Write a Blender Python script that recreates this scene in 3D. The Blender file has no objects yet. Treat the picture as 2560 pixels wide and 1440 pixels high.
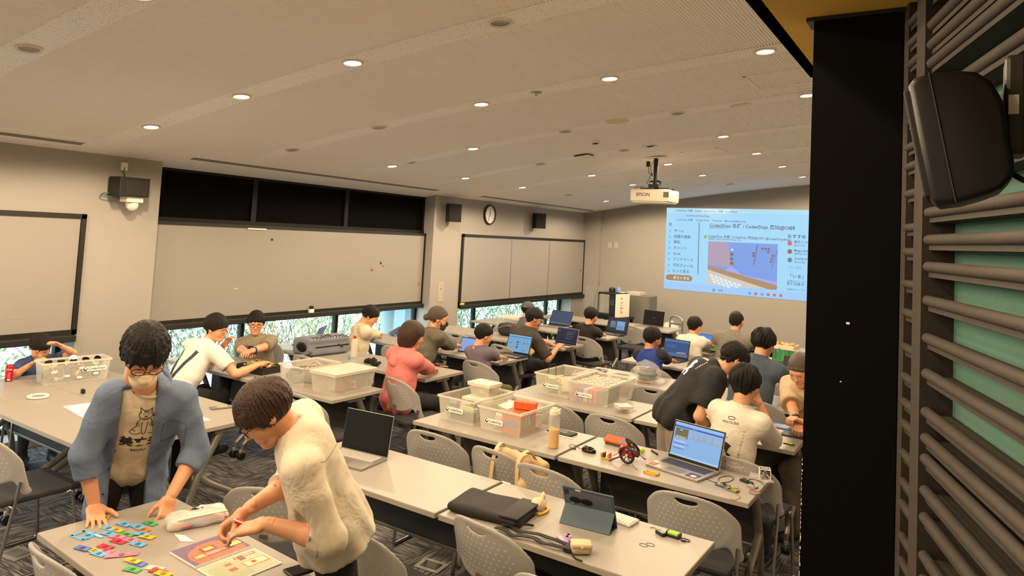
import bpy, bmesh, math, random
import numpy as np
from mathutils import Vector, Matrix, Euler
from mathutils.bvhtree import BVHTree

random.seed(7)
np.random.seed(7)
SC = bpy.context.scene
COL = SC.collection
PI = math.pi

# ------------------------------------------------------------------ camera
FPX, CPX, CPY = 1750.0, 1280.0, 480.0
CAM = np.array([0.0, 0.0, 2.12])
YAW, PITCH, ROLL = -0.57591815, 0.061714634, -0.0532897793


def cam_axes():
    f = np.array([math.sin(YAW) * math.cos(PITCH), math.cos(YAW) * math.cos(PITCH), math.sin(PITCH)])
    r = np.array([math.cos(YAW), -math.sin(YAW), 0.0])
    d = np.cross(f, r)
    c, s = math.cos(ROLL), math.sin(ROLL)
    return c * r + s * d, -s * r + c * d, f


RV, DV, FV = cam_axes()
cam_data = bpy.data.cameras.new('camera')
cam_data.sensor_fit = 'HORIZONTAL'
cam_data.sensor_width = 36.0
cam_data.lens = FPX / 2560 * 36.0
cam_data.shift_y = (CPY - 720.0) / 2560.0
cam_data.clip_start = 0.02
cam_data.clip_end = 200
cam_ob = bpy.data.objects.new('camera', cam_data)
COL.objects.link(cam_ob)
m = Matrix.Identity(4)
for i in range(3):
    m[i][0], m[i][1], m[i][2], m[i][3] = RV[i], -DV[i], -FV[i], CAM[i]
cam_ob.matrix_world = m
SC.camera = cam_ob

# ------------------------------------------------------------------ world + exposure
world = bpy.data.worlds.new('daylight')
SC.world = world
world.use_nodes = True
bg = world.node_tree.nodes['Background']
bg.inputs[0].default_value = (0.55, 0.84, 1.0, 1)
bg.inputs[1].default_value = 6.0
SC.view_settings.view_transform = 'Standard'
SC.view_settings.look = 'None'
SC.view_settings.gamma = 1.0
SC.view_settings.use_curve_mapping = False
SC.view_settings.exposure = 0.0
LAMP_POWER = 70.0
LAMP_COLOR = (1.0, 0.76, 0.49)
try:
    SC.cycles.use_denoising = True
    SC.cycles.max_bounces = 12
    SC.cycles.diffuse_bounces = 9
    SC.cycles.transparent_max_bounces = 16
    SC.cycles.sample_clamp_indirect = 10
except Exception:
    pass


# ------------------------------------------------------------------ pixel helpers (photo pixels -> directions)
def ray(px, py):
    return RV * ((px - CPX) / FPX) + DV * ((py - CPY) / FPX) + FV


def atz(px, py, z):
    d = ray(px, py)
    return CAM + d * ((z - CAM[2]) / d[2])


def atx(px, py, x):
    d = ray(px, py)
    return CAM + d * ((x - CAM[0]) / d[0])


def aty(px, py, y):
    d = ray(px, py)
    return CAM + d * ((y - CAM[1]) / d[1])


TZ = 0.72                                       # table top height


def onT(px, py, z=TZ):
    p = atz(px, py, z)
    return Vector((p[0], p[1], z))


def dirT(a, b, z=TZ):
    pa, pb = onT(*a, z), onT(*b, z)
    return math.atan2(pb.y - pa.y, pb.x - pa.x)


# ------------------------------------------------------------------ materials
def lin(c):
    if isinstance(c, str):
        c = c.lstrip('#')
        c = [int(c[i:i + 2], 16) / 255 for i in (0, 2, 4)]
        return tuple(x / 12.92 if x <= 0.04045 else ((x + 0.055) / 1.055) ** 2.4 for x in c)
    return tuple(c[:3])


MATS = {}


def mat(name, color=(0.8, 0.8, 0.8), rough=0.6, metal=0.0, var=0.06, vscale=8.0, bump=0.0, bscale=60.0,
        emit=None, estr=1.0, alpha=1.0, spec=0.5, sheen=0.0, stretch=None, sss=0.0, wrinkle=0.0):
    if name in MATS:
        return MATS[name]
    c = lin(color)
    M = bpy.data.materials.new(name)
    M.use_nodes = True
    nt = M.node_tree
    N, L = nt.nodes, nt.links
    b = N['Principled BSDF']
    b.inputs['Roughness'].default_value = rough
    b.inputs['Metallic'].default_value = metal
    b.inputs['Specular IOR Level'].default_value = spec
    if sheen:
        b.inputs['Sheen Weight'].default_value = sheen
    if sss:
        b.inputs['Subsurface Weight'].default_value = sss
        b.inputs['Subsurface Radius'].default_value = (0.012, 0.005, 0.003)
    tc = N.new('ShaderNodeTexCoord')
    mp = N.new('ShaderNodeMapping')
    if stretch:
        mp.inputs['Scale'].default_value = stretch
    L.new(tc.outputs['Object'], mp.inputs['Vector'])
    if var > 0:
        nz = N.new('ShaderNodeTexNoise')
        nz.inputs['Scale'].default_value = vscale
        nz.inputs['Detail'].default_value = 4
        L.new(mp.outputs[0], nz.inputs['Vector'])
        mx = N.new('ShaderNodeMix')
        mx.data_type = 'RGBA'
        lo = tuple(max(0, x * (1 - var)) for x in c)
        hi = tuple(min(1, x * (1 + var)) for x in c)
        mx.inputs[6].default_value = (*lo, 1)
        mx.inputs[7].default_value = (*hi, 1)
        L.new(nz.outputs[0], mx.inputs[0])
        L.new(mx.outputs[2], b.inputs['Base Color'])
    else:
        b.inputs['Base Color'].default_value = (*c, 1)
    if bump > 0:
        nb = N.new('ShaderNodeTexNoise')
        nb.inputs['Scale'].default_value = bscale
        nb.inputs['Detail'].default_value = 3
        L.new(mp.outputs[0], nb.inputs['Vector'])
        bm_ = N.new('ShaderNodeBump')
        bm_.inputs['Strength'].default_value = bump
        bm_.inputs['Distance'].default_value = 0.01
        L.new(nb.outputs[0], bm_.inputs['Height'])
        L.new(bm_.outputs[0], b.inputs['Normal'])
        if wrinkle > 0:
            n2 = N.new('ShaderNodeTexNoise')
            n2.inputs['Scale'].default_value = 5.5
            n2.inputs['Detail'].default_value = 3
            n2.inputs['Distortion'].default_value = 1.6
            L.new(mp.outputs[0], n2.inputs['Vector'])
            b2 = N.new('ShaderNodeBump')
            b2.inputs['Strength'].default_value = wrinkle
            b2.inputs['Distance'].default_value = 0.035
            L.new(n2.outputs[0], b2.inputs['Height'])
            L.new(b2.outputs[0], bm_.inputs['Normal'])
    if emit is not None:
        b.inputs['Emission Color'].default_value = (*lin(emit), 1)
        b.inputs['Emission Strength'].default_value = estr
    if alpha < 1:
        tr = N.new('ShaderNodeBsdfTransparent')
        ms = N.new('ShaderNodeMixShader')
        ms.inputs[0].default_value = alpha
        out = N['Material Output']
        L.new(tr.outputs[0], ms.inputs[1])
        L.new(b.outputs[0], ms.inputs[2])
        L.new(ms.outputs[0], out.inputs[0])
    MATS[name] = M
    return M


def screen_mat(name, color, strength=0.9):
    return mat(name, (0.01, 0.01, 0.01), rough=0.35, spec=0.15, var=0, emit=color, estr=strength)


# ------------------------------------------------------------------ objects
def prop(o, label=None, cat=None, group=None, kind=None):
    if label:
        o['label'] = label
    if cat:
        o['category'] = cat
    if group:
        o['group'] = group
    if kind:
        o['kind'] = kind
    return o


def thing(name, label, cat, loc=(0, 0, 0), rz=0.0, group=None):
    o = bpy.data.objects.new(name, None)
    o.empty_display_size = 0.1
    COL.objects.link(o)
    o.location = loc
    o.rotation_euler = (0, 0, rz)
    return prop(o, label, cat, group)


def obj(name, me, m, parent=None, label=None, smooth=False, kind=None):
    if isinstance(m, (list, tuple)):
        for x in m:
            me.materials.append(x)
    elif m is not None:
        me.materials.append(m)
    if smooth:
        me.polygons.foreach_set('use_smooth', [True] * len(me.polygons))
    o = bpy.data.objects.new(name, me)
    COL.objects.link(o)
    if parent:
        o.parent = parent
    return prop(o, label, kind=kind)


def copy_tree(o, parent=None):
    c = o.copy()
    COL.objects.link(c)
    c.parent = parent
    for ch in list(o.children):
        copy_tree(ch, c)
    return c


def np_mesh(name, V, F):
    """V (n,3) array, F (m,4) or (m,3) array"""
    V = np.asarray(V, np.float32)
    F = np.asarray(F, np.int32)
    me = bpy.data.meshes.new(name)
    k = F.shape[1]
    me.vertices.add(len(V))
    me.vertices.foreach_set('co', V.ravel())
    me.loops.add(F.size)
    me.loops.foreach_set('vertex_index', F.ravel())
    me.polygons.add(len(F))
    me.polygons.foreach_set('loop_start', np.arange(0, F.size, k, dtype=np.int32))
    me.polygons.foreach_set('loop_total', np.full(len(F), k, np.int32))
    me.update(calc_edges=True)
    return me


def basis_from(z, x=None):
    z = Vector(z).normalized()
    if x is None or abs(Vector(x).normalized().dot(z)) > 0.99:
        x = Vector((1, 0, 0)) if abs(z.x) < 0.9 else Vector((0, 1, 0))
    x = (Vector(x) - z * Vector(x).dot(z)).normalized()
    return x, z.cross(x), z


class MB:
    """collects simple shapes in one mesh"""

    def __init__(self):
        self.v, self.f = [], []

    def add(self, vs, fs, M=None):
        n = len(self.v)
        for p in vs:
            p = Vector(p)
            self.v.append(tuple(M @ p if M is not None else p))
        self.f += [tuple(i + n for i in q) for q in fs]
        return self

    def box(self, x0, x1, y0, y1, z0, z1, M=None, ch=0.0):
        if ch > 0:
            bm = bmesh.new()
            bmesh.ops.create_cube(bm, size=1)
            for v in bm.verts:
                v.co = Vector(((x0 + x1) / 2 + v.co.x * (x1 - x0), (y0 + y1) / 2 + v.co.y * (y1 - y0), (z0 + z1) / 2 + v.co.z * (z1 - z0)))
            bmesh.ops.bevel(bm, geom=list(bm.edges), offset=ch, segments=2, affect='EDGES', profile=0.5)
            bm.verts.index_update()
            self.add([v.co.copy() for v in bm.verts], [[v.index for v in f.verts] for f in bm.faces], M)
            bm.free()
            return self
        vs = [(x0, y0, z0), (x1, y0, z0), (x1, y1, z0), (x0, y1, z0), (x0, y0, z1), (x1, y0, z1), (x1, y1, z1), (x0, y1, z1)]
        return self.add(vs, [(3, 2, 1, 0), (4, 5, 6, 7), (0, 1, 5, 4), (1, 2, 6, 5), (2, 3, 7, 6), (3, 0, 4, 7)], M)

    def tube(self, pts, r, n=8, M=None, caps=True, closed=False):
        pts = [Vector(p) for p in pts]
        k = len(pts)
        rs = r if isinstance(r, (list, tuple)) else [r] * k
        vs, fs = [], []
        px = None
        for i, p in enumerate(pts):
            if closed:
                t = pts[(i + 1) % k] - pts[i - 1]
            else:
                t = pts[min(i + 1, k - 1)] - pts[max(i - 1, 0)]
            if t.length < 1e-9:
                t = Vector((0, 0, 1))
            x, y, _ = basis_from(t, px)
            px = x
            for j in range(n):
                a = 2 * PI * j / n
                vs.append(p + (x * math.cos(a) + y * math.sin(a)) * rs[i])
        for i in range(k if closed else k - 1):
            for j in range(n):
                a, b = i * n + j, i * n + (j + 1) % n
                c, d = ((i + 1) % k) * n + (j + 1) % n, ((i + 1) % k) * n + j
                fs.append((a, b, c, d))
        if caps and not closed:
            fs.append(tuple(range(n - 1, -1, -1)))
            fs.append(tuple((k - 1) * n + j for j in range(n)))
        return self.add(vs, fs, M)

    def cyl(self, c, r, h, n=20, M=None, r2=None, axis=(0, 0, 1)):
        c = Vector(c)
        return self.tube([c, c + Vector(axis).normalized() * h], [r, r if r2 is None else r2], n, M)

    def lathe(self, prof, n=24, M=None, c=(0, 0, 0), caps=True):
        c = Vector(c)
        vs, fs = [], []
        for (r, z) in prof:
            for j in range(n):
                a = 2 * PI * j / n
                vs.append(c + Vector((r * math.cos(a), r * math.sin(a), z)))
        for i in range(len(prof) - 1):
            for j in range(n):
                fs.append((i * n + j, i * n + (j + 1) % n, (i + 1) * n + (j + 1) % n, (i + 1) * n + j))
        if prof[0][0] > 1e-6 and caps:
            fs.append(tuple(range(n - 1, -1, -1)))
        if prof[-1][0] > 1e-6 and caps:
            fs.append(tuple((len(prof) - 1) * n + j for j in range(n)))
        return self.add(vs, fs, M)

    def prism(self, pts, z0, z1, M=None):
        n = len(pts)
        vs = [(x, y, z0) for x, y in pts] + [(x, y, z1) for x, y in pts]
        fs = [tuple(range(n - 1, -1, -1)), tuple(range(n, 2 * n))]
        fs += [(i, (i + 1) % n, n + (i + 1) % n, n + i) for i in range(n)]
        return self.add(vs, fs, M)

    def quad(self, a, b, c, d, M=None):
        return self.add([a, b, c, d], [(0, 1, 2, 3)], M)

    def mesh(self, name):
        me = bpy.data.meshes.new(name)
        me.from_pydata(self.v, [], self.f)
        me.update()
        return me

    def build(self, name, m, parent=None, label=None, smooth=False, kind=None, auto=None):
        o = obj(name, self.mesh(name), m, parent, label, smooth, kind)
        if auto:
            try:
                o.data.set_sharp_from_angle(angle=auto)
                o.data.polygons.foreach_set('use_smooth', [True] * len(o.data.polygons))
            except Exception:
                pass
        return o


def arc(c, r, a0, a1, n, z=0.0):
    return [Vector((c[0] + r * math.cos(a0 + (a1 - a0) * i / n), c[1] + r * math.sin(a0 + (a1 - a0) * i / n), z)) for i in range(n + 1)]


def bez(p, n=12):
    p = [Vector(x) for x in p]
    out = []
    for i in range(n + 1):
        t = i / n
        q = list(p)
        while len(q) > 1:
            q = [q[j].lerp(q[j + 1], t) for j in range(len(q) - 1)]
        out.append(q[0])
    return out


def smooth_path(pts, n=6):
    """Catmull-Rom through the points"""
    P = [Vector(p) for p in pts]
    P = [2 * P[0] - P[1]] + P + [2 * P[-1] - P[-2]]
    out = []
    for i in range(1, len(P) - 2):
        for k in range(n):
            t = k / n
            a, b, c, d = P[i - 1], P[i], P[i + 1], P[i + 2]
            out.append(0.5 * ((2 * b) + (c - a) * t + (2 * a - 5 * b + 4 * c - d) * t * t + (3 * b - a - 3 * c + d) * t ** 3))
    out.append(P[-2])
    return out


# ------------------------------------------------------------------ lettering (flat print)
def text_mesh(s, size, align='CENTER', bold=0.0):
    cu = bpy.data.curves.new('print', 'FONT')
    cu.body = s
    cu.size = size
    cu.align_x = align
    cu.align_y = 'CENTER'
    cu.resolution_u = 2
    cu.offset = bold * size
    o = bpy.data.objects.new('print', cu)
    COL.objects.link(o)
    dg = bpy.context.evaluated_depsgraph_get()
    me = bpy.data.meshes.new_from_object(o.evaluated_get(dg), depsgraph=dg)
    bpy.data.objects.remove(o)
    bpy.data.curves.remove(cu)
    me.materials.clear()
    return me


def text(s, size, M, m, parent, name='lettering', align='CENTER', bold=0.0, sx=1.0):
    """M: 4x4 placing the x/y text plane in the parent's space"""
    me = text_mesh(s, size, align, bold)
    me.transform(M @ Matrix.Diagonal((sx, 1, 1, 1)))
    return obj(name, me, m, parent)


def frame(origin, xdir, ydir):
    x = Vector(xdir).normalized()
    z = x.cross(Vector(ydir)).normalized()
    y = z.cross(x)
    M_ = Matrix.Identity(4)
    for i in range(3):
        M_[i][0], M_[i][1], M_[i][2], M_[i][3] = x[i], y[i], z[i], origin[i]
    return M_


# ------------------------------------------------------------------ signed-distance modelling
class SDF:
    """smooth union of round cones and ellipsoids, meshed with surface nets"""

    def __init__(self, lo, hi, h):
        self.h = h
        self.lo = np.array(lo, np.float32)
        self.n = np.maximum(4, np.ceil((np.array(hi) - np.array(lo)) / h).astype(int) + 1)
        self.D = np.full(self.n, 1.0, np.float32)

    def _sub(self, lo, hi):
        a = np.clip(np.floor((np.array(lo) - self.lo) / self.h).astype(int), 0, self.n)
        b = np.clip(np.ceil((np.array(hi) - self.lo) / self.h).astype(int) + 1, 0, self.n)
        if np.any(b <= a):
            return None
        g = [self.lo[i] + self.h * np.arange(a[i], b[i], dtype=np.float32) for i in range(3)]
        X, Y, Z = np.meshgrid(*g, indexing='ij')
        return tuple(slice(a[i], b[i]) for i in range(3)), X, Y, Z

    def _merge(self, sl, d, k, mode):
        o = self.D[sl]
        if mode == 'sub':
            self.D[sl] = np.maximum(o, -d) if k <= 0 else -smin(-o, d, k)
        elif k > 0:
            self.D[sl] = smin(o, d, k)
        else:
            self.D[sl] = np.minimum(o, d)

    def cone(self, a, b, ra, rb, k=0.02, flat=None, mode='add'):
        """flat=(axis, factor): thinner along axis by factor"""
        a, b = np.array(a, np.float32), np.array(b, np.float32)
        R = max(ra, rb) * (1.0 if flat is None else 1.0) + 0.07
        s = self._sub(np.minimum(a, b) - R, np.maximum(a, b) + R)
        if s is None:
            return self
        sl, X, Y, Z = s
        px, py, pz = X - a[0], Y - a[1], Z - a[2]
        ba = b - a
        sc = 1.0
        if flat is not None:
            ax = np.array(flat[0], np.float32)
            ax = ax / np.linalg.norm(ax)
            q = (px * ax[0] + py * ax[1] + pz * ax[2]) * (flat[1] - 1)
            px, py, pz = px + q * ax[0], py + q * ax[1], pz + q * ax[2]
            ba = ba + ax * (ba @ ax) * (flat[1] - 1)
            sc = 0.5 + 0.5 / flat[1]
        l2 = float(ba @ ba) + 1e-12
        t = np.clip((px * ba[0] + py * ba[1] + pz * ba[2]) / l2, 0, 1)
        d = np.sqrt((px - t * ba[0]) ** 2 + (py - t * ba[1]) ** 2 + (pz - t * ba[2]) ** 2) - (ra + (rb - ra) * t)
        self._merge(sl, d * sc, k, mode)
        return self

    def ell(self, c, rad, R=None, k=0.02, mode='add'):
        c = np.array(c, np.float32)
        rad = np.array(rad, np.float32)
        m_ = float(rad.max()) + 0.07
        s = self._sub(c - m_, c + m_)
        if s is None:
            return self
        sl, X, Y, Z = s
        p = np.stack([X - c[0], Y - c[1], Z - c[2]], -1)
        if R is not None:
            p = p @ np.array(R, np.float32)          # columns of R = local axes
        q = p / rad
        l0 = np.sqrt((q * q).sum(-1)) + 1e-9
        l1 = np.sqrt(((q / rad) ** 2).sum(-1)) + 1e-9
        d = l0 * (l0 - 1) / l1
        self._merge(sl, d.astype(np.float32), k, mode)
        return self

    def box(self, c, half, R=None, r=0.005, k=0.0, mode='add'):
        c = np.array(c, np.float32)
        half = np.array(half, np.float32)
        m_ = float(np.linalg.norm(half)) + 0.05
        s = self._sub(c - m_, c + m_)
        if s is None:
            return self
        sl, X, Y, Z = s
        p = np.stack([X - c[0], Y - c[1], Z - c[2]], -1)
        if R is not None:
            p = p @ np.array(R, np.float32)
        q = np.abs(p) - (half - r)
        d = np.sqrt((np.maximum(q, 0) ** 2).sum(-1)) + np.minimum(q.max(-1), 0) - r
        self._merge(sl, d.astype(np.float32), k, mode)
        return self

    def grid(self):
        g = [self.lo[i] + self.h * np.arange(self.n[i], dtype=np.float32) for i in range(3)]
        return np.meshgrid(*g, indexing='ij')

    def cut(self, fn, k=0.0):
        """keep the region where fn(X,Y,Z) < 0"""
        X, Y, Z = self.grid()
        d = fn(X, Y, Z).astype(np.float32)
        self.D = np.maximum(self.D, d) if k <= 0 else -smin(-self.D, -d, k)
        return self

    def disp(self, fn):
        X, Y, Z = self.grid()
        near = np.abs(self.D) < 0.06
        self.D[near] += fn(X[near], Y[near], Z[near]).astype(np.float32)
        return self

    def mesh(self, name, relax=1):
        D = self.D
        D[0], D[-1], D[:, 0], D[:, -1], D[:, :, 0], D[:, :, -1] = [np.maximum(x, 1e-3) for x in (D[0], D[-1], D[:, 0], D[:, -1], D[:, :, 0], D[:, :, -1])]
        V, F = surface_nets(D, self.lo, self.h)
        if len(F) == 0:
            return bpy.data.meshes.new(name)
        for _ in range(relax):
            V = laplace(V, F, 0.5)
        return np_mesh(name, V, F)


def smin(a, b, k):
    h = np.maximum(k - np.abs(a - b), 0) / k
    return np.minimum(a, b) - h * h * k * 0.25


def surface_nets(D, lo, h):
    S = D < 0
    c = S[:-1, :-1, :-1].astype(np.int8)
    tot = np.zeros(np.array(D.shape) - 1, np.int8)
    for dx in (0, 1):
        for dy in (0, 1):
            for dz in (0, 1):
                tot += S[dx:D.shape[0] - 1 + dx, dy:D.shape[1] - 1 + dy, dz:D.shape[2] - 1 + dz]
    act = (tot > 0) & (tot < 8)
    I = np.argwhere(act)
    if len(I) == 0:
        return np.zeros((0, 3)), np.zeros((0, 4), int)
    idx = np.full(act.shape, -1, np.int32)
    idx[act] = np.arange(len(I))
    cs = [(x, y, z) for x in (0, 1) for y in (0, 1) for z in (0, 1)]
    vals = {o: D[I[:, 0] + o[0], I[:, 1] + o[1], I[:, 2] + o[2]] for o in cs}
    acc = np.zeros((len(I), 3), np.float32)
    cnt = np.zeros(len(I), np.float32)
    for a in cs:
        for ax in range(3):
            if a[ax] == 0:
                b = list(a)
                b[ax] = 1
                va, vb = vals[a], vals[tuple(b)]
                cr = (va < 0) != (vb < 0)
                t = np.where(cr, va / np.where(cr, va - vb, 1), 0)
                for k in range(3):
                    acc[:, k] += np.where(cr, a[k] + (t if k == ax else 0), 0)
                cnt += cr
    V = np.asarray(lo) + h * (I + acc / cnt[:, None])
    Fs = []
    nx, ny, nz = D.shape
    for ax in range(3):
        u, v = (ax + 1) % 3, (ax + 2) % 3
        sl0 = [slice(1, -1)] * 3
        sl1 = [slice(1, -1)] * 3
        sl0[ax] = slice(0, -1)
        sl1[ax] = slice(1, None)
        s0, s1 = S[tuple(sl0)], S[tuple(sl1)]
        for flip, msk in ((False, s0 & ~s1), (True, ~s0 & s1)):
            E = np.argwhere(msk)
            if len(E) == 0:
                continue
            off = np.ones(3, int)
            off[ax] = 0
            E = E + off
            q = []
            for du, dv in ((1, 1), (0, 1), (0, 0), (1, 0)):
                J = E.copy()
                J[:, u] -= du
                J[:, v] -= dv
                q.append(idx[J[:, 0], J[:, 1], J[:, 2]])
            q = np.stack(q, 1)
            Fs.append(q[:, ::-1] if flip else q)
    F = np.concatenate(Fs)
    return V, F[(F >= 0).all(1)]


def laplace(V, F, w):
    acc = np.zeros_like(V)
    cnt = np.zeros(len(V), np.float32)
    for i in range(4):
        a, b = F[:, i], F[:, (i + 1) % 4]
        np.add.at(acc, a, V[b])
        np.add.at(acc, b, V[a])
        np.add.at(cnt, a, 1)
        np.add.at(cnt, b, 1)
    m_ = cnt > 0
    V = V.copy()
    V[m_] = V[m_] * (1 - w) + w * acc[m_] / cnt[m_, None]
    return V
# ================================================================== SETTING
XL, YF, YB = -7.0, 13.9, -2.6
XR = 0.9
REC = -7.28                                     # plane of the window glass


def zc(x):
    return 2.69 + 0.19 * (x + 7) - 0.01 * (x + 7) ** 2


def hit_ceiling(px, py):
    d = ray(px, py)
    t0 = 0.3
    for i in range(4000):
        t = 0.3 + i * 0.005
        p = CAM + d * t
        if p[2] >= zc(p[0]):
            return Vector((p[0], p[1], zc(p[0])))
    return Vector(CAM + d * 8)


M_WALL = mat('wall_paint', '#98948e', rough=0.75, var=0.02, bump=0.05, bscale=220)
M_DARK = mat('dark_window_metal', '#0c0b0a', rough=0.55, var=0.05, spec=0.25)
M_BLACKFILM = mat('black_roller_blind', '#060504', rough=0.85, var=0.1, spec=0.08)
M_CEIL = mat('ceiling_board', '#f6f2ec', rough=0.9, var=0.03, bump=0.08, bscale=300)
M_TRIM = mat('white_trim', '#e8e4dc', rough=0.5, var=0.02)
M_METAL = mat('brushed_metal', '#b9b6ae', rough=0.3, metal=0.9, var=0.05)
M_CHROME = mat('chrome_tube', '#cfccc6', rough=0.18, metal=1.0, var=0.03)
M_BLACK = mat('black_plastic', '#121110', rough=0.45, var=0.08)
M_BLKPANEL = mat('black_painted_board', '#050403', rough=0.9, var=0.2, vscale=3, spec=0.1)
M_YEL = mat('ochre_soffit_paint', '#eebc48', rough=0.75, var=0.03)
M_TEAL = mat('teal_felt', '#4f7568', rough=0.95, var=0.08, vscale=30, bump=0.2, bscale=300)
M_RIB = mat('dusty_dark_slat', '#332b24', rough=0.8, var=0.35, vscale=40, bump=0.1, bscale=200)
M_WB = mat('whiteboard_enamel', '#918d88', rough=0.28, var=0.02)


def flecked():
    M = bpy.data.materials.new('flecked_ceiling_strip')
    M.use_nodes = True
    N, L = M.node_tree.nodes, M.node_tree.links
    b = N['Principled BSDF']
    b.inputs['Roughness'].default_value = 0.9
    tc = N.new('ShaderNodeTexCoord')
    nz = N.new('ShaderNodeTexNoise')
    nz.inputs['Scale'].default_value = 130
    nz.inputs['Detail'].default_value = 2
    rp = N.new('ShaderNodeValToRGB')
    rp.color_ramp.elements[0].position = 0.33
    rp.color_ramp.elements[0].color = (0.36, 0.32, 0.27, 1)
    rp.color_ramp.elements[1].position = 0.40
    rp.color_ramp.elements[1].color = (*lin('#f3efe8'), 1)
    L.new(tc.outputs['Object'], nz.inputs['Vector'])
    L.new(nz.outputs[0], rp.inputs[0])
    L.new(rp.outputs[0], b.inputs['Base Color'])
    return M


M_FLECK = flecked()


def carpet():
    M = bpy.data.materials.new('carpet_tiles')
    M.use_nodes = True
    N, L = M.node_tree.nodes, M.node_tree.links
    b = N['Principled BSDF']
    b.inputs['Roughness'].default_value = 0.95
    b.inputs['Specular IOR Level'].default_value = 0.15
    tc = N.new('ShaderNodeTexCoord')
    outs = []
    for sc in ((6, 110, 1), (110, 6, 1)):
        mp = N.new('ShaderNodeMapping')
        mp.inputs['Scale'].default_value = sc
        nz = N.new('ShaderNodeTexNoise')
        nz.inputs['Scale'].default_value = 1.0
        nz.inputs['Detail'].default_value = 3
        L.new(tc.outputs['Object'], mp.inputs[0])
        L.new(mp.outputs[0], nz.inputs['Vector'])
        outs.append(nz)
    ck = N.new('ShaderNodeTexChecker')
    ck.inputs['Scale'].default_value = 2.0
    L.new(tc.outputs['Object'], ck.inputs['Vector'])
    mx = N.new('ShaderNodeMix')
    L.new(ck.outputs['Fac'], mx.inputs[0])
    L.new(outs[0].outputs[0], mx.inputs[2])
    L.new(outs[1].outputs[0], mx.inputs[3])
    rp = N.new('ShaderNodeValToRGB')
    e = rp.color_ramp.elements
    e[0].position, e[0].color = 0.46, (0.055, 0.054, 0.062, 1)
    e[1].position, e[1].color = 0.64, (0.32, 0.30, 0.28, 1)
    L.new(mx.outputs[0], rp.inputs[0])
    L.new(rp.outputs[0], b.inputs['Base Color'])
    bp = N.new('ShaderNodeBump')
    bp.inputs['Strength'].default_value = 0.4
    bp.inputs['Distance'].default_value = 0.004
    L.new(mx.outputs[0], bp.inputs['Height'])
    L.new(bp.outputs[0], b.inputs['Normal'])
    return M


M_CARPET = carpet()

prop(MB().box(XL - 0.3, 4.0, YB - 0.1, YF + 0.1, -0.1, 0.0).build('floor', M_CARPET), 'dark grey striped carpet tile floor', kind='structure')

# ---------------- left (window) wall
Y_W0, Y_P1, Y_P2, Y_P3, Y_P4 = 3.39, 4.10, 8.58, 9.33, 13.30
w = MB()
w.box(XL - 0.34, XL, YB, YF, -0.02, 0.08)
w.box(XL - 0.34, XL, YB, Y_W0, 0.93, 2.72)
w.box(XL - 0.34, XL, Y_W0, Y_P1, 0.08, 2.72)
w.box(XL - 0.34, XL, Y_P2, Y_P3, 0.08, 2.72)
w.box(XL - 0.34, XL, Y_P3, YF, 0.88, 2.72)
w.box(XL - 0.34, XL, Y_P4, YF, 0.08, 0.88)
prop(w.build('wall_left', M_WALL), 'cream window wall with three low window openings', kind='structure')
w = MB()
w.box(XL - 0.3, XR + 0.2, YF, YF + 0.15, 0, 3.6)
w.box(XL, -6.63, YF - 0.12, YF, 0, 3.0)
prop(w.build('wall_far', M_WALL), 'far wall carrying the projected picture', kind='structure')
prop(MB().box(XR, XR + 0.15, 2.4, YF + 0.1, 0, 3.6).build('wall_right', M_WALL), 'wall hidden behind the black pillar', kind='structure')
prop(MB().box(XL - 0.3, 4.0, YB - 0.15, YB, 0, 3.6).build('wall_back', M_WALL), 'wall behind the viewer', kind='structure')
prop(MB().box(3.0, 3.15, YB, 2.4, 0, 3.0).build('wall_side', M_WALL), 'side wall of the entrance', kind='structure')

# windows
M_GLASS = mat('window_glass', '#dff2f5', rough=0.02, var=0, alpha=0.10, spec=0.5)


def window(name, y0, y1, z0, z1, mull, label, dark_above=None):
    f = MB()
    t = 0.05
    f.box(REC - 0.03, REC + 0.03, y0, y1, z0, z0 + t)
    f.box(REC - 0.03, REC + 0.03, y0, y1, z1 - t, z1)
    for y in [y0 + t / 2, y1 - t / 2] + list(mull):
        f.box(REC - 0.035, REC + 0.035, y - t / 2, y + t / 2, z0, z1)
    root = f.build(name, M_DARK)
    prop(root, label, kind='structure')
    ys = [y0] + list(mull) + [y1]
    for a, b in zip(ys, ys[1:]):
        MB().box(REC - 0.004, REC + 0.004, a + t / 2, b - t / 2, z0 + t, z1 - t).build('pane', M_GLASS, root)
    return root


mw1 = [float(atx(628, 480, REC)[1]), float(atx(858, 500, REC)[1])]
mw2 = [float(atx(1182, 790, REC)[1]), float(atx(1364, 765, REC)[1])]
window('window_1', YB + 0.2, Y_W0, 0.08, 0.95, [0.2, 2.0], 'low window under the leftmost whiteboard')
W1 = window('window_2', Y_P1, Y_P2, 0.08, 2.69, mw1, 'tall window behind the big whiteboard')
window('window_3', Y_P3, Y_P4, 0.08, 0.90, mw2, 'low window under the three-panel whiteboard')
ys = [Y_P1] + mw1 + [Y_P2]
for a, b in zip(ys, ys[1:]):
    MB().box(REC + 0.035, REC + 0.05, a + 0.03, b - 0.03, 2.0, 2.68).build('dark_panel', M_BLACKFILM, W1)
f = MB()
f.box(REC - 0.03, REC + 0.075, Y_P1, Y_P2, 2.62, 2.78)
f.box(REC + 0.03, REC + 0.09, Y_P1, Y_P2, 2.05, 2.12)
for y in mw1:
    f.box(REC + 0.03, REC + 0.08, y - 0.035, y + 0.035, 2.05, 2.69)
f.box(REC + 0.03, REC + 0.08, Y_P2 - 0.04, Y_P2, 2.05, 2.69)
f.build('transom_frame', M_DARK, W1)

# ---------------- ceiling: arched, ribbed boards between flecked strips
STRIPS = [-1.17, 0.34, 1.86, 3.32, 4.83, 6.35, 7.85, 9.36, 10.90, 12.46]
XC0, XC1, XE = -6.55, -1.30, 0.05
ceil_root = None


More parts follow.
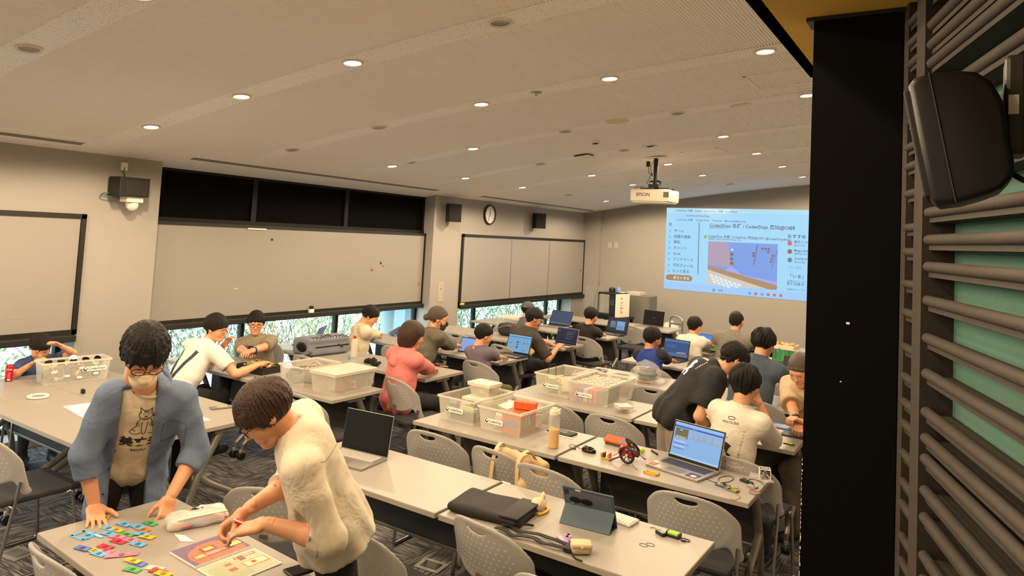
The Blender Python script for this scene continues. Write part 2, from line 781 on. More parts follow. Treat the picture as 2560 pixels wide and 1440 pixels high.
def prof_mesh(name, xs_z, y0, y1):
    n = len(xs_z)
    V = [(x, y0, z) for x, z in xs_z] + [(x, y1, z) for x, z in xs_z]
    F = [(i, n + i, n + i + 1, i + 1) for i in range(n - 1)]
    return np_mesh(name, V, F)


def smooth_prof(x0, x1, n=40, dz=0.0):
    return [(x0 + (x1 - x0) * i / n, zc(x0 + (x1 - x0) * i / n) + dz) for i in range(n + 1)]


ceil_root = obj('ceiling', prof_mesh('ceiling', smooth_prof(XL - 0.4, XR + 0.2, 48, 0.04), YB, YF), M_CEIL)
prop(ceil_root, 'arched off-white ceiling of ribbed boards', kind='structure')
SW = 0.11
for s in STRIPS:
    obj('flecked_strip', prof_mesh('flecked_strip', smooth_prof(XC0, XR), s - SW, s + SW), M_FLECK, ceil_root)
obj('flecked_border', prof_mesh('flecked_border', smooth_prof(XL - 0.3, XC0, 6), YB, YF), M_FLECK, ceil_root)
edges = [YB] + [v for s in STRIPS for v in (s - SW, s + SW)] + [YF]
pr = []
pitch = 0.020
x = XC0
while x < XR - pitch:
    zz = zc(x)
    pr += [(x, zz), (x + 0.0118, zc(x + 0.0118)), (x + 0.0122, zc(x + 0.0118) + 0.012), (x + 0.0196, zc(x + 0.0196) + 0.012)]
    x += pitch
for a, b in zip(edges[0::2], edges[1::2]):
    obj('ribbed_board', prof_mesh('ribbed_board', pr, a, b), M_CEIL, ceil_root)

# ---------------- soffit over the entrance, black pillar, slatted wall
ZS = 2.80
XS = float(atz(1940, 92, ZS)[0])
s = MB()
s.box(XS, 4.0, YB, 2.9, ZS, ZS + 0.04)
s.box(XS, XS + 0.04, YB, 2.9, ZS, 3.62)
s.box(XS, XR, 2.86, 2.9, ZS, 3.62)
prop(s.build('soffit', M_YEL), 'ochre yellow soffit above the black pillar', kind='structure')
YP = 2.15
pl = [aty(2035, 61, YP)[0], aty(2006, 1150, YP)[0]]
xl = float(sum(pl) / 2)
xr = float(aty(2246, 760, YP)[0])
pil = prop(MB().box(xl, xr, YP, YP + 0.06, 0, ZS).build('pillar', M_BLKPANEL), 'tall black board closing the right of the view', kind='structure')
MB().box(xl - 0.02, xr + 0.02, YP - 0.01, YP + 0.08, ZS - 0.012, ZS - 0.001).build('head_track', M_BLACK, pil)
chip = MB()
for i in range(26):
    py = 1150 + i * 12 + random.uniform(-4, 4)
    p = aty(2004 - (py - 1150) * 0.027, py, YP - 0.002)
    chip.box(xl - 0.0006, xl + random.choice((0.0006, 0.0009, 0.0022)), YP - 0.0015, YP, p[2] - 0.004, p[2] + random.uniform(-.001, 0.008))
chip.build('chipped_edge', M_TRIM, pil)
for px, py, w_ in ((2120, 808, 0.009), (2102, 954, 0.004)):
    p = aty(px, py, YP)
    MB().box(p[0] - w_ / 2, p[0] + w_ / 2, YP - 0.002, YP, p[2] - w_ / 3, p[2] + w_ / 3).build('paint_fleck', M_TRIM, pil)

U = Vector((-0.292, 0.956, 0))
NRM = Vector((0.956, 0.292, 0))
P0 = Vector((0.02, 1.62, 0))


def rib_pt(px, py, off=0.0):
    d = Vector(ray(px, py))
    o = Vector(CAM)
    t = ((P0 + NRM * off) - o).dot(NRM) / d.dot(NRM)
    p = o + d * t
    return (p - P0).dot(U), p.z


Mrib = frame(P0, U, (0, 0, 1))                  # local x along the wall, y up, z = U x up
zsgn = 1.0 if Vector((Mrib[0][2], Mrib[1][2], 0)).dot(NRM) > 0 else -1.0
BK = 0.055 * zsgn
slat = MB().box(-2.6, 0.62, 0, ZS, BK, BK + 0.05 * zsgn, M=Mrib).build('wall_slatted', M_TEAL)
prop(slat, 'teal felt wall with dark rounded slats', kind='structure')


def rib(s0, s1, z, r=0.0125):
    b = MB()
    b.tube([Mrib @ Vector((s0, z, 0)), Mrib @ Vector((s1, z, 0))], r, 10)
    b.box(s0, s1, z - r * 1.9, z - r * 0.3, 0.0, BK, M=Mrib)
    return b.build('slat', M_RIB, slat, auto=0.7)


s_post = rib_pt(2318, 800)[0]
s_pl = rib_pt(2296, 800)[0]
zr = []
for py in (-60, 0, 72, 120, 165, 250, 345, 440, 532, 600, 667, 752, 847, 937, 1035, 1102, 1155, 1237, 1307, 1407, 1470):
    z = rib_pt(2322, py)[1]
    zr.append(z)
    if 0.1 < z < ZS - 0.05:
        rib(-2.5, s_post - 0.004, z)
for a, b in ((1102, 1155), (72, 120)):
    MB().box(-2.5, s_post - 0.02, rib_pt(2322, b)[1], rib_pt(2322, a)[1], BK * 0.5, BK * 0.95, M=Mrib).build('filler_board', M_RIB, slat)
for py in (70, 120, 170, 270, 310, 372, 420, 487, 570, 630, 710, 782, 870, 945, 1010, 1065, 1142, 1217, 1275, 1360, 1425):
    z = rib_pt(2268, py)[1]
    if 0.1 < z < ZS - 0.05:
        rib(s_pl + 0.004, rib_pt(2264, 800)[0], z, 0.011)
MB().box(s_post, s_pl, 0, ZS, -0.014 * zsgn, BK, M=Mrib).build('post', M_RIB, slat)
MB().box(rib_pt(2262, 760)[0], rib_pt(2240, 760)[0], 0, ZS, -0.002 * zsgn, 0.03 * zsgn, M=Mrib).build('edge_trim', M_RIB, slat)

# ---------------- outside the windows
M_PAVE = mat('pale_paving', '#dcdccf', rough=0.9, var=0.15, vscale=2)
prop(MB().box(-40, XL - 0.36, -20, 34, -0.3, -0.12).build('ground_outside', M_PAVE), 'pale paving outside the windows', kind='structure')
M_CONC = mat('blue_grey_concrete', '#8fa3ad', rough=0.8, var=0.1)
p = atx(968, 815, -8.2)
prop(MB().cyl((-8.2, float(p[1]), -0.12), 0.11, 3.2, 20).build('outdoor_column', M_CONC, auto=0.7), 'round blue-grey column outside the big window', 'column')
p = atx(1000, 815, -8.6)
prop(MB().box(-8.75, -8.45, float(p[1]) - 0.05, float(p[1]) + 0.45, -0.12, 2.6, ch=0.01).build('outdoor_wall_stub', M_CONC), 'flat concrete pier outside the big window', 'pier')
M_LEAF = [mat('leaf_%d' % i, c, rough=0.6, var=0.25, vscale=5) for i, c in enumerate(('#6d8f3c', '#8fb04a', '#55803f', '#b9a540'))]
M_TWIG = mat('twig_bark', '#5b5046', rough=0.9, var=0.2)


def shrub(x, y, rx, ry, hgt, n, mi, label):
    rnd = random.Random(int(x * 100 + y * 17))
    root = thing('garden_shrub', label, 'shrub', (x, y, -0.12), 0, 'shrubs outside the windows')
    V, F = [], []
    for i in range(n):
        a = rnd.uniform(0, 2 * PI)
        rr = math.sqrt(rnd.random())
        zz = rnd.uniform(0.06, 1) * hgt
        c = Vector((rx * rr * math.cos(a), .8 * ry * rr * math.sin(a), zz))
        q = Euler((rnd.uniform(-1.2, 1.2), rnd.uniform(-1.2, 1.2), rnd.uniform(0, 6.3))).to_matrix()
        l, wd = rnd.uniform(0.03, 0.06), rnd.uniform(0.012, 0.022)
        k = len(V)
        for u, v_, t in ((-l, 0, 0), (0, -wd, 0.006), (l, 0, 0), (0, wd, 0.006)):
            V.append(c + q @ Vector((u, v_, t)))
        F.append((k, k + 1, k + 2, k + 3))
    obj('foliage', np_mesh('foliage', V, F), M_LEAF[mi], root, kind='stuff')
    st = MB()
    for i in range(34):
        a = rnd.uniform(0, 2 * PI)
        b0 = Vector((rnd.uniform(-rx, rx) * 0.7, rnd.uniform(-ry, ry) * 0.5, 0))
        pts = [b0]
        dirv = Vector((rnd.uniform(-.5, .5), rnd.uniform(-.5, .5), 1)).normalized()
        for k in range(6):
            dirv = (dirv + Vector((rnd.uniform(-.5, .5), rnd.uniform(-.4, .4), rnd.uniform(-.3, .4)))).normalized()
            pts.append(pts[-1] + dirv * hgt * 0.17)
        st.tube(pts, [0.009 - 0.001 * k for k in range(7)], 4)
    st.build('stems', M_TWIG, root, kind='stuff')


sh = [(-8.6, 1.6, .5, .9, 1.1, 900, 0, 'bright green shrub outside the leftmost low window'),
      (-8.7, 3.0, .5, .8, 1.0, 800, 1, 'yellow-green shrub outside the leftmost low window, near the pier'),
      (-9.3, 4.6, .6, .8, 1.0, 420, 0, 'loose twiggy shrub outside the big window behind the boy-side pier'),
      (-9.3, 5.6, .6, .7, .95, 420, 2, 'twiggy dark shrub outside the big window, left of the grey tee'),
      (-9.5, 6.7, .6, .8, 1.0, 520, 0, 'green shrub outside the big window, right of the grey tee'),
      (-9.6, 7.9, .6, .8, .95, 520, 3, 'yellowing shrub outside the big window, above the grey backpack'),
      (-9.7, 9.1, .6, .8, 1.0, 520, 1, 'light green shrub outside the big window, behind the cream jumper'),
      (-9.4, 10.6, .6, .8, 1.0, 560, 2, 'shrub outside the third window, at its left end'),
      (-9.5, 12.0, .6, .9, 1.05, 620, 0, 'shrub outside the third window, behind the boy in grey'),
      (-9.6, 13.5, .6, .9, 1.05, 620, 2, 'shrub outside the third window, behind the man in the cap'),
      (-9.6, 15.0, .6, .9, 1.1, 620, 1, 'shrub outside the third window, at its right end'),
      (-9.6, 16.6, .6, .9, 1.1, 620, 2, 'furthest shrub outside the third window')]
for a in sh:
    shrub(*a)
# ================================================================== WALL AND CEILING FIXTURES
ORD = ['first', 'second', 'third', 'fourth', 'fifth', 'sixth', 'seventh', 'eighth', 'ninth', 'tenth']


def slope(x):
    return math.atan(0.19 - 0.02 * (x + 7))


M_LENS = mat('lit_lamp_lens', (0.9, 0.85, 0.75), rough=0.4, var=0, emit=(1.0, 0.86, 0.62), estr=14.0)
M_OFF = mat('unlit_reflector', '#8d8578', rough=0.35, metal=0.3, var=0.1)
M_RING = mat('downlight_ring', '#d9d2c6', rough=0.4, var=0.02)
COLS = [-5.89, -4.68, -3.50, -2.30, -1.15]
OFF = {(2, 1), (3, 3), (4, 0), (4, 1), (5, 2), (5, 3), (6, 1), (6, 2), (8, 0), (9, 2)}
ring_me = MB().lathe([(0.054, 0.0), (0.060, -0.010), (0.070, -0.012), (0.074, -0.004), (0.072, 0.004), (0.054, 0.004)], 28).mesh('ring')
lens_me = MB().lathe([(0.0001, -0.006), (0.03, -0.006), (0.0545, -0.004), (0.0545, 0.002), (0.0001, 0.002)], 24).mesh('lens')
off_me = MB().lathe([(0.0001, -0.0005), (0.025, -0.001), (0.05, -0.003), (0.0545, -0.004), (0.0545, 0.002), (0.0001, 0.002)], 24).mesh('reflector')
for me, mm in ((ring_me, M_RING), (lens_me, M_LENS), (off_me, M_OFF)):
    me.materials.append(mm)
    me.polygons.foreach_set('use_smooth', [True] * len(me.polygons))
lamp_d = bpy.data.lights.new('downlight_lamp', 'SPOT')
lamp_d.spot_size = math.radians(176)
lamp_d.spot_blend = 0.25
lamp_d.shadow_soft_size = 0.055
lamp_d.energy = LAMP_POWER
lamp_d.color = LAMP_COLOR
for si, sy in enumerate(STRIPS):
    for ci, cx in enumerate(COLS):
        on = (si, ci) not in OFF
        if not on and si < 2:
            continue
        if si < 1 and ci > 3:
            continue
        z = zc(cx)
        vis = si - 1
        lab = ('%s downlight, %s from the window wall, in the %s ceiling strip from the camera' % ('lit' if on else 'unlit', ORD[ci], ORD[si - 2])) if si > 1 else '%s downlight from the window wall, %s the viewer' % (ORD[ci], ('behind', 'above')[si])
        t = thing('downlight', lab, 'downlight', (cx, sy, z - 0.001), 0, 'ceiling downlights')
        t.rotation_euler = (0, -slope(cx), 0)
        o = bpy.data.objects.new('ring', ring_me)
        COL.objects.link(o)
        o.parent = t
        o = bpy.data.objects.new('lens' if on else 'reflector', lens_me if on else off_me)
        COL.objects.link(o)
        o.parent = t
        if on:
            lo = bpy.data.objects.new('lamp', lamp_d)
            COL.objects.link(lo)
            lo.parent = t
            lo.location = (0, 0, -0.07)

# linear air vents along the window wall
M_SLOT = mat('vent_slot_black', '#1c1916', rough=0.6, var=0.1)
for (a, b, lab) in (((-260, 300), (220, 357), 'linear slot air vent above the leftmost whiteboard'),
                    ((478, 393), (1107, 473), 'linear slot air vent above the big whiteboard'),
                    ((1205, 489), (1490, 526), 'linear slot air vent above the clock')):
    pa, pb = hit_ceiling(*a), hit_ceiling(*b)
    xm = -6.72
    t = thing('ceiling_vent', lab, 'vent', (xm, (pa.y + pb.y) / 2, zc(xm) - 0.001), 0, 'linear ceiling vents')
    t.rotation_euler = (0, -slope(xm), 0)
    L_ = abs(pb.y - pa.y) / 2
    MB().box(-0.07, 0.07, -L_, L_, -0.004, 0.0).build('frame', M_CEIL, t)
    for k in (-0.032, 0.0, 0.032):
        MB().box(k - 0.009, k + 0.009, -L_ + 0.02, L_ - 0.02, -0.0055, -0.003).build('slot', M_SLOT, t)

# small ceiling devices


def ceil_thing(name, label, cat, px, py):
    p = hit_ceiling(px, py)
    t = thing(name, label, cat, (p.x, p.y, p.z), 0)
    t.rotation_euler = (0, -slope(p.x), 0)
    return t


M_WPL = mat('white_plastic', '#e4ded2', rough=0.4, var=0.02)
t = ceil_thing('wifi_access_point', 'flat pale access point box hanging under the ceiling left of the projector', 'access point', 1460, 388)
MB().box(-.11, .11, -.11, .11, -.035, -.018, ch=.012).build('housing', M_WPL, t, auto=.6)
MB().box(-.09, .09, -.09, .09, -.018, 0, ch=.004).build('back_plate', M_BLACK, t)
t = ceil_thing('ceiling_speaker', 'cream round flush speaker disc in the ceiling', 'speaker', 1543, 303)
MB().lathe([(0.0001, -.008), (.10, -.008), (.115, -.004), (.115, .002)], 32).build('grille', mat('cream_grille', '#d8cba8', rough=.7, var=.05), t, auto=.6)
t = ceil_thing('smoke_detector', 'small white smoke detector on the ceiling above the access point', 'detector', 1488, 352)
MB().lathe([(.0001, -.035), (.03, -.034), (.05, -.02), (.055, 0)], 24).build('body', M_WPL, t, auto=.6)
MB().lathe([(.033, -.036), (.036, -.030), (.033, -.028)], 20).build('sensor_ring', M_SLOT, t)
t = ceil_thing('sprinkler', 'small metal sprinkler plate between two lit downlights', 'sprinkler', 1340, 231)
MB().lathe([(.0001, -.010), (.03, -.010), (.05, -.004), (.05, 0)], 20).build('plate', M_METAL, t, auto=.6)
MB().cyl((0, 0, -.03), .010, .022, 10).build('nozzle', M_METAL, t)
t = ceil_thing('emergency_lamp', 'long white rounded emergency lamp on the ceiling near the pillar', 'lamp', 1853, 261)
MB().box(-.09, .09, -.03, .03, -.025, 0, ch=.01).build('housing', M_WPL, t, auto=.6)
MB().box(-.05, .05, -.018, .018, -.027, -.025).build('cover', M_LENS if False else M_TRIM, t)
t = ceil_thing('ceiling_sensor', 'small rectangular sensor plate in the ceiling near the big whiteboard', 'sensor', 1030, 406)
MB().box(-.07, .07, -.035, .035, -.006, 0).build('plate', M_WPL, t)
MB().box(-.045, .045, -.02, .02, -.008, -.006).build('insert', M_OFF, t)
t = ceil_thing('ceiling_socket', 'dark ceiling cable outlet above the projector', 'outlet', 1625, 365)
MB().box(-.08, .08, -.05, .05, -.006, 0).build('plate', M_METAL, t)
MB().box(-.03, .03, -.02, .02, -.012, -.006).build('insert', M_SLOT, t)
for (q, lab, sx, sy) in (((1762, 381), 'square access hatch outline in the ceiling right of the projector', .24, .24), ((1955, 197), 'square access hatch outline in the ceiling near the black pillar', .24, .24)):
    t = ceil_thing('ceiling_hatch', lab, 'hatch', *q)
    for k, (a, b, c, d) in enumerate(((-sx, sx, -sy, -sy + .02), (-sx, sx, sy - .02, sy), (-sx, -sx + .02, -sy, sy), (sx - .02, sx, -sy, sy))):
        MB().box(a, b, c, d, -.006, 0).build('frame_bar', M_FLECK, t)

# ---------------- projector
pm = hit_ceiling(1630, 394)
pt = thing('projector', 'white ceiling projector hanging on a black pole', 'projector', (pm.x, pm.y, pm.z), 0)
pc = aty(1628, 490, pm.y - 0.12)
zb = float(pc[2]) - pm.z
M_PRJ = mat('projector_case', '#e2d6c4', rough=0.4, var=0.03)
dx = float(pc[0]) - pm.x
MB().cyl((dx, 0, zb + .14), .028, -zb - .14, 16).build('pole', M_BLACK, pt, auto=.7)
MB().box(dx - .13, dx + .13, -.10, .10, -.012, 0, ch=.003).build('ceiling_plate', M_WPL, pt)
b = MB()
b.box(dx - .20, dx + .20, -.02, .02, zb + .095, zb + .115)
b.box(dx - .02, dx + .02, -.15, .15, zb + .095, zb + .115)
b.box(dx - .07, dx + .07, -.06, .06, zb + .115, zb + .16)
for sx in (-1, 1):
    b.tube([(dx + sx * .06, 0, zb + .15), (dx + sx * .075, 0, zb + .19), (dx, 0, zb + .215)], .012, 8)
    b.box(dx + sx * .16, dx + sx * .27, -.012, .012, zb + .085, zb + .10)
b.build('bracket', M_BLACK, pt)
body = MB().box(dx - .265, dx + .265, -.19, .19, zb - .075, zb + .085, ch=.022).build('case', M_PRJ, pt, auto=.6)
MB().box(dx - .235, dx + .235, -.17, .17, zb - .088, zb - .074, ch=.006).build('base_tray', M_WPL, pt)
text('EPSON', .062, frame((dx - .085, -.1915, zb + .012), (1, 0, 0), (0, 0, 1)), mat('print_grey', '#4d463c', rough=.6, var=0), pt, bold=.012)
g = MB()
for k in range(8):
    g.box(dx + .19 + k * .009, dx + .195 + k * .009, -.192, -.190, zb - .02, zb + .05)
g.build('vent_grille', M_SLOT, pt)
MB().lathe([(0.0001, .02), (.03, .02), (.036, 0), (.036, -.03)], 20, M=Matrix.Translation((dx - .1, .19, zb)) @ Matrix.Rotation(-PI / 2, 4, 'X')).build('lens', M_BLACK, pt)
c = MB()
c.tube(smooth_path([(dx - .02, 0, -.02), (dx - .06, -.02, -.12), (dx - .035, -.03, -.25), (dx - .04, -.03, zb + .3), (dx - .10, -.05, zb + .16)]), .004, 6)
c.tube(smooth_path([(dx - .10, 0, -.1), (dx - .09, -.01, -.2), (dx - .04, -.02, -.22)]), .004, 6)
c.tube(smooth_path([(dx - .15, 0, zb + .13), (dx - .24, -.05, zb + .12), (dx - .262, -.08, zb + .08)]), .004, 6)
c.build('cable', mat('green_black_cable', '#16301c', rough=.5, var=.1), pt)
MB().box(dx - .125, dx - .085, -.02, .02, -.12, -.05).build('cable_plug', M_BLACK, pt)

# ---------------- whiteboards
M_FR = mat('black_board_frame', '#15140f', rough=0.4, var=0.05)
M_TRAY = mat('board_tray', '#1a1916', rough=0.5, var=0.05)


def whiteboard(name, label, X, y0, y1, z0, z1, seams, fr=0.045, tray=0.05):
    t = thing(name, label, 'whiteboard', (X, (y0 + y1) / 2, z0))
    L_ = (y1 - y0) / 2
    H = z1 - z0
    ys_ = [-L_ + fr] + [s_ - (y0 + y1) / 2 for s_ in seams] + [L_ - fr]
    for a, b in zip(ys_, ys_[1:]):
        MB().box(0.004, 0.016, a + 0.003, b - 0.003, fr + tray, H - fr, ch=.001).build('panel', M_WB, t)
    MB().box(0.0, 0.004, -L_, L_, 0, H).build('backing', M_FR, t)
    f_ = MB()
    f_.box(0.0, 0.028, -L_, -L_ + fr, tray, H)
    f_.box(0.0, 0.028, L_ - fr, L_, tray, H)
    f_.box(0.0, 0.028, -L_, L_, H - fr, H)
    f_.box(0.0, 0.028, -L_, L_, tray, tray + fr)
    f_.build('frame', M_FR, t)
    MB().box(0.0, 0.075, -L_ + .02, L_ - .02, -.012, tray, ch=.006).build('tray', M_TRAY, t)
    MB().box(0.0165, 0.0175, -L_ + fr + .02, L_ - fr - .02, fr + tray + 0.13, fr + tray + .132).build('guide_line', mat('faint_line', '#a49a90', rough=.6), t)
    return t


yr = float(atx(1064.7, 583.6, -7.16)[1])
wb0 = whiteboard('whiteboard', 'leftmost whiteboard, cut by the left edge of the view', XL + .001, 0.2, 3.388, .93, 2.105, [])
wb1 = whiteboard('whiteboard', 'big wide whiteboard under the black transom panels', -7.17, Y_P1 - .0, yr, .93, 2.075, [], fr=.035)
seam = [float(atx(1275, 665, XL)[1]), float(atx(1369, 670, XL)[1])]
wb2 = whiteboard('whiteboard', 'whiteboard of three panels below the wall clock', XL + .001, 9.32, 13.80, .875, 2.10, seam)
for o, y in ((wb2, seam[0]), (wb2, seam[1])):
    MB().box(.012, .022, y - (9.32 + 13.8) / 2 - .012, y - (9.32 + 13.8) / 2 + .012, .10, 1.18).build('seam_strip', M_METAL, o)
p = atx(1150, 764, XL)
MB().box(.028, .032, -2.22, -2.10, .055, .085).build('yellow_sticker', mat('yellow_sticker', '#e8c52e', rough=.5), wb2)


def magnet(px, py, r, colr, label, X=-7.153, shape='disc'):
    p_ = atx(px, py, X)
    t_ = MB()
    if shape == 'disc':
        t_.lathe([(r, 0), (r, .006), (r * .7, .010), (.0001, .010)], 16, M=Matrix.Translation(p_) @ Matrix.Rotation(PI / 2, 4, 'Y'))
    else:
        t_.box(p_[0], p_[0] + .008, p_[1] - r, p_[1] + r, p_[2] - r, p_[2] + r, ch=.002)
    o_ = t_.build('board_magnet', mat('magnet_' + colr.strip('#'), colr, rough=.4), auto=.6)
    return prop(o_, label, 'magnet', 'magnets on the whiteboards')


magnet(680, 599, .014, '#2a2622', 'black round magnet near the top of the big whiteboard')
magnet(930, 674, .020, '#d8316a', 'pink round magnet on the big whiteboard')
magnet(952, 657, .020, '#4a463f', 'upper dark round magnet beside the pink one')
magnet(958, 664, .018, '#8a8478', 'lower grey round magnet beside the pink one')
magnet(1047, 708, .022, '#c2603a', 'square brown magnet at the right edge of the big whiteboard', shape='sq')
magnet(1450, 676, .016, '#3a352e', 'small dark magnet on the three-panel whiteboard', X=XL + .018)
p = atx(590, 722, -7.153)
prop(MB().box(p[0], p[0] + .002, p[1] - .03, p[1] + .03, p[2] - .012, p[2] + .012, M=None).build('paper_scrap', mat('grey_scribble', '#a9a095', rough=.7)), 'small grey smudged scrap on the big whiteboard', 'scrap')
p = atx(775, 775, -7.15)
t = thing('eraser_holder', 'white eraser holder with a black eraser on the big whiteboard', 'eraser holder', (-7.152, float(p[1]), float(p[2]) - .07))
MB().box(0, .045, -.035, .035, 0, .085, ch=.005).build('holder', M_WPL, t, auto=.6)
MB().box(.006, .038, -.018, .03, .085, .125, ch=.004).build('eraser', M_BLACK, t)
p = atx(642, 572, -7.15)
prop(MB().box(p[0] - .004, p[0] + .012, p[1] - .13, p[1] + .13, p[2] - .012, p[2] + .006, ch=.002).build('magnet_strip', M_WPL), 'thin white magnetic strip at the top of the big whiteboard', 'strip')

# ---------------- clock, loudspeakers, camera unit, plates
p = atx(1222, 537, XL)
t = thing('wall_clock', 'round wall clock with black rim between two loudspeakers', 'clock', (XL, float(p[1]), float(p[2])))
RY = Matrix.Rotation(PI / 2, 4, 'Y')
MB().lathe([(.150, 0), (.172, .004), (.175, .03), (.165, .045), (.152, .04), (.150, .025)], 48, M=RY, caps=False).build('rim', M_BLACK, t, auto=.6)
MB().lathe([(.152, .0), (.152, .022), (.0001, .022)], 48, M=RY).build('face', mat('clock_face', '#ece9e2', rough=.5, var=.02), t)
fm = frame((.0235, 0, 0), (0, 1, 0), (0, 0, 1))
for h in range(12):
    a = PI / 2 - (h + 1) * PI / 6
    text(str(h + 1), .036, fm @ Matrix.Translation((.122 * math.cos(a), .122 * math.sin(a), 0)), M_BLACK, t, name='numeral', bold=.01)
for nm, L_, wd, ang in (('hour_hand', .075, .006, math.radians(84)), ('minute_hand', .115, .0045, math.radians(-110)), ('second_hand', .12, .0015, math.radians(80))):
    MB().box(-.015, L_, -wd, wd, 0.001, .003, M=fm @ Matrix.Rotation(ang, 4, 'Z')).build(nm, M_BLACK if nm != 'second_hand' else mat('red_hand', '#a02a22'), t)


def wall_speaker(px, py, label):
    p_ = atx(px, py, XL + .14)
    t_ = thing('wall_loudspeaker', label, 'loudspeaker', (float(p_[0]), float(p_[1]), float(p_[2]) - .14), math.radians(-28), 'black loudspeakers on the window wall')
    MB().prism([(-.09, -.085), (.09, -.105), (.09, .105), (-.09, .085)], 0, .29).build('cabinet', M_BLACK, t_)
    MB().box(.088, .094, -.096, .096, .012, .278, ch=.002).build('grille', mat('speaker_cloth', '#1c1a17', rough=.9, bump=.3, bscale=700), t_)
    MB().box(-.15, -.09, -.02, .02, .12, .18).build('bracket', M_BLACK, t_)
    MB().box(-.16, -.145, -.045, .045, .09, .21).build('wall_plate', M_WPL, t_)


wall_speaker(1133, 533, 'black loudspeaker left of the wall clock')
wall_speaker(1347, 553, 'black loudspeaker right of the wall clock')

p = atx(325, 470, XL + .12)
t = thing('camera_unit', 'black wall box with a white dome camera beneath, left of the big whiteboard', 'camera', (XL, float(p[1]), float(p[2])))
MB().box(.03, .24, -.16, .13, -.085, .10, ch=.004).build('box', M_BLACK, t)
for k in range(7):
    MB().box(.2401, .2412, -.10, .11, -.06 + k * .02, -.053 + k * .02).build('louvre', mat('louvre_edge', '#2b2925', rough=.5), t)
MB().box(0, .03, -.06, .06, -.06, .06).build('wall_mount', M_METAL, t)
MB().box(.06, .20, -.06, .10, -.14, -.085, ch=.006).build('camera_base', M_WPL, t)
MB().lathe([(.0001, -.085), (.03, -.078), (.052, -.05), (.058, -.02), (.058, .02)], 24, M=Matrix.Translation((.13, .03, -.14))).build('dome', M_WPL, t, auto=.7)
MB().tube(smooth_path([(.03, -.02, .20), (.04, -.03, .15), (.03, -.01, .12), (.05, -.03, .10)]), .005, 6).build('cable', mat('green_cable', '#2f6b4a', rough=.5), t)
MB().tube(smooth_path([(.05, -.16, -.06), (.03, -.21, -.07), (.05, -.22, -.10), (.08, -.15, -.10)]), .005, 6).build('cable', MATS['green_cable'], t)
MB().box(.0, .03, -.05, .01, .17, .25).build('cable_cover', M_WPL, t)

p = atx(1101, 730, XL)
t = thing('wall_plate', 'tall metal cover plate on the pier behind the olive jacket', 'plate', (XL, float(p[1]), float(p[2])))
MB().box(0, .006, -.07, .07, -.155, .155, ch=.002).build('plate', mat('plate_metal', '#bdb4a4', rough=.4, metal=.3), t)
MB().cyl((.006, 0, .05), .008, .006, 10, axis=(1, 0, 0)).build('lock', M_BLACK, t)
for px, lab in ((1524, 'left one of two pale socket plates on the far wall'), (1540, 'right one of two pale socket plates on the far wall')):
    p = aty(px, 613, YF)
    t = thing('socket_plate', lab, 'socket', (float(p[0]), YF, float(p[2])), 0, 'socket plates on the far wall')
    MB().box(-.04, .04, -.008, 0, -.065, .065, ch=.003).build('plate', mat('socket_grey', '#b9b2a6', rough=.5), t)
    for k in (-1, 1):
        MB().box(-.018, .018, -.0095, -.008, k * .03 - .018, k * .03 + .018).build('socket', mat('socket_face', '#9d968b', rough=.5), t)

# ---------------- near loudspeaker on the slatted wall
YS_ = 1.15
prof = [(2270, 213), (2286, 192), (2330, 180), (2400, 174), (2440, 177), (2480, 200), (2508, 250), (2520, 305), (2524, 350), (2535, 390), (2538, 420), (2530, 445), (2505, 470), (2460, 488), (2400, 505), (2345, 512), (2326, 500)]
pp = [aty(px, py, YS_) for px, py in prof]
cxs, czs = float(np.mean([q[0] for q in pp])), float(np.mean([q[2] for q in pp]))
t = thing('near_loudspeaker', 'large black loudspeaker hanging on the slatted wall at right', 'loudspeaker', (cxs, YS_, czs))
bm = bmesh.new()
vs0 = [bm.verts.new((q[0] - cxs, 0, q[2] - czs)) for q in pp]
fc = bm.faces.new(vs0)
bmesh.ops.recalc_face_normals(bm, faces=[fc])
ex = bmesh.ops.extrude_face_region(bm, geom=[fc])
bmesh.ops.translate(bm, verts=[v for v in ex['geom'] if isinstance(v, bmesh.types.BMVert)], vec=(0, .12, 0))
bmesh.ops.recalc_face_normals(bm, faces=list(bm.faces))
bmesh.ops.bevel(bm, geom=[e for e in bm.edges if abs(e.verts[0].co.y - e.verts[1].co.y) < 1e-5], offset=.008, segments=3, affect='EDGES', profile=.5)
me = bpy.data.meshes.new('cabinet')
bm.to_mesh(me)
bm.free()
M_CAB = mat('textured_black_cabinet', '#0f0d0c', rough=.42, var=.1, bump=.06, bscale=1200)
o = obj('cabinet', me, M_CAB, t, smooth=True)
o.data.set_sharp_from_angle(angle=.9)
fa, fb = Vector(pp[0]) - Vector((cxs, YS_, czs)), Vector(pp[-1]) - Vector((cxs, YS_, czs))
MB().prism([(0, 0)], 0, 0) if False else None
dv = (fb - fa)
nf = Vector((-dv.z, 0, dv.x)).normalized()
if nf.x > 0:
    nf = -nf
Mg = frame(fa + dv * .03 + nf * .002, dv, (0, 1, 0))
MB().box(0, dv.length * .94, .008, .112, -.006, .006, M=Mg, ch=.003).build('grille', mat('speaker_mesh', '#1d1a18', rough=.7, bump=.15, bscale=1500), t)
sa, sb = aty(2322, 182, YS_), aty(2390, 506, YS_)
MB().tube([Vector(sa) - Vector((cxs, YS_ + .001, czs)), Vector(sb) - Vector((cxs, YS_ + .001, czs))], .0012, 5).build('seam', M_SLOT, t)
p1 = Vector(aty(2540, 255, YS_ + .02)) - Vector((cxs, YS_, czs))
M_BRK = mat('bracket_grey', '#34302b', rough=.45, var=.1)
b = MB()
b.box(p1.x - .012, p1.x + .014, .03, .10, p1.z - .07, p1.z + .07, ch=.006)
b.box(p1.x + .014, p1.x + .10, .04, .09, p1.z - .05, p1.z + .02, ch=.006)
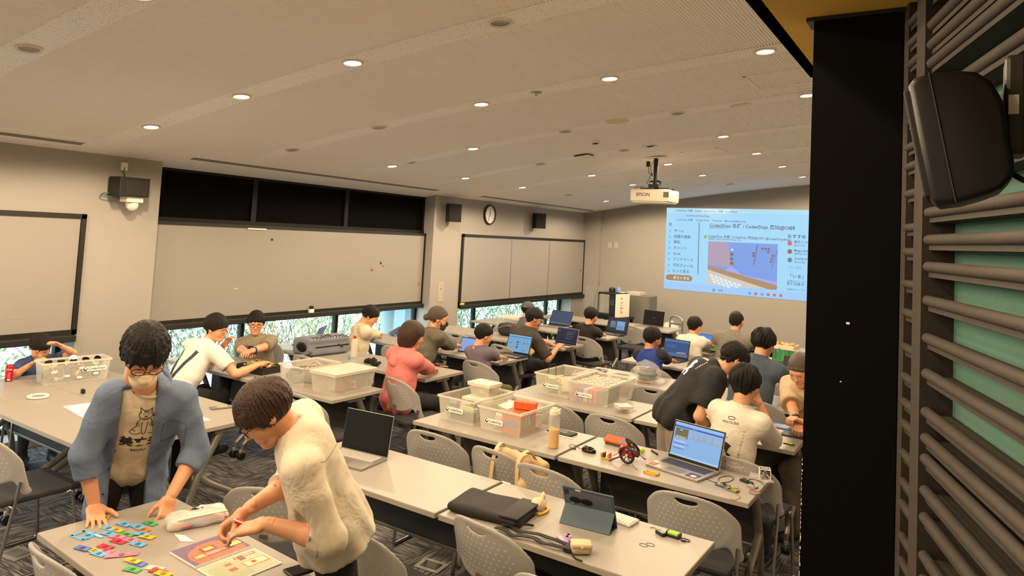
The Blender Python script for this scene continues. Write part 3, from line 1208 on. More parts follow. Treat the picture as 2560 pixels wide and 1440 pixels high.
b.tube([(p1.x - .05, .07, p1.z - .03), (p1.x + .06, .07, p1.z - .03)], .018, 10)
b.build('bracket', M_BRK, t)
MB().box(p1.x - .008, p1.x + .004, .028, .031, p1.z - .015, p1.z + .012).build('sticker', M_WPL, t)
MB().tube(smooth_path([(p1.x - .01, .05, p1.z - .09), (p1.x + .02, .03, p1.z - .11), (p1.x + .07, .05, p1.z - .095)]), .004, 6).build('cable', M_BLACK, t)

# ---------------- projected picture on the far wall
tl, bl = aty(1667.6, 519.3, YF), aty(1659.7, 721, YF)
x0 = float(tl[0] + bl[0]) / 2
z1 = float(tl[2])
z0 = float(bl[2])
Hs = z1 - z0
Ws = Hs * 16 / 9
t = thing('projected_screen', 'bright blue web page projected on the far wall', 'projection', (x0, YF - .004, z0))
ES = 0.95
M_S = {k: screen_mat('projection_' + k, c, ES * s_) for k, c, s_ in (('page', '#a5dcff', 1), ('bar', '#b4e4f4', 1), ('task', '#a8d0fb', 1), ('ink', '#6d8698', 1), ('dark', '#5a6d80', 1), ('orange', '#b0895f', 1), ('photo', '#7da2ea', 1), ('photo2', '#b3a0b8', 1), ('wood', '#b09273', 1), ('keys', '#d6cfc0', 1), ('white', '#e4f4ff', 1), ('brown', '#8d6f58', 1), ('green', '#8fc060', 1), ('red', '#c8707a', 1), ('purple', '#a9aef0', 1))}
MB().box(0, Ws, -.002, 0, 0, Hs).build('page', M_S['page'], t)
lay = [.0]


def srect(u0, u1, v0, v1, m_, nm='block', poly=None, up=0):
    y = -.003 - .0004 * up
    pts = poly or [(u0, v0), (u1, v0), (u1, v1), (u0, v1)]
    b_ = MB()
    b_.add([(u * Ws, y, Hs * (1 - v)) for u, v in pts], [tuple(range(len(pts)))])
    return b_.build(nm, m_, t)


# u,v measured on the photograph's visible part: left 0..1 of the picture
K = 0.955                                       # visible fraction of the width


def sU(px, py):
    p_ = aty(px, py, YF)
    return (float(p_[0]) - x0) / Ws, 1 - (float(p_[2]) - z0) / Hs


def sc(cx, cy):                                # crop (2080x1440 view of 1640..2030 x 500..770) to u,v
    return sU(1640 + cx / 5.333, 500 + cy / 5.333)


def spoly(pts, m_, nm='block', up=1):
    return srect(0, 0, 0, 0, m_, nm, [sc(*q) for q in pts], up)


def stext(s_, cx, cy, hpx, m_=None, up=3, bold=.01):
    u, v = sc(cx, cy)
    fm_ = frame((u * Ws, -.003 - .0004 * up, Hs * (1 - v)), (1, 0, 0), (0, 0, 1))
    text(s_, hpx / 1440 * 270 / 1750 * 14.0, fm_, m_ or M_S['dark'], t, name='page_text', align='LEFT', bold=bold)


spoly([(147, 103), (2090, 136), (2090, 195), (143, 175)], M_S['bar'], 'tab_bar')
spoly([(600, 125), (1000, 130), (1000, 180), (600, 172)], M_S['white'], 'active_tab', 2)
stext('CoderDojo 名護 - CoderDojo', 260, 140, 34)
stext('CoderDojo 名護 / CoderDojo', 655, 150, 34)
stext('x.com/CoderDojoNago', 400, 207, 34)
stext('CoderDojo 名護', 275, 262, 32)
stext('Google Drive    Tinkercad    Microsoft MakeCode', 540, 268, 32)
stext('X', 172, 326, 64, bold=.02)
for k, (s_, y) in enumerate((('ホーム', 410), ('話題を検索', 487), ('通知', 560), ('チャット', 637), ('Grok', 714), ('ブックマーク', 788), ('プロフィール', 868), ('もっと見る', 944))):
    stext(s_, 240 - k * 3, y, 48, bold=.01 if s_ != 'プロフィール' else .02)
    u, v = sc(190 - k * 3, y)
    r_ = .009
    ring = MB()
    ring.tube([(u * Ws + r_ * 2.2 * math.cos(a * PI / 8), -.0045, Hs * (1 - v) + r_ * 2.2 * math.sin(a * PI / 8)) for a in range(16)], .003, 4, closed=True)
    ring.build('menu_icon', M_S['ink'], t)
spoly([(130, 1035), (140, 1000), (175, 990), (440, 1005), (475, 1020), (486, 1050), (472, 1080), (440, 1085), (170, 1066), (138, 1056)], M_S['orange'], 'post_button')
stext('ポストする', 230, 1035, 46, M_S['white'], bold=.02)
spoly([(572, 300), (584, 300), (566, 990), (554, 990)], M_S['ink'], 'scroll_bar')
stext('CoderDojo 名護 / CoderDojo 恩納@OIST', 715, 338, 60, bold=.02)
stext('8,863 件のポスト', 715, 370, 30, M_S['ink'])
stext('CoderDojo 名護 / CoderDojo 恩納@OIST @CoderDojoNago', 700, 482, 40, bold=.015)
stext('投稿先: @CoderDojoNago さん', 700, 515, 32, M_S['ink'])
spoly([(634, 505), (650, 470), (675, 465), (684, 490), (665, 510)], M_S['green'], 'avatar', 2)
spoly([(700, 550), (1625, 590), (1610, 1200), (685, 1120)], M_S['photo'], 'photo', 2)
spoly([(700, 550), (960, 562), (1000, 900), (690, 860)], M_S['photo2'], 'photo_glare', 3)
spoly([(1150, 1000), (1615, 1090), (1612, 1150), (900, 960), (1000, 870)], M_S['purple'], 'photo_glare', 3)
spoly([(692, 870), (1615, 1140), (1610, 1200), (1480, 1190), (690, 940)], M_S['wood'], 'photo_bezel', 4)
spoly([(690, 925), (1480, 1185), (1280, 1170), (685, 1120)], M_S['keys'], 'photo_keyboard', 5)
for i in range(3):
    for j in range(7 - i):
        x_, y_ = 715 + j * 62 + i * 20, 985 + j * 21 + i * 42
        if y_ < 1130 + j * 4:
            spoly([(x_, y_), (x_ + 44, y_ + 14), (x_ + 50, y_ + 44), (x_ + 8, y_ + 32)], M_S['white'], 'photo_key', 6)
for x_, y_ in ((1012, 723), (1010, 785), (1010, 843), (1420, 650), (1462, 652), (1505, 654), (1497, 692), (1560, 745), (1548, 785), (1535, 822), (1300, 710), (1300, 745)):
    r_ = 24 if x_ < 1100 else 17
    spoly([(x_ + r_ * math.cos(a * PI / 6), y_ + r_ * math.sin(a * PI / 6)) for a in range(12)], M_S['brown'], 'photo_dot', 6)
spoly([(1016 + 14 * math.cos(a * PI / 6), 662 + 14 * math.sin(a * PI / 6)) for a in range(12)], M_S['white'], 'photo_dot', 6)
for a_, b_ in (((1345, 595), (1295, 860)), ((1355, 598), (1305, 870)), ((1615, 680), (1540, 915))):
    spoly([a_, (a_[0] + 6, a_[1]), (b_[0] + 6, b_[1]), b_], M_S['dark'], 'photo_line', 6)
stext('検索', 1780, 382, 34, M_S['ink'])
stext('おすすめ', 1752, 487, 56, bold=.02)
for k, (s_, s2, y) in enumerate((('朝子こつぶ', '@asacotsu', 562), ('Mogu_Eve', '@Mogu_Eve', 672), ('ひげおやま', '@oyamap3', 785))):
    stext(s_, 1842, y, 40, bold=.015)
    stext(s2, 1842, y + 40, 30, M_S['ink'])
    spoly([(1785 + 32 * math.cos(a * PI / 6), y + 15 + 32 * math.sin(a * PI / 6)) for a in range(12)], M_S[('red', 'brown', 'ink')[k]], 'avatar', 4)
stext('さらに表示', 1752, 898, 34, M_S['photo'])
stext('「いま」を見', 1752, 1014, 56, bold=.015)
stext('日本のトレンド', 1745, 1080, 32, M_S['ink'])
stext('ゆくひゆう', 1742, 1115, 42, bold=.02)
stext('日本のトレンド', 1742, 1190, 32, M_S['ink'])
spoly([(108, 1085), (750, 1140), (2090, 1250), (2090, 1360), (103, 1180)], M_S['task'], 'task_bar', 1)
spoly([(755, 1180), (790, 1183), (787, 1222), (752, 1219)], M_S['photo'], 'task_icon', 3)
stext('検索', 830, 1208, 32, M_S['ink'])
for x_, c_ in ((1250, 'photo'), (1332, 'red'), (1415, 'photo'), (1498, 'red'), (1580, 'red'), (1665, 'red')):
    y_ = 1245 + (x_ - 1250) * .07
    spoly([(x_ - 18, y_ - 18), (x_ + 18, y_ - 16), (x_ + 17, y_ + 18), (x_ - 19, y_ + 16)], M_S[c_], 'task_icon', 3)
# ================================================================== TABLES
M_TOP = mat('table_laminate', '#97918a', rough=0.42, var=0.02)
M_EDGE = mat('table_edge', '#9d9689', rough=0.5, var=0.03)
M_LEG = mat('grey_cast_leg', '#8b857a', rough=0.38, metal=0.55, var=0.08)
M_MOD = mat('modesty_panel_grey', '#3c3a37', rough=0.8, var=0.08)
M_CASTW = mat('caster_black', '#1b1a19', rough=0.5, var=0.05)
M_CASTG = mat('caster_grey', '#a7a198', rough=0.5, var=0.05)


def make_table():
    """1.2 x 0.6 flip-top table, user side at -y, modesty panel at +y"""
    t = thing('training_table', 'white flip-top table', 'table', (0, 0, 0), 0, 'white training tables')
    MB().box(-.598, .598, -.298, .298, TZ - .026, TZ, ch=.003).build('table_top', M_TOP, t)
    e = MB()
    e.box(-.5995, .5995, -.2995, -.297, TZ - .027, TZ - .003)
    e.box(-.5995, .5995, .297, .2995, TZ - .027, TZ - .003)
    e.box(-.5995, -.597, -.2995, .2995, TZ - .027, TZ - .003)
    e.box(.597, .5995, -.2995, .2995, TZ - .027, TZ - .003)
    e.build('edge_band', M_EDGE, t)
    MB().box(-.53, .53, .215, .227, .31, .665, ch=.003).build('modesty_panel', M_MOD, t)
    MB().box(-.54, .54, .205, .235, .292, .312, ch=.004).build('panel_rail', M_LEG, t)
    MB().box(-.54, .54, -.03, .03, TZ - .07, TZ - .030, ch=.004).build('flip_beam', M_CASTW, t)
    for s_ in (-1, 1):
        X = s_ * .55
        lg = MB()
        # rear post: slight curve, and front branch
        post = bez([(X, .03, .69), (X, .10, .55), (X, .21, .40), (X, .255, .22), (X, .262, .085)], 14)
        lg.tube(post, [.030 - .010 * i / 14 for i in range(15)], 8)
        br = bez([(X, .185, .40), (X, .10, .30), (X, -.05, .27), (X, -.21, .145), (X, -.235, .12)], 12)
        lg.tube(br, [.026 - .008 * i / 12 for i in range(13)], 8)
        lg.tube([(X, -.235, .13), (X, -.24, .075)], .016, 8)
        lg.box(X - .03, X + .03, -.09, .10, TZ - .060, TZ - .028, ch=.004)
        leg = lg.build('leg', M_LEG, t, auto=.8)
        for y in (-.24, .262):
            c_ = MB()
            c_.cyl((X - .026, y - .012, .031), .031, .020, 18, axis=(1, 0, 0))
            c_.cyl((X + .008, y - .012, .031), .031, .020, 18, axis=(1, 0, 0))
            co = c_.build('caster', M_CASTW, leg, auto=.7)
            MB().box(X - .012, X + .012, y - .024, y + .016, .025, .085, ch=.004).build('caster_fork', M_CASTG, leg)
    return t


TAB0 = make_table()
tab_used = [False]


def table(cx, cy, rz, label):
    if not tab_used[0]:
        t = TAB0
        tab_used[0] = True
    else:
        t = copy_tree(TAB0)
    t.location = (cx, cy, 0)
    t.rotation_euler = (0, 0, rz)
    t['label'] = label
    return t


XA, XB = -6.05, -4.85
table(XA, 2.53, 0, 'white table under the red can, nearest the leftmost window')
table(XB, 2.53, 0, 'white table right in front of the masked man in the blue shirt')
table(XA, 3.13, PI, 'white table carrying the clear box of electronics, behind the red can')
table(XB, 3.13, PI, 'white table with the phone lying at its far corner, behind the masked man')
for k, (yc, l1, l2) in enumerate((
        (4.36, 'white table where the grey tee man rests his arms', 'white table carrying the two frosted storage boxes'),
        (5.52, 'white table under the grey backpack', 'white table in front of the woman in pink'),
        (6.78, 'white table where the person in the cream jumper writes', 'white table with the yellow bag and the boy in purple-grey'),
        (8.20, 'white table in front of the pier, left of the man in the black cap', 'white table where the man in the black cap types'),
        (9.52, 'white table with the thin silver laptop in front of the third window', 'white table where the boy in the black tee sits'),
        (11.15, 'white table in front of the 3D printer stand', 'white table with the black screen laptop before the far wall'))):
    xo = .32 if k == 5 else 0
    table(XA + xo, yc, 0, l1)
    table(XB + xo, yc, 0, l2)
XM, XN = -2.80, -1.58
p1, p2 = onT(85, 1325), onT(440, 1245)
ang0 = (math.atan2(p2.y - p1.y, p2.x - p1.x) - PI / 2) * .35
c0 = (p1 + p2) / 2 + Vector((math.cos(ang0), math.sin(ang0), 0)) * .60
table(c0.x, c0.y, ang0, 'front white table covered with coloured paper slips')
FT_ANG = ang0
for k, (yc, l1, l2) in enumerate((
        (3.14, 'empty white table behind the woman in the cream blouse', 'white table with the black laptop sleeve and the tablet'),
        (4.36, 'white table with the bottle of yellow drink and two clear boxes', 'white table with the big open grey laptop'),
        (5.60, 'white table carrying two clear boxes, one full of filament spools', 'white table beside the standing man in the black tee'),
        (6.86, 'white table with bagged filament spools', 'white table in front of the man in slate blue'),
        (8.10, 'white table of the boy in the blue raglan tee', 'white table behind the green game screen'),
        (9.32, 'white table of the boy in the white tee with a game on his laptop', 'white table in front of the man in the grey knit'),
        (10.60, 'white table nearest the far wall, left of the grey knit', 'white table with a cream tray nearest the far wall'))):
    xo = 0.02 * k
    table(XM + .0 * k, yc, 0, l1)
    table(XN, yc, 0, l2)

# ================================================================== CHAIRS


def dotted_shell():
    M = bpy.data.materials.new('translucent_chair_shell')
    M.use_nodes = True
    N, L = M.node_tree.nodes, M.node_tree.links
    b = N['Principled BSDF']
    b.inputs['Roughness'].default_value = 0.45
    tc = N.new('ShaderNodeTexCoord')
    sp = N.new('ShaderNodeSeparateXYZ')
    L.new(tc.outputs['Object'], sp.inputs[0])

    def mth(op, a, bb=None):
        n = N.new('ShaderNodeMath')
        n.operation = op
        for i, v in enumerate((a, bb)):
            if v is None:
                continue
            if isinstance(v, (int, float)):
                n.inputs[i].default_value = v
            else:
                L.new(v, n.inputs[i])
        return n.outputs[0]

    # staggered dot grid in x / z
    gz = mth('DIVIDE', sp.outputs['Z'], 0.026)
    row = mth('FLOOR', gz)
    par = mth('MULTIPLY', mth('MODULO', row, 2.0), 0.5)
    gx = mth('ADD', mth('DIVIDE', sp.outputs['X'], 0.030), par)
    fx = mth('SUBTRACT', mth('FRACT', mth('ADD', gx, 100.0)), 0.5)
    fz = mth('SUBTRACT', mth('FRACT', gz), 0.5)
    d2 = mth('ADD', mth('MULTIPLY', fx, fx), mth('MULTIPLY', fz, fz))
    dot = mth('LESS_THAN', d2, 0.030)
    # only inside the oval panel
    ex = mth('DIVIDE', sp.outputs['X'], 0.195)
    ez = mth('DIVIDE', mth('SUBTRACT', sp.outputs['Z'], 0.655), 0.118)
    inn = mth('LESS_THAN', mth('ADD', mth('MULTIPLY', ex, ex), mth('MULTIPLY', ez, ez)), 1.0)
    fac = mth('MULTIPLY', dot, inn)
    mx = N.new('ShaderNodeMix')
    mx.data_type = 'RGBA'
    mx.inputs[6].default_value = (*lin('#b4b2b0'), 1)
    mx.inputs[7].default_value = (*lin('#efeae0'), 1)
    L.new(fac, mx.inputs[0])
    L.new(mx.outputs[2], b.inputs['Base Color'])
    bp = N.new('ShaderNodeBump')
    bp.inputs['Strength'].default_value = 0.6
    bp.inputs['Distance'].default_value = 0.003
    L.new(fac, bp.inputs['Height'])
    L.new(bp.outputs[0], b.inputs['Normal'])
    tr = N.new('ShaderNodeBsdfTransparent')
    tl = N.new('ShaderNodeBsdfTranslucent')
    tl.inputs[0].default_value = (0.6, 0.58, 0.54, 1)
    m1 = N.new('ShaderNodeMixShader')
    m1.inputs[0].default_value = 0.30
    L.new(b.outputs[0], m1.inputs[1])
    L.new(tl.outputs[0], m1.inputs[2])
    m2 = N.new('ShaderNodeMixShader')
    m2.inputs[0].default_value = 0.86
    L.new(tr.outputs[0], m2.inputs[1])
    L.new(m1.outputs[0], m2.inputs[2])
    L.new(m2.outputs[0], N['Material Output'].inputs[0])
    return M


M_SHELL = dotted_shell()
M_SEAT = mat('seat_pad_charcoal', '#2f2f33', rough=0.85, var=0.1, bump=0.15, bscale=400)
M_TUBE = mat('chair_tube', '#aaa69e', rough=0.22, metal=0.95, var=0.04)


def chair_shell():
    s_ = SDF((-.285, -.12, .44), (.285, .16, .84), .0056)
    X, Y, Z = s_.grid()
    # bent sheet: sides come forward, top leans back
    yc = -0.02 + 1.35 * X * X - (Z - .66) * .26
    q = np.abs(X / .240) ** 2.3 + np.abs((Z - .665) / .148) ** 2.3
    pan = (q ** (1 / 2.3) - 1) * .148
    arm = np.full_like(pan, 1)
    for sg in (-1, 1):
        a, b_ = np.array((sg * .215, .67)), np.array((sg * .244, .50))
        ab = b_ - a
        tt = np.clip(((X - a[0]) * ab[0] + (Z - a[1]) * ab[1]) / (ab @ ab), 0, 1)
        dd = np.sqrt((X - a[0] - tt * ab[0]) ** 2 + (Z - a[1] - tt * ab[1]) ** 2) - (.030 - .008 * tt)
        arm = np.minimum(arm, dd)
    out = smin(pan, arm, .05)
    slot = (np.sqrt((X / .062) ** 2 + ((Z - .772) / .018) ** 2) - 1) * .018
    slot = np.maximum(slot, Z - .780)
    rim = np.clip(1 - np.abs(pan + .012) / .014, 0, 1) * .0035
    th = np.abs(Y - yc) - (.0066 + rim + np.clip((.60 - Z) / .12, 0, 1) * .008)
    d = np.maximum(np.maximum(th * .8, out), -slot)
    s_.D = d.astype(np.float32)
    return s_.mesh('backrest', relax=4)


def make_chair():
    t = thing('stacking_chair', 'grey shell chair', 'chair', (0, 0, 0), 0, 'translucent grey stacking chairs')
    obj('backrest', chair_shell(), M_SHELL, t, smooth=True)
    MB().box(-.225, .225, -.03, .42, .425, .462, ch=.016).build('seat', M_SEAT, t, auto=.7)
    for sg in (-1, 1):
        x_ = sg * .245
        pts = [(x_, .068, .56), (x_ * 1.0, .045, .40), (x_ * 1.01, -.02, .06), (x_ * 1.01, -.012, .022), (x_ * 1.01, .03, .012), (x_ * 1.01, .36, .012), (x_ * 1.0, .40, .022), (x_ * .985, .405, .06), (x_ * .95, .37, .40), (x_ * .90, .34, .425)]
        MB().tube(smooth_path(pts, 4), .0105, 8).build('leg', M_TUBE, t, auto=.9)
    c_ = MB()
    c_.tube([(-.23, .35, .418), (.23, .35, .418)], .010, 8)
    c_.tube([(-.245, .05, .418), (.245, .05, .418)], .010, 8)
    c_.build('cross_tube', M_TUBE, t)
    MB().box(-.022, .022, -.013, -.010, .545, .565).build('name_plate', mat('plate_brown', '#6b5a4c', rough=.5), t)
    return t


CH0 = make_chair()
ch_used = [False]
CHAIRS = []


def chair(x, y, deg, label):
    """deg: direction the sitter faces, 0 = +Y (towards the screen), positive turns left"""
    if not ch_used[0]:
        t = CH0
        ch_used[0] = True
    else:
        t = copy_tree(CH0)
    t.location = (x, y, 0)
    t.rotation_euler = (0, 0, math.radians(deg))
    t['label'] = label
    CHAIRS.append((x, y))
    return t


def cpx(px, py, y):
    """x of a chair whose back top (z~0.8, behind its origin) shows at the pixel, on depth line y"""
    return float(aty(px, py, y - .06)[0]) - .055


def ctop(px, py, deg, dx=0.0):
    """chair origin from the pixel of its back's top centre"""
    p = atz(px, py, .80)
    a = math.radians(deg)
    return float(p[0]) - math.sin(a) * .06 + dx, float(p[1]) + math.cos(a) * .06


cq = onT(92, 1356, .74)
chair(cq.x + .24, cq.y - .05, math.degrees(FT_ANG) * 1.0, 'chair at the lower left corner, backrest seen edge-on beside the paper slips table')
chair(cpx(665, 1200, 2.40), 2.40, 28, 'chair beyond the spiral book, behind the hands of the woman in the blouse')
chair(*ctop(868, 1322, -8), -8, 'chair right behind the woman in the cream blouse, with charcoal seat showing')
chair(*ctop(1186, 1310, -10), -10, 'chair in front of the black laptop sleeve')
chair(*ctop(1380, 1462, 0), 0, 'chair at the bottom edge holding a beige hat')
chair(cpx(1740, 1225, 3.76), 3.76, 0, 'chair in front of the open grey laptop and loose circuit boards')
chair(cpx(1082, 1085, 3.72), 3.72, 2, 'empty chair behind the empty table, left of the tote bag')
chair(cpx(1245, 1120, 3.70), 3.70, -8, 'chair with a beige tote bag hung on its back')
chair(cpx(1375, 1205, 3.66), 3.62, -4, 'chair behind the tablet, mostly hidden by the table edge')
chair(cpx(1385, 1010, 5.02), 5.02, 0, 'chair behind the bottle of yellow drink')
chair(cpx(1535, 1030, 4.98), 4.98, -4, 'empty chair left of the standing man in grey trousers')
chair(cpx(1880, 1125, 4.82), 4.60, -6, 'chair of the young man in the white printed tee')
chair(cpx(1640, 968, 6.22), 6.22, 0, 'chair below the bagged filament spools')
chair(cpx(1785, 1005, 6.15), 6.15, 4, 'chair between the leaning man and the white printed tee')
chair(cpx(1900, 965, 6.40), 6.40, 0, 'chair of the man in slate blue')
chair(cpx(990, 935, 4.78), 4.80, -14, 'chair of the woman in the pink hoodie')
chair(cpx(1195, 897, 6.02), 6.02, -8, 'chair of the boy in the purple-grey tee')
chair(cpx(760, 985, 3.86), 3.82, -4, 'chair in front of the two frosted storage boxes')
chair(cpx(1462, 843, 8.60), 8.62, -6, 'chair of the boy in the black tee')
chair(cpx(1578, 822, 10.35), 10.40, -4, 'chair in front of the black screen laptop')
chair(-2.80, 7.18, 0, 'chair of the boy in the blue raglan tee')
chair(-2.84, 8.44, 0, 'chair of the boy in the white tee')
chair(-2.34, 8.46, 0, 'chair of the man in the grey knit')
chair(cpx(985, 852, 6.02), 6.04, 0, 'chair between the cream jumper and the pink hoodie')
chair(cpx(1145, 833, 7.45), 7.45, 0, 'chair near the pier behind the tablet screen')
chair(cpx(1275, 832, 8.72), 8.60, 0, 'chair of the child in the grey cap, before the third window')
chair(cpx(775, 888, 4.98), 4.92, 0, 'chair half hidden below the grey backpack')
chair(-6.43, 5.10, 205, 'chair of the man in the grey tee')
chair(-5.88, 3.48, -20, 'chair of the man with dungaree straps')
chair(cpx(10, 1085, 2.0), 1.90, 0, 'chair at the far left edge with black seat')
chair(-6.78, 3.04, -105, 'chair of the boy behind the box of electronics')
chair(-4.65, 7.12, -12, 'chair of the man in the black cap')
chair(-4.86, 5.84, -14, 'chair of the person in the olive jacket')
chair(-6.06, 5.86, -28, 'chair of the person in the cream jumper')
chair(-.86, 6.16, 150, 'chair of the person cut off by the pillar')
chair(-1.62, 7.55, 0, 'white-looking chair beyond the green game screen')
# ================================================================== THINGS ON THE TABLES
M_CLEAR = mat('frosted_box_plastic', '#dcd8cc', rough=0.35, var=0.02, alpha=0.30)
M_CLEAR2 = mat('clear_box_plastic', '#e6e6e0', rough=0.2, var=0.02, alpha=0.26)
M_RIMP = mat('box_rim_plastic', '#e4ded0', rough=0.35, var=0.02, alpha=0.58)
M_INK = mat('black_ink', '#15130f', rough=0.6, var=0)
M_PAPER = mat('white_paper', '#e9e4da', rough=0.8, var=0.03)
M_ORANGE = mat('orange_card', '#d9541c', rough=0.55, var=0.08)
M_SIL = mat('laptop_silver', '#a7a39d', rough=0.35, metal=0.6, var=0.03)
M_LDARK = mat('laptop_dark', '#2b2b2e', rough=0.4, metal=0.3, var=0.05)
M_KEYS = mat('keycaps_dark', '#37363a', rough=0.5, var=0.05)
M_BEZ = mat('screen_bezel', '#0b0b0c', rough=0.4, var=0, spec=0.2)
M_WIRE = mat('black_wire', '#1b1815', rough=0.5, var=0.1)


def cj(name, c, **k):
    if name in ('cloth', 'chambray'):
        k = dict(dict(rough=.85, var=.08, vscale=14, bump=.12, bscale=350, wrinkle=.38), **k)
    return mat(name + '_' + (c.strip('#') if isinstance(c, str) else ''), c, **k)


def rect_parts(parent, Mf, w, h, rects, z=.0004, name='screen_block', strength=.85):
    """flat coloured rectangles on a w x h face; u,v in 0..1 from the top left"""
    for i, (u0, u1, v0, v1, c) in enumerate(rects):
        b = MB()
        b.add([((u - .5) * w, (.5 - v) * h, z + .0002 * i) for u, v in ((u0, v1), (u1, v1), (u1, v0), (u0, v0))], [(0, 1, 2, 3)], Mf)
        b.build(name, screen_mat('scr_' + c.strip('#'), c, strength) if strength else cj('print', c, rough=.6), parent)


def laptop(loc, rz, label, w=.33, d=.225, ang=112, body=None, screen='#8ec0ee', rects=(), keys=None, strength=.8, name='laptop', words=()):
    """user side at local -y"""
    t = thing(name, label, 'laptop', loc, rz, 'open laptops')
    body = body or M_SIL
    MB().box(-w / 2, w / 2, -d / 2, d / 2, .001, .016, ch=.004).build('base', body, t, auto=.6)
    kb = MB()
    nc, nr = 14, 5
    kw, kd = w * .86 / nc, d * .44 / nr
    for i in range(nc):
        for j in range(nr):
            x_, y_ = -w * .43 + i * kw, -d * .02 + j * kd
            kb.box(x_ + .0012, x_ + kw - .0012, y_ + .0012, y_ + kd - .0012, .016, .0178)
    kb.build('keyboard', keys or M_KEYS, t, kind='stuff')
    MB().box(-w * .15, w * .15, -d * .44, -d * .10, .016, .0165).build('touchpad', cj('touchpad', '#6f6c68', rough=.4), t)
    a = math.radians(ang)
    hd = d * .97
    Ml = Matrix.Translation((0, d / 2 - .006, .016)) @ Matrix.Rotation(PI - a, 4, 'X') @ Matrix.Identity(4)
    # lid plane: local x = width, local y = from the hinge upward, facing -z' toward the user
    up = Vector((0, -math.cos(a), math.sin(a)))
    Mf = frame(Vector((0, d / 2 - .004, .014)), (1, 0, 0), up)
    lid = MB().box(-w / 2, w / 2, 0, hd, -.006, .0, M=Mf, ch=.0025).build('lid', body, t)
    MB().box(-w / 2 + .003, w / 2 - .003, .004, hd - .003, .0, .0012, M=Mf).build('bezel', M_BEZ, lid)
    sw, sh_ = w * .94, hd * .86
    Ms = Mf @ Matrix.Translation((0, hd * .525, .0014))
    MB().box(-sw / 2, sw / 2, -sh_ / 2, sh_ / 2, 0, .0004, M=Ms).build('screen', screen_mat('scr_' + screen.strip('#'), screen, strength), lid)
    rect_parts(lid, Ms, sw, sh_, rects, .0008, strength=strength)
    for (s_, u, v, size, c) in words:
        text(s_, size, Ms @ Matrix.Translation(((u - .5) * sw, (.5 - v) * sh_, .002)), screen_mat('scr_' + c.strip('#'), c, strength), lid, name='screen_text', align='LEFT')
    return t


def box3(N, L, R, z=TZ):
    """near, left and right base corners in pixels -> (centre, rz, size along L, size along R); local x = N->R, local y = N->L"""
    n, l, r = onT(*N, z), onT(*L, z), onT(*R, z)
    ang = math.atan2(r.y - n.y, r.x - n.x)
    sx, sy = (r - n).length, (l - n).length
    return n, ang, sx, sy


def clear_box(label, N, ang, sx, sy, h, name='storage_box', logo=None, lid=False, m_=None, zb=TZ, rim=True):
    """N = near base corner in world, x axis along ang, y axis 90 degrees left of it"""
    m_ = m_ or M_CLEAR
    ca, sa = math.cos(ang), math.sin(ang)
    c = Vector((N[0] + ca * sx / 2 - sa * sy / 2, N[1] + sa * sx / 2 + ca * sy / 2, zb + .001))
    t = thing(name, label, 'box', c, ang, 'clear plastic storage boxes')
    e, th = .018, .003
    bx, by, tx, ty = sx / 2 - e, sy / 2 - e, sx / 2, sy / 2
    b = MB()
    b.box(-bx, bx, -by, by, 0, th)
    for s_ in (-1, 1):
        b.add([(s_ * bx, -by, 0), (s_ * bx, by, 0), (s_ * tx, ty, h), (s_ * tx, -ty, h), (s_ * (bx - th), -by, 0), (s_ * (bx - th), by, 0), (s_ * (tx - th), ty, h), (s_ * (tx - th), -ty, h)],
              [(0, 1, 2, 3), (7, 6, 5, 4), (3, 2, 6, 7)])
        b.add([(-bx, s_ * by, 0), (bx, s_ * by, 0), (tx, s_ * ty, h), (-tx, s_ * ty, h), (-bx, s_ * (by - th), 0), (bx, s_ * (by - th), 0), (tx, s_ * (ty - th), h), (-tx, s_ * (ty - th), h)],
              [(0, 1, 2, 3), (7, 6, 5, 4), (3, 2, 6, 7)])
    b.build('body', m_, t)
    if rim:
        r = MB()
        for s_ in (-1, 1):
            r.box(-tx - .008, tx + .008, s_ * ty - .006, s_ * ty + .008 * s_ + .001, h - .012, h + .003)
            r.box(s_ * tx - .006, s_ * tx + .008 * s_ + .001, -ty, ty, h - .012, h + .003)
        r.build('rim', M_RIMP, t)
    if lid:
        MB().box(-tx - .010, tx + .010, -ty - .010, ty + .010, h + .003, h + .014, ch=.004).build('lid', M_RIMP, t)
    if logo:
        face, u, v, size = logo
        if face == 'y-':
            Mf = frame((u, -by - e * v / h - .003, v), (1, 0, 0), (0, e, h))
        else:
            Mf = frame((-bx - e * v / h - .003, u, v), (0, -1, 0), (-e, 0, h))
        sticker = MB()
        sticker.prism([(-2.9 * size, -.62 * size), (2.9 * size, -.62 * size), (3.05 * size, 0), (2.9 * size, .62 * size), (-2.9 * size, .62 * size), (-3.05 * size, 0)], 0, .0006, M=Mf)
        st = sticker.build('logo_sticker', cj('sticker_white', '#efece4', rough=.5), t)
        text('CoderDojo', size, Mf @ Matrix.Translation((.55 * size, 0, .001)), M_INK, st, bold=.02, sx=.92)
        yy = MB()
        yy.prism([(-2.35 * size + .55 * size * math.cos(k * PI / 10), .55 * size * math.sin(k * PI / 10)) for k in range(20)], 0, .0009, M=Mf)
        yy.build('logo_disc', M_INK, st)
        yy = MB()
        yy.prism([(-2.28 * size + .30 * size * math.cos(k * PI / 8), .12 * size + .30 * size * math.sin(k * PI / 8)) for k in range(16)], 0, .0012, M=Mf)
        yy.build('logo_swirl', cj('sticker_white', '#efece4', rough=.5), st)
    return t


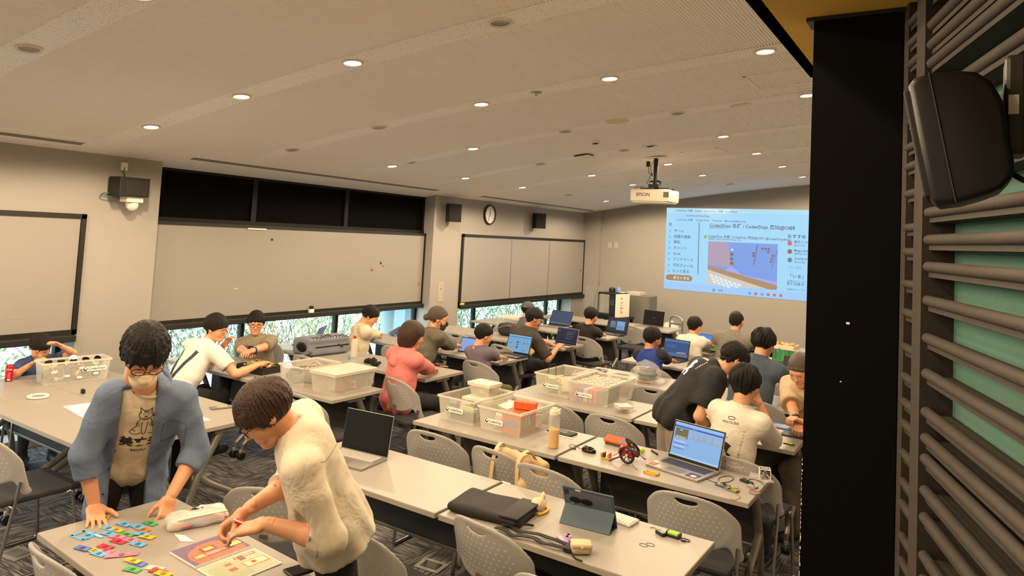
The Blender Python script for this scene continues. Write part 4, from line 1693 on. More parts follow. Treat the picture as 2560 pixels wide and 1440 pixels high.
def jumble(parent, name, sx, sy, z0, z1, n, cols, smin_=.012, smax_=.05, seed=1):
    """many small loose parts lying in a box, one object per colour"""
    rnd = random.Random(seed)
    per = {}
    for i in range(n):
        c = rnd.choice(cols)
        b = per.setdefault(c, MB())
        a, bb, cc = [rnd.uniform(smin_, smax_) / 2 for _ in range(3)]
        m_ = max(a, bb)
        ti = .8 if smax_ < .06 else .2
        M_ = Matrix.Translation((rnd.uniform(-sx / 2 + m_ * .5, sx / 2 - m_ * .5), rnd.uniform(-sy / 2 + m_ * .5, sy / 2 - m_ * .5), max(rnd.uniform(z0, z1), cc + ti * (a + bb) * .8 + .005))) @ Euler((rnd.uniform(-ti, ti), rnd.uniform(-ti, ti), rnd.uniform(0, 6))).to_matrix().to_4x4()
        b.box(-a, a, -bb, bb, -cc, cc, M=M_)
    for c, b in per.items():
        b.build(name, cj('part', c, rough=.45), parent, kind='stuff')


def wire(pts, r, m_, label, cat='cable', name='cable', n=5):
    P = [p if isinstance(p, Vector) else onT(p[0], p[1], TZ + r) for p in pts]
    o = MB().tube(smooth_path(P, n), r, 6).build(name, m_, auto=.9)
    return prop(o, label, cat)


def at_table(px, py, z=0.0):
    p = onT(px, py)
    p.z += z
    return p


# ---------------- red can, electronics box, tape ring (left rear table)
p = at_table(21, 953)
t = thing('drink_can', 'tall red drink can on the left table', 'can', (p.x, p.y, TZ + .0005))
MB().lathe([(.022, 0), (.029, .008), (.029, .118), (.024, .130), (.022, .130)], 24).build('body', cj('can_red', '#b8141c', rough=.3, metal=.3), t, auto=.6)
MB().lathe([(.0001, .127), (.020, .127), (.024, .131), (.024, .133), (.020, .130)], 24).build('top', M_METAL, t)
a = math.atan2(CAM[1] - p.y, CAM[0] - p.x)
Mt = Matrix.Rotation(a + PI / 2, 4, 'Z')
text('Coke', .017, Mt @ frame((0, -.0297, .098), (1, 0, 0), (0, 0, 1)), cj('print_white', '#ece8e0'), t, bold=.02)
for k in range(5):
    MB().box(-.010, .010, -.0297, -.0292, .034 + k * .009, .037 + k * .009, M=Mt).build('print_line', cj('print_pink', '#d98a86'), t)
MB().box(-.009, .009, -.0298, -.0293, .010, .024, M=Mt).build('barcode', cj('print_white', '#ece8e0'), t)

n_, l_ = onT(103, 966), onT(276, 947)
ang = math.atan2(l_.y - n_.y, l_.x - n_.x)
eb = clear_box('clear box full of electronic parts on the left table', n_, ang, .50, .20, .175, logo=('y-', .13, .10, .030), m_=M_CLEAR2)
jumble(eb, 'loose_parts', .42, .12, .012, .13, 190, ['#2b2b2c', '#3d3a36', '#c9b25a', '#a33b33', '#d8d2c4', '#3f6b46', '#50483c'], .015, .05, 3)
for k in range(5):
    x_ = -.18 + .09 * k
    MB().lathe([(.022, 0), (.028, .008), (.028, .016), (.020, .020), (.020, .004)], 16, M=Matrix.Translation((x_, .01, .155)) @ Matrix.Rotation(.35 * (k - 2), 4, 'X')).build('black_knob', M_BLACK, eb)
MB().lathe([(.0001, 0), (.032, 0), (.034, .004)], 20, M=Matrix.Translation((0, .02, .172)) @ Matrix.Rotation(1.1, 4, 'X')).build('grille_disc', M_METAL, eb)
for k, (u, v) in enumerate(((-.17, .10), (-.07, .06), (.03, .115), (.02, .04), (.14, .06))):
    MB().box(u - .018, u + .018, -.1005, -.0995, v - .009, v + .009).build('paper_tag', M_PAPER, eb)
p = at_table(95, 994)
tp = MB()
tp.tube([(.062 * math.cos(k * PI / 16), .062 * math.sin(k * PI / 16), .010) for k in range(32)], .010, 8, closed=True)
o = prop(tp.build('tape_ring', cj('ring_white', '#e6e0cf', rough=.5), auto=1.0), 'white ring spool lying on the left table', 'ring')
o.location = p
M_STR = cj('yellow_green_string', '#b9b83c', rough=.7)
wire([(0, 995), (12, 1002), (45, 1003), (70, 998)], .0015, M_STR, 'yellow-green string left of the white ring', 'string', 'string')
wire([(122, 995), (150, 990), (148, 983), (170, 975), (200, 972)], .0015, M_STR, 'yellow-green string right of the white ring', 'string', 'string')
p = at_table(207, 984)
o = prop(MB().box(-.02, .02, -.012, .012, .001, .036, ch=.008).build('small_motor', M_BLACK, auto=.7), 'small black motor block on the left table', 'motor')
o.location = p
# drawing sheet
s0, s1 = onT(157, 1017), onT(213, 1049)
ex = (s1 - s0).normalized()
ey = Vector((-ex.y, ex.x, 0))
t = thing('drawing_sheet', 'white sheet with pencil arcs beside the blue shirt', 'sheet', s0 + Vector((0, 0, .001)), math.atan2(ex.y, ex.x))
MB().box(0, .95, 0, .62, 0, .002).build('sheet', M_PAPER, t)
for r_ in (.13, .2, .27):
    MB().tube([(.42 + r_ * math.cos(k * .16 + 1.6), .12 + r_ * math.sin(k * .16 + 1.6), .0026) for k in range(14)], .0008, 4).build('pencil_arc', cj('pencil', '#8a8378'), t)
MB().box(.28, .31, .12, .14, .002, .012, ch=.002).build('blue_clip', cj('clip_blue', '#2c4a86'), t)
p = at_table(553, 1020)
t = thing('smartphone', 'grey phone with a yellow picture on the table behind the masked man', 'phone', p, dirT((528, 1023), (578, 1018)))
MB().box(-.078, .078, -.037, .037, .001, .010, ch=.003).build('case', cj('phone_grey', '#6e7078', rough=.4), t, auto=.6)
MB().box(-.03, .045, -.022, .022, .010, .0106).build('picture', cj('phone_pic', '#a5a04e', rough=.5), t)

# ---------------- frosted boxes on the second left row
nB, aB, sxB, syB = box3((837, 992), (765, 979), (936, 970))
fb = clear_box('lidded frosted box at the table corner, in front of the open one', nB, aB, max(.42, sxB), min(.34, max(.26, syB)), .165, lid=True)
jumble(fb, 'packed_things', .34, .22, .01, .07, 26, ['#b8a88a', '#7a8794', '#c9c2b4', '#a86a5c', '#5d6670'], .04, .12, 5)
nA, aA, sxA, syA = box3((762, 971), (690, 960), (862, 949))
fa_ = clear_box('open frosted box with grey cables, behind the lidded one', nA + Vector((-.02, 0, 0)), aB, .42, .32, .165)
jumble(fa_, 'grey_parts', .32, .22, .01, .08, 22, ['#565c66', '#3e434c', '#787f88'], .04, .11, 6)
cb = MB()
for k in range(7):
    rnd = random.Random(k)
    cb.tube(smooth_path([(rnd.uniform(-.12, .12), rnd.uniform(-.08, .08), .10 + rnd.uniform(0, .06)) for _ in range(5)], 5), .003, 5)
cb.build('cables', cj('cable_beige', '#b4a98f', rough=.6), fa_, kind='stuff')
# black crate of wires at the dungaree man's hand
nC, aC, sC, yC = box3((688, 932), (640, 935), (692, 908))
p = at_table(648, 928)
t = thing('parts_crate', 'black crate of tangled wires under the reaching hand', 'crate', p, .05)
b = MB()
for s_ in (-1, 1):
    b.box(-.17, .17, s_ * .12 - .004, s_ * .12 + .004, 0.001, .065)
    b.box(s_ * .17 - .004, s_ * .17 + .004, -.12, .12, 0.001, .065)
b.box(-.17, .17, -.12, .12, 0.001, .006)
b.build('crate', M_BLACK, t)
cb = MB()
for k in range(26):
    rnd = random.Random(k + 50)
    cb.tube(smooth_path([(rnd.uniform(-.15, .15), rnd.uniform(-.10, .10), .05 + rnd.uniform(0, .035)) for _ in range(4)], 4), .0025, 4)
cb.build('wires', cj('wire_mix', '#b59f5c', rough=.6), t, kind='stuff')
jumble(t, 'small_parts', .28, .18, .03, .065, 30, ['#c8b48a', '#3a3a38', '#8d2f2a', '#6d7a3e'], .015, .04, 9)
MB().box(.145, .168, -.123, -.121, .02, .055).build('blue_label', cj('label_blue', '#5f7fc0'), t)
o = prop(MB().box(-.10, .10, -.004, .004, .001, .009).build('dark_pen', M_BLACK), 'dark pen lying before the frosted boxes', 'pen')
o.location = at_table(658, 948)
o.rotation_euler = (0, 0, dirT((635, 944), (682, 952)))

# ---------------- backpack, bottles on the third left row
p = at_table(808, 884)
t = thing('grey_backpack', 'grey roll-top backpack with black lettering lying on the table', 'backpack', p, dirT((770, 893), (872, 880)))
s_ = SDF((-.34, -.2, -.01), (.36, .26, .26), .010)
s_.box((.0, .03, .095), (.28, .15, .090), r=.035)
s_.box((-.02, -.02, .175), (.25, .11, .022), r=.018, k=.03)
s_.disp(lambda X, Y, Z: .006 * np.sin(18 * X + 9 * Z) * np.sin(14 * Y + 5 * Z + 1))
s_.cut(lambda X, Y, Z: .002 - Z)
M_BAG = cj('bag_grey', '#7b818c', rough=.55, bump=.2, bscale=120)
bag = obj('body', s_.mesh('body'), M_BAG, t, smooth=True)
MB().lathe([(.0001, 0), (.06, 0), (.085, .012), (.10, .03)], 20, M=Matrix.Translation((-.286, .02, .095)) @ Matrix.Rotation(PI / 2, 4, 'Y') @ Matrix.Diagonal((.55, 1.0, .4, 1))).build('opening', M_BLACK, t)
bag_bvh = BVHTree.FromObject(bag, bpy.context.evaluated_depsgraph_get())


def print_on(parent, bvh, me, M_, direction, m_, off=.0015, name='lettering', maxd=.5):
    """drop flat print onto a curved surface along a direction (all in the parent's space)"""
    d = Vector(direction).normalized()
    keep = []
    for v in me.vertices:
        p_ = M_ @ v.co
        h_, n_, i_, dist = bvh.ray_cast(p_, d, maxd)
        v.co = (h_ - d * off) if h_ is not None else p_ + d * .2
        keep.append(h_ is not None)
    bm_ = bmesh.new()
    bm_.from_mesh(me)
    bm_.verts.ensure_lookup_table()
    bmesh.ops.delete(bm_, geom=[bm_.verts[i] for i, k_ in enumerate(keep) if not k_], context='VERTS')
    bm_.to_mesh(me)
    bm_.free()
    return obj(name, me, m_, parent)


def text_dense(s_, size, align='CENTER', bold=.02):
    me = text_mesh(s_, size, align, bold)
    bm_ = bmesh.new()
    bm_.from_mesh(me)
    bmesh.ops.triangulate(bm_, faces=list(bm_.faces))
    bmesh.ops.subdivide_edges(bm_, edges=[e for e in bm_.edges if e.calc_length() > size * .25], cuts=2)
    bm_.to_mesh(me)
    bm_.free()
    return me


for s_t, dy in (('THE', .085), ('NORTH FACE', .015)):
    print_on(t, bag_bvh, text_dense(s_t, .080, bold=.035), frame((.0, -.33 + dy * .75, .43 + dy * .66), (1, 0, 0), (0, .75, .66)), (0, .66, -.75), M_INK, .002)
fl = MB()
fl.box(-.20, .25, -.124, -.117, .092, .104, M=None)
fl.build('zip_flap', M_BLACK, t)
MB().tube(smooth_path([(.10, -.12, .11), (.14, -.135, .09), (.16, -.125, .075), (.13, -.12, .10)]), .006, 6).build('zip_puller', M_BLACK, t)
st = MB()
for k in range(2):
    pts = smooth_path([(-.25 + .03 * k, -.10, .05), (-.36, -.13 - .03 * k, .045), (-.45, -.2, .03), (-.5, -.25, .008 if k == 0 else .02)], 5)
    st.tube([q + Vector((0, 0, .006)) for q in pts], .014, 6)
st.build('strap', cj('strap_grey', '#55595f', rough=.7), t)
t = thing('orange_carton', 'small orange and white carton poking out of the backpack', 'carton', at_table(776, 874) + Vector((-.02, -.05, 0)), .2)
MB().box(-.05, .05, -.03, .03, .001, .05, ch=.002).build('carton', M_ORANGE, t)
MB().box(-.0, .051, -.031, -.0302, .008, .044).build('label', M_PAPER, t)
p = at_table(884, 893)
t = thing('spray_bottle', 'clear squeeze bottle with a red cap beside the backpack', 'bottle', p)
MB().lathe([(.034, .0005), (.037, .006), (.037, .165), (.030, .19), (.016, .20)], 24).build('body', cj('bottle_clear', '#dcd8cc', rough=.3, alpha=.6), t, auto=.6)
MB().lathe([(.017, .198), (.017, .225), (.008, .232), (.0001, .232)], 16).build('cap', cj('cap_red', '#c02a22', rough=.4), t, auto=.6)
p = at_table(873, 899)
t = thing('glue_bottle', 'tiny turquoise bottle beside the squeeze bottle', 'bottle', p)
MB().lathe([(.011, .0005), (.012, .004), (.012, .035), (.006, .042), (.005, .055), (.0001, .056)], 14).build('body', cj('turquoise', '#3f9fae', rough=.35), t, auto=.6)
p = at_table(930, 912)
t = thing('black_cloth', 'crumpled black glove at the edge of the pink woman\'s table', 'glove', p, dirT((910, 905), (950, 920)))
s_ = SDF((-.2, -.1, -.02), (.2, .12, .12), .010)
for k in range(7):
    rnd = random.Random(k + 3)
    s_.cone((-.12 + .035 * k, rnd.uniform(-.02, .03), .02), (-.08 + .035 * k, rnd.uniform(-.03, .04), .03 + rnd.uniform(0, .04)), .022, .016, k=.02)
s_.cut(lambda X, Y, Z: .001 - Z)
obj('cloth', s_.mesh('cloth'), cj('cloth_black', '#141312', rough=.9), t, smooth=True)
MB().box(-.15, -.09, -.022, .022, .001, .016, ch=.005).build('cuff', cj('cloth_black2', '#201f1d', rough=.8), t, auto=.7)
# laptop by the backpack, papers under it
laptop(onT(762, 866) + Vector((-.12, .12, 0)), math.radians(-58), 'purple laptop with a purple screen behind the grey backpack', screen='#5b57a6', rects=[(.05, .95, .05, .2, '#7a76c8'), (.3, .5, .3, .9, '#3d3a78')], body=cj('laptop_purple', '#4d4a78', rough=.4), strength=.5)
o = prop(MB().box(-.17, .17, -.12, .12, .001, .012).build('paper_stack', cj('paper_blue', '#aebfce', rough=.8)), 'stack of pale papers left of the backpack', 'papers')
o.location = at_table(722, 872)
o.rotation_euler = (0, 0, .35)
for (px, py, lab, c) in ((1110, 917, 'wooden tag on the pink woman\'s table', '#b98c55'), (1098, 911, 'dark wooden slat on the pink woman\'s table', '#7d5a36')):
    o = prop(MB().box(-.045, .045, -.014, .014, .001, .008, ch=.002).build('wooden_piece', cj('wood', c, rough=.7)), lab, 'wood piece')
    o.location = at_table(px, py)
    o.rotation_euler = (0, 0, .4)

# ---------------- third to sixth left rows: screens
t = thing('tablet', 'tablet lying on its stand in front of the cream jumper', 'tablet', at_table(985, 838), math.radians(-35))
Mf = frame((0, -.05, .012), (1, 0, 0), (0, .86, .5))
MB().box(-.12, .12, 0, .17, -.004, .004, M=Mf, ch=.002).build('tablet', M_LDARK, t)
MB().box(-.112, .112, .008, .162, .004, .0048, M=Mf).build('screen', screen_mat('scr_greyblue', '#5f6f84', .35), t)
MB().box(-.10, .10, .03, .10, .001, .010, ch=.002).build('stand', M_BLACK, t)
t = thing('tablet', 'blue tablet screen propped up in front of the olive jacket', 'tablet', Vector((float(aty(1170, 862, 6.72)[0]), 6.72, TZ + .001)), math.radians(8))
Mf = frame((0, 0, .004), (1, 0, 0), (0, .55, .83))
MB().box(-.135, .135, 0, .19, -.006, .004, M=Mf, ch=.004).build('case', M_BLACK, t)
MB().box(-.125, .125, .012, .178, .004, .0048, M=Mf).build('screen', screen_mat('scr_tabletblue', '#8fb0f2', .85), t)
MB().box(.0, .05, .05, .07, .0048, .0052, M=Mf).build('screen_block', M_INK, t)
MB().box(-.10, .10, .10, .13, .001, .006).build('foot', M_BLACK, t)
laptop(onT(1262, 892) + Vector((.02, .10, 0)), math.radians(-3), 'grey laptop with a pale blue page in front of the boy in purple-grey', screen='#7fb4de', rects=[(.0, 1, .08, .14, '#5b93cf'), (.0, 1, 0, .06, '#a9c9e8'), (.4, .48, .38, .46, '#2f4258'), (.4, .48, .52, .60, '#56748e'), (.4, .48, .68, .76, '#26364a'), (.7, .74, .4, .5, '#4d6a88'), (.86, .9, .4, .46, '#4d6a88'), (.1, .16, .5, .54, '#2f4258'), (.72, .8, .85, .88, '#4d6a88')], body=M_LDARK, w=.345, d=.235, ang=108, strength=.8)
t = thing('yellow_bag', 'crumpled yellow bag behind the boy\'s laptop', 'bag', at_table(1302, 884), .2)
s_ = SDF((-.2, -.16, -.02), (.22, .18, .16), .011)
s_.ell((-.02, 0, .05), (.14, .09, .06), k=.03).ell((.09, -.02, .035), (.08, .08, .045), k=.03).cone((-.1, -.05, .02), (.15, -.07, .02), .03, .02, k=.02)
s_.disp(lambda X, Y, Z: .007 * np.sin(40 * X + 22 * Z) * np.sin(31 * Y + 17 * X + 1))
s_.cut(lambda X, Y, Z: .001 - Z)
obj('fabric', s_.mesh('fabric'), cj('bag_yellow', '#d69a12', rough=.6), t, smooth=True)
MB().tube(smooth_path([(-.08, -.09, .05), (0, -.10, .06), (.08, -.09, .04)]), .006, 6).build('drawstring', cj('bag_cord', '#8a4a1a', rough=.7), t)
laptop(onT(1390, 868) + Vector((.0, .14, 0)), math.radians(-2), 'laptop with dark code editor in front of the man in the black cap', screen='#1d2440', rects=[(0, 1, 0, .10, '#3a3a78'), (.02, .18, .16, .9, '#23304a'), (.02, .12, .14, .22, '#3f8a5a'), (.45, .9, .2, .24, '#6d7a90'), (.45, .8, .34, .38, '#8a93a8'), (.45, .85, .5, .53, '#6d7a90'), (.45, .75, .66, .69, '#8a93a8'), (.0, 1, .93, 1, '#3a3a78')], body=cj('laptop_pinkgrey', '#b9a9a4', rough=.35, metal=.5), w=.32, d=.22, ang=108, strength=.6)
t = thing('black_backpack', 'dark backpack standing behind the boy\'s head', 'backpack', Vector((onT(1272, 842).x, onT(1272, 842).y + .12, TZ + .001)), 0)
s_ = SDF((-.26, -.2, -.02), (.26, .2, .24), .012)
s_.box((0, 0, .085), (.21, .13, .08), r=.06)
s_.disp(lambda X, Y, Z: .006 * np.sin(20 * X + 11 * Z))
s_.cut(lambda X, Y, Z: .001 - Z)
obj('body', s_.mesh('body'), cj('backpack_black', '#24211e', rough=.7), t, smooth=True)
MB().tube(smooth_path([(-.18, -.13, .10), (0, -.14, .15), (.18, -.13, .10)]), .008, 6).build('zip', cj('zip_grey', '#6e6a62'), t)
laptop(onT(1382, 818) + Vector((.0, .05, 0)), math.radians(-4), 'thin silver laptop with a grey-blue screen behind the man in the black cap', screen='#5a6f92', rects=[(.0, 1, .9, 1, '#8fa0b8')], w=.40, d=.26, ang=118, strength=.45)
wire([onT(1425, 822, TZ + .004), onT(1440, 812, TZ + .05), onT(1450, 818, TZ + .03), onT(1458, 806, TZ + .10), onT(1470, 822, TZ + .004)], .004, M_WIRE, 'black cable tangle left of the boy in the black tee')
t = thing('circuit_module', 'cream and red circuit module among the cables', 'module', at_table(1420, 817), .2)
MB().box(-.06, .06, -.03, .03, .001, .02, ch=.003).build('board', cj('cream_mod', '#cdbf8e', rough=.6), t)
MB().box(-.05, .0, -.02, .02, .02, .035, ch=.003).build('red_part', cj('mod_red', '#8d3f38', rough=.5), t)
laptop(onT(1522, 838) + Vector((0, .12, 0)), math.radians(-6), 'black laptop with two pale windows in front of the boy in the black tee', screen='#26303e', rects=[(.12, .42, .22, .72, '#5d7f9e'), (.46, .86, .2, .86, '#8ab6e4'), (.15, .3, .3, .5, '#a5808a'), (.5, .8, .55, .8, '#6f9fd2')], body=M_LDARK, w=.36, d=.24, ang=108, strength=.75)
laptop(Vector((float(aty(1622, 815, 11.2)[0]), 11.2, TZ)), math.radians(-10), 'laptop with a black screen and round logo before the far wall', screen='#07080a', rects=[], body=M_SIL, w=.40, d=.26, ang=100, strength=.3, words=[('hp', .47, .5, .035, '#8fb8e8')])
laptop(onT(1662, 905) + Vector((0, .18, 0)), math.radians(-8), 'laptop with a dark blue screen in front of the boy in the raglan tee', screen='#2f5a94', rects=[(0, 1, 0, .12, '#4d86cc'), (0, 1, .8, 1, '#4a7ab4'), (.1, .5, .3, .5, '#3c6aa6')], body=M_LDARK, w=.345, d=.235, ang=104, strength=.7)
laptop(Vector((float(aty(1757, 862, 9.12)[0]), 9.16, TZ)), math.radians(-10), 'laptop showing a bright outdoor game in front of the boy in the white tee', screen='#2f7fe0', rects=[(0, .6, .0, .45, '#3d8cf0'), (.2, 1, .45, .65, '#7a5a48'), (.3, 1, .62, 1, '#6f9a3e'), (.0, .3, .5, 1, '#4f7a3a'), (.55, .8, .35, .5, '#b0562e')], w=.33, d=.23, ang=104, strength=.85)
laptop(onT(1960, 935) + Vector((-.02, .06, 0)), math.radians(-6), 'laptop with a green game scene in front of the man in slate blue', screen='#1f8a35', rects=[(0, 1, .62, 1, '#4a3a2a'), (.05, .12, 0, .5, '#1a6a2c'), (.3, .36, 0, .55, '#2fae48'), (.5, .55, 0, .6, '#17602a'), (.7, .76, 0, .5, '#35b850'), (.88, .93, 0, .6, '#1a6a2c'), (.1, .16, .0, .12, '#3f9fd8'), (.0, 1, .55, .64, '#2f9a42')], body=M_SIL, w=.36, d=.24, ang=104, strength=.75)
laptop(Vector((float(aty(1992, 885, 8.1)[0]), 8.05, TZ)), math.radians(-6), 'dark laptop with a code window cut by the pillar', screen='#22243a', rects=[(.1, .6, .2, .25, '#4a4a78'), (.1, .5, .4, .45, '#4a4a78'), (.15, .7, .6, .65, '#3f5a78')], body=M_LDARK, w=.36, d=.24, ang=106, strength=.5)
t = thing('cream_tray', 'cream tray with small parts on the table before the far wall', 'tray', Vector((float(aty(1955, 855, 10.7)[0]), 10.7, TZ + .001)), -.1)
b = MB()
b.box(-.2, .2, -.13, .13, 0, .004)
for s_ in (-1, 1):
    b.box(-.2, .2, s_ * .13 - .004, s_ * .13 + .004, 0, .05)
    b.box(s_ * .2 - .004, s_ * .2 + .004, -.13, .13, 0, .05)
b.build('tray', cj('tray_cream', '#d8c9a8', rough=.6), t)
jumble(t, 'small_parts', .34, .2, .01, .04, 20, ['#c79a6a', '#b98a5a', '#d8c9a8'], .02, .05, 4)

# ---------------- 3D printer corner
p = aty(1533, 812, 11.95)
t = thing('printer_stand', 'dark stand under the 3D printer', 'stand', (float(p[0]), 11.95, 0))
for sx in (-1, 1):
    for sy in (-1, 1):
        MB().box(sx * .26 - .02, sx * .26 + .02, sy * .22 - .02, sy * .22 + .02, 0, .70).build('leg', M_DARK, t)
MB().box(-.30, .30, -.26, .26, .70, .74, ch=.004).build('shelf_top', M_DARK, t)
px_ = float(p[0])
t = thing('printer_3d', 'black and glass enclosed 3D printer with a white side panel', '3D printer', (px_ - .02, 11.95, .741), math.radians(-12))
MB().box(-.20, .20, -.20, .20, .40, .43, ch=.006).build('top', M_BLACK, t)
MB().box(-.20, .20, -.20, .20, 0, .05, ch=.004).build('base', M_BLACK, t)
for sx in (-1, 1):
    for sy in (-1, 1):
        MB().box(sx * .185 - .015, sx * .185 + .015, sy * .185 - .015, sy * .185 + .015, .05, .40).build('post', M_BLACK, t)
MB().box(-.18, .06, -.202, -.198, .06, .39).build('glass_door', cj('door_glass', '#a9a49a', rough=.15, alpha=.35), t)
MB().box(.06, .20, -.203, -.17, .05, .40, ch=.003).build('control_panel', M_BLACK, t)
MB().box(.09, .17, -.206, -.203, .22, .32).build('display', cj('display_grey', '#31363c', rough=.2), t)
MB().box(-.17, .17, .17, .19, .05, .40).build('back_panel', M_METAL, t)
MB().box(-.10, .04, -.08, .08, .10, .115, ch=.003).build('bed', M_METAL, t)
MB().box(-.08, .0, -.05, .04, .26, .33, ch=.005).build('print_head', cj('head_grey', '#7d7a74', rough=.4), t)
MB().box(.21, .225, -.22, .20, .0, .42, ch=.006).build('side_panel', M_WPL, t)
sp = MB()
for k, (z, c) in enumerate(((.34, '#8a8478'), (.27, '#c9a83a'), (.22, '#c9a83a'), (.17, '#8a8478'), (.12, '#c9a83a'), (.09, '#c9a83a'))):
    MB().box(.2255, .2265, -.08, -.03 + .02 * (k % 2), z - .015, z + .012).build('panel_sticker', cj('sticker', c), t)
t2 = thing('spare_parts', 'black and blue printer accessories lying on top of the 3D printer', 'accessories', (px_ - .02, 11.95, 1.173))
MB().lathe([(.03, 0), (.06, .01), (.06, .07), (.03, .09)], 18, M=Matrix.Translation((-.03, 0, 0))).build('black_spool', M_BLACK, t2, auto=.7)
MB().lathe([(.04, 0), (.055, .01), (.055, .06), (.03, .10)], 18, M=Matrix.Translation((.10, 0, 0))).build('blue_spool', cj('spool_blue', '#6f86c4', rough=.5), t2, auto=.7)
MB().tube([(.16 + .05 * math.cos(k * PI / 8), .05 * math.sin(k * PI / 8), .012) for k in range(16)], .012, 6, closed=True).build('yellow_coil', cj('coil_yellow', '#c8b84a'), t2)
p = aty(1486, 770, 12.9)
t = thing('grey_board', 'grey pegboard panel standing left of the 3D printer', 'panel', (float(p[0]), 12.9, 0), .06)
MB().box(-.22, .22, -.012, .012, .05, 1.18, ch=.003).build('board', cj('peg_grey', '#8c887f', rough=.6), t)
MB().box(-.25, .25, -.10, .10, .0, .05, ch=.004).build('foot', M_DARK, t)
p = aty(1592, 775, 12.4)
t = thing('steel_cabinet', 'grey steel cabinet right behind the 3D printer', 'cabinet', (float(p[0]) - .02, 12.75, 0), 0)
MB().box(-.20, .20, -.2, .2, .06, 1.10, ch=.004).build('body', cj('cab_grey', '#76746d', rough=.5, metal=.3), t)
MB().box(-.17, .17, -.205, -.2, .45, 1.06).build('door', cj('cab_door', '#807d75', rough=.45, metal=.3), t)
MB().box(-.20, .20, -.19, .19, 0, .06).build('plinth', M_DARK, t)
MB().box(-.30, -.02, -.15, .15, 1.101, 1.16, ch=.004).build('top_box', cj('cab_top', '#b9b5aa', rough=.5), t)
a_, b_ = aty(1488, 745, 12.7), aty(1500, 703, 12.7)
t = thing('antenna_rod', 'thin slanted rod rising left of the 3D printer', 'rod', (float(a_[0]), 12.7, 0))
MB().tube([(-.12, 0, .02), (0, 0, float(a_[2])), (float(b_[0] - a_[0]), 0, float(b_[2]))], [.006, .005, .003], 6).build('rod', cj('rod_brown', '#6b4a36', rough=.5), t)
MB().box(-.2, -.04, -.08, .08, 0, .02).build('foot', M_DARK, t)
# hand truck with a white tank
p = aty(1690, 815, 12.2)
t = thing('hand_truck', 'silver hand truck with a looped handle standing by the far wall', 'hand truck', (float(p[0]), 12.2, 0), math.radians(-20))
zt = float(aty(1690, 791, 12.2)[2])
hw = .14
MB().tube(smooth_path([(-hw, 0, .08), (-hw, 0, zt - .16), (-hw * .9, .0, zt - .04), (0, -.01, zt), (hw * .9, 0, zt - .04), (hw, 0, zt - .16), (hw, 0, .08)], 5), .016, 8).build('frame', M_METAL, t, auto=.9)
for z in (.25, .5, .70):
    MB().box(-hw, hw, -.01, .01, z - .015, z + .015).build('crossbar', M_METAL, t)
MB().box(-.2, .2, -.22, .02, .0, .012).build('toe_plate', M_METAL, t)
for s_ in (-1, 1):
    MB().cyl((s_ * .17, .07, .08), .08, .04 * s_, 18, axis=(1, 0, 0)).build('wheel', M_BLACK, t, auto=.7)
p = aty(1670, 818, 12.5)
t = thing('white_tank', 'white rounded plastic tank behind the hand truck', 'tank', (float(p[0]), 12.65, 0))
ztk = float(aty(1668, 806, 12.5)[2])
MB().lathe([(.13, 0), (.15, .03), (.15, ztk - .08), (.11, ztk - .02), (.0001, ztk)], 24).build('body', cj('tank_white', '#dcd3c0', rough=.5), t, auto=.8)
MB().lathe([(.04, ztk - .015), (.04, ztk + .02), (.0001, ztk + .02)], 16).build('cap', M_WPL, t)

# ---------------- clear boxes on the middle rows
def nlr(N, L, R, sy=None, sx=None):
    n, a, x_, y_ = box3(N, L, R)
    return n, a, sx or x_, sy or y_


# photo crop points
n1, a1, x1, y1 = nlr((1300, 1097), (1183, 1064), (1370, 1052))
BXA = 0.035
bxB = clear_box('clear box with an orange carton at the front table edge', n1 + Vector((.0, 0, 0)), PI / 2 + BXA, .42, .36, .155, logo=('x-', .10, .065, .026)) if False else None


def cbox(label, near, w_x, d_y, h, rz, logo=None, lid=False, m_=None):
    """near = pixel of the near right base corner; box goes w_x to the left and d_y away"""
    n = onT(*near)
    ca, sa = math.cos(rz), math.sin(rz)
    N = (n.x - ca * w_x, n.y - sa * w_x)
    return clear_box(label, N, rz, w_x, d_y, h, logo=logo, lid=lid, m_=m_)


b1 = cbox('clear box holding an orange robot kit carton', (1300, 1098), .37, .46, .165, -.03, logo=('y-', -.05, .070, .026))
b2 = cbox('clear box with small black cases, left of the orange carton box', (1183, 1068), .34, .50, .175, -.03, logo=('y-', -.02, .085, .028))
b3 = cbox('clear box packed with filament spools and coloured sleeves', (1520, 1022), .40, .52, .180, -.03, logo=('y-', -.04, .070, .026))
b4 = cbox('clear box with green tags, left of the filament spool box', (1423, 1000), .36, .52, .185, -.03, logo=('y-', -.02, .085, .026))
MB().box(.0, .15, -.195, .02, .004, .150, ch=.003).build('robot_carton', cj('carton_orange', '#c9552f', rough=.5), b1)
MB().add([(.02, -.1962, .06), (.13, -.1962, .05), (.145, -.1962, .07), (.11, -.1962, .10), (.05, -.1962, .105), (.015, -.1962, .075)], [(0, 1, 2, 3, 4, 5)]).build('carton_print', cj('print_blue', '#4d76a8', rough=.5), b1)
MB().box(.1502, .1512, -.17, -.01, .03, .11).build('carton_side', cj('carton_photo', '#8d8a84', rough=.5), b1)
MB().box(.0, .16, -.09, -.02, .155, .205, ch=.002, M=Matrix.Rotation(.25, 4, 'Z')).build('orange_carton', M_ORANGE, b1)
text('micro:bit', .02, Matrix.Rotation(.25, 4, 'Z') @ frame((.08, -.055, .2055), (1, 0, 0), (0, 1, 0)), M_INK, b1)
jumble(b1, 'white_packs', .28, .30, .02, .12, 26, ['#cfc8ba', '#e0dacb', '#b9b2a4', '#a9a295'], .05, .12, 11)
jumble(b2, 'packed_things', .26, .36, .02, .10, 24, ['#4a4d4f', '#cfc8ba', '#c6d08a', '#d8d2c4', '#5e6468'], .04, .11, 12)
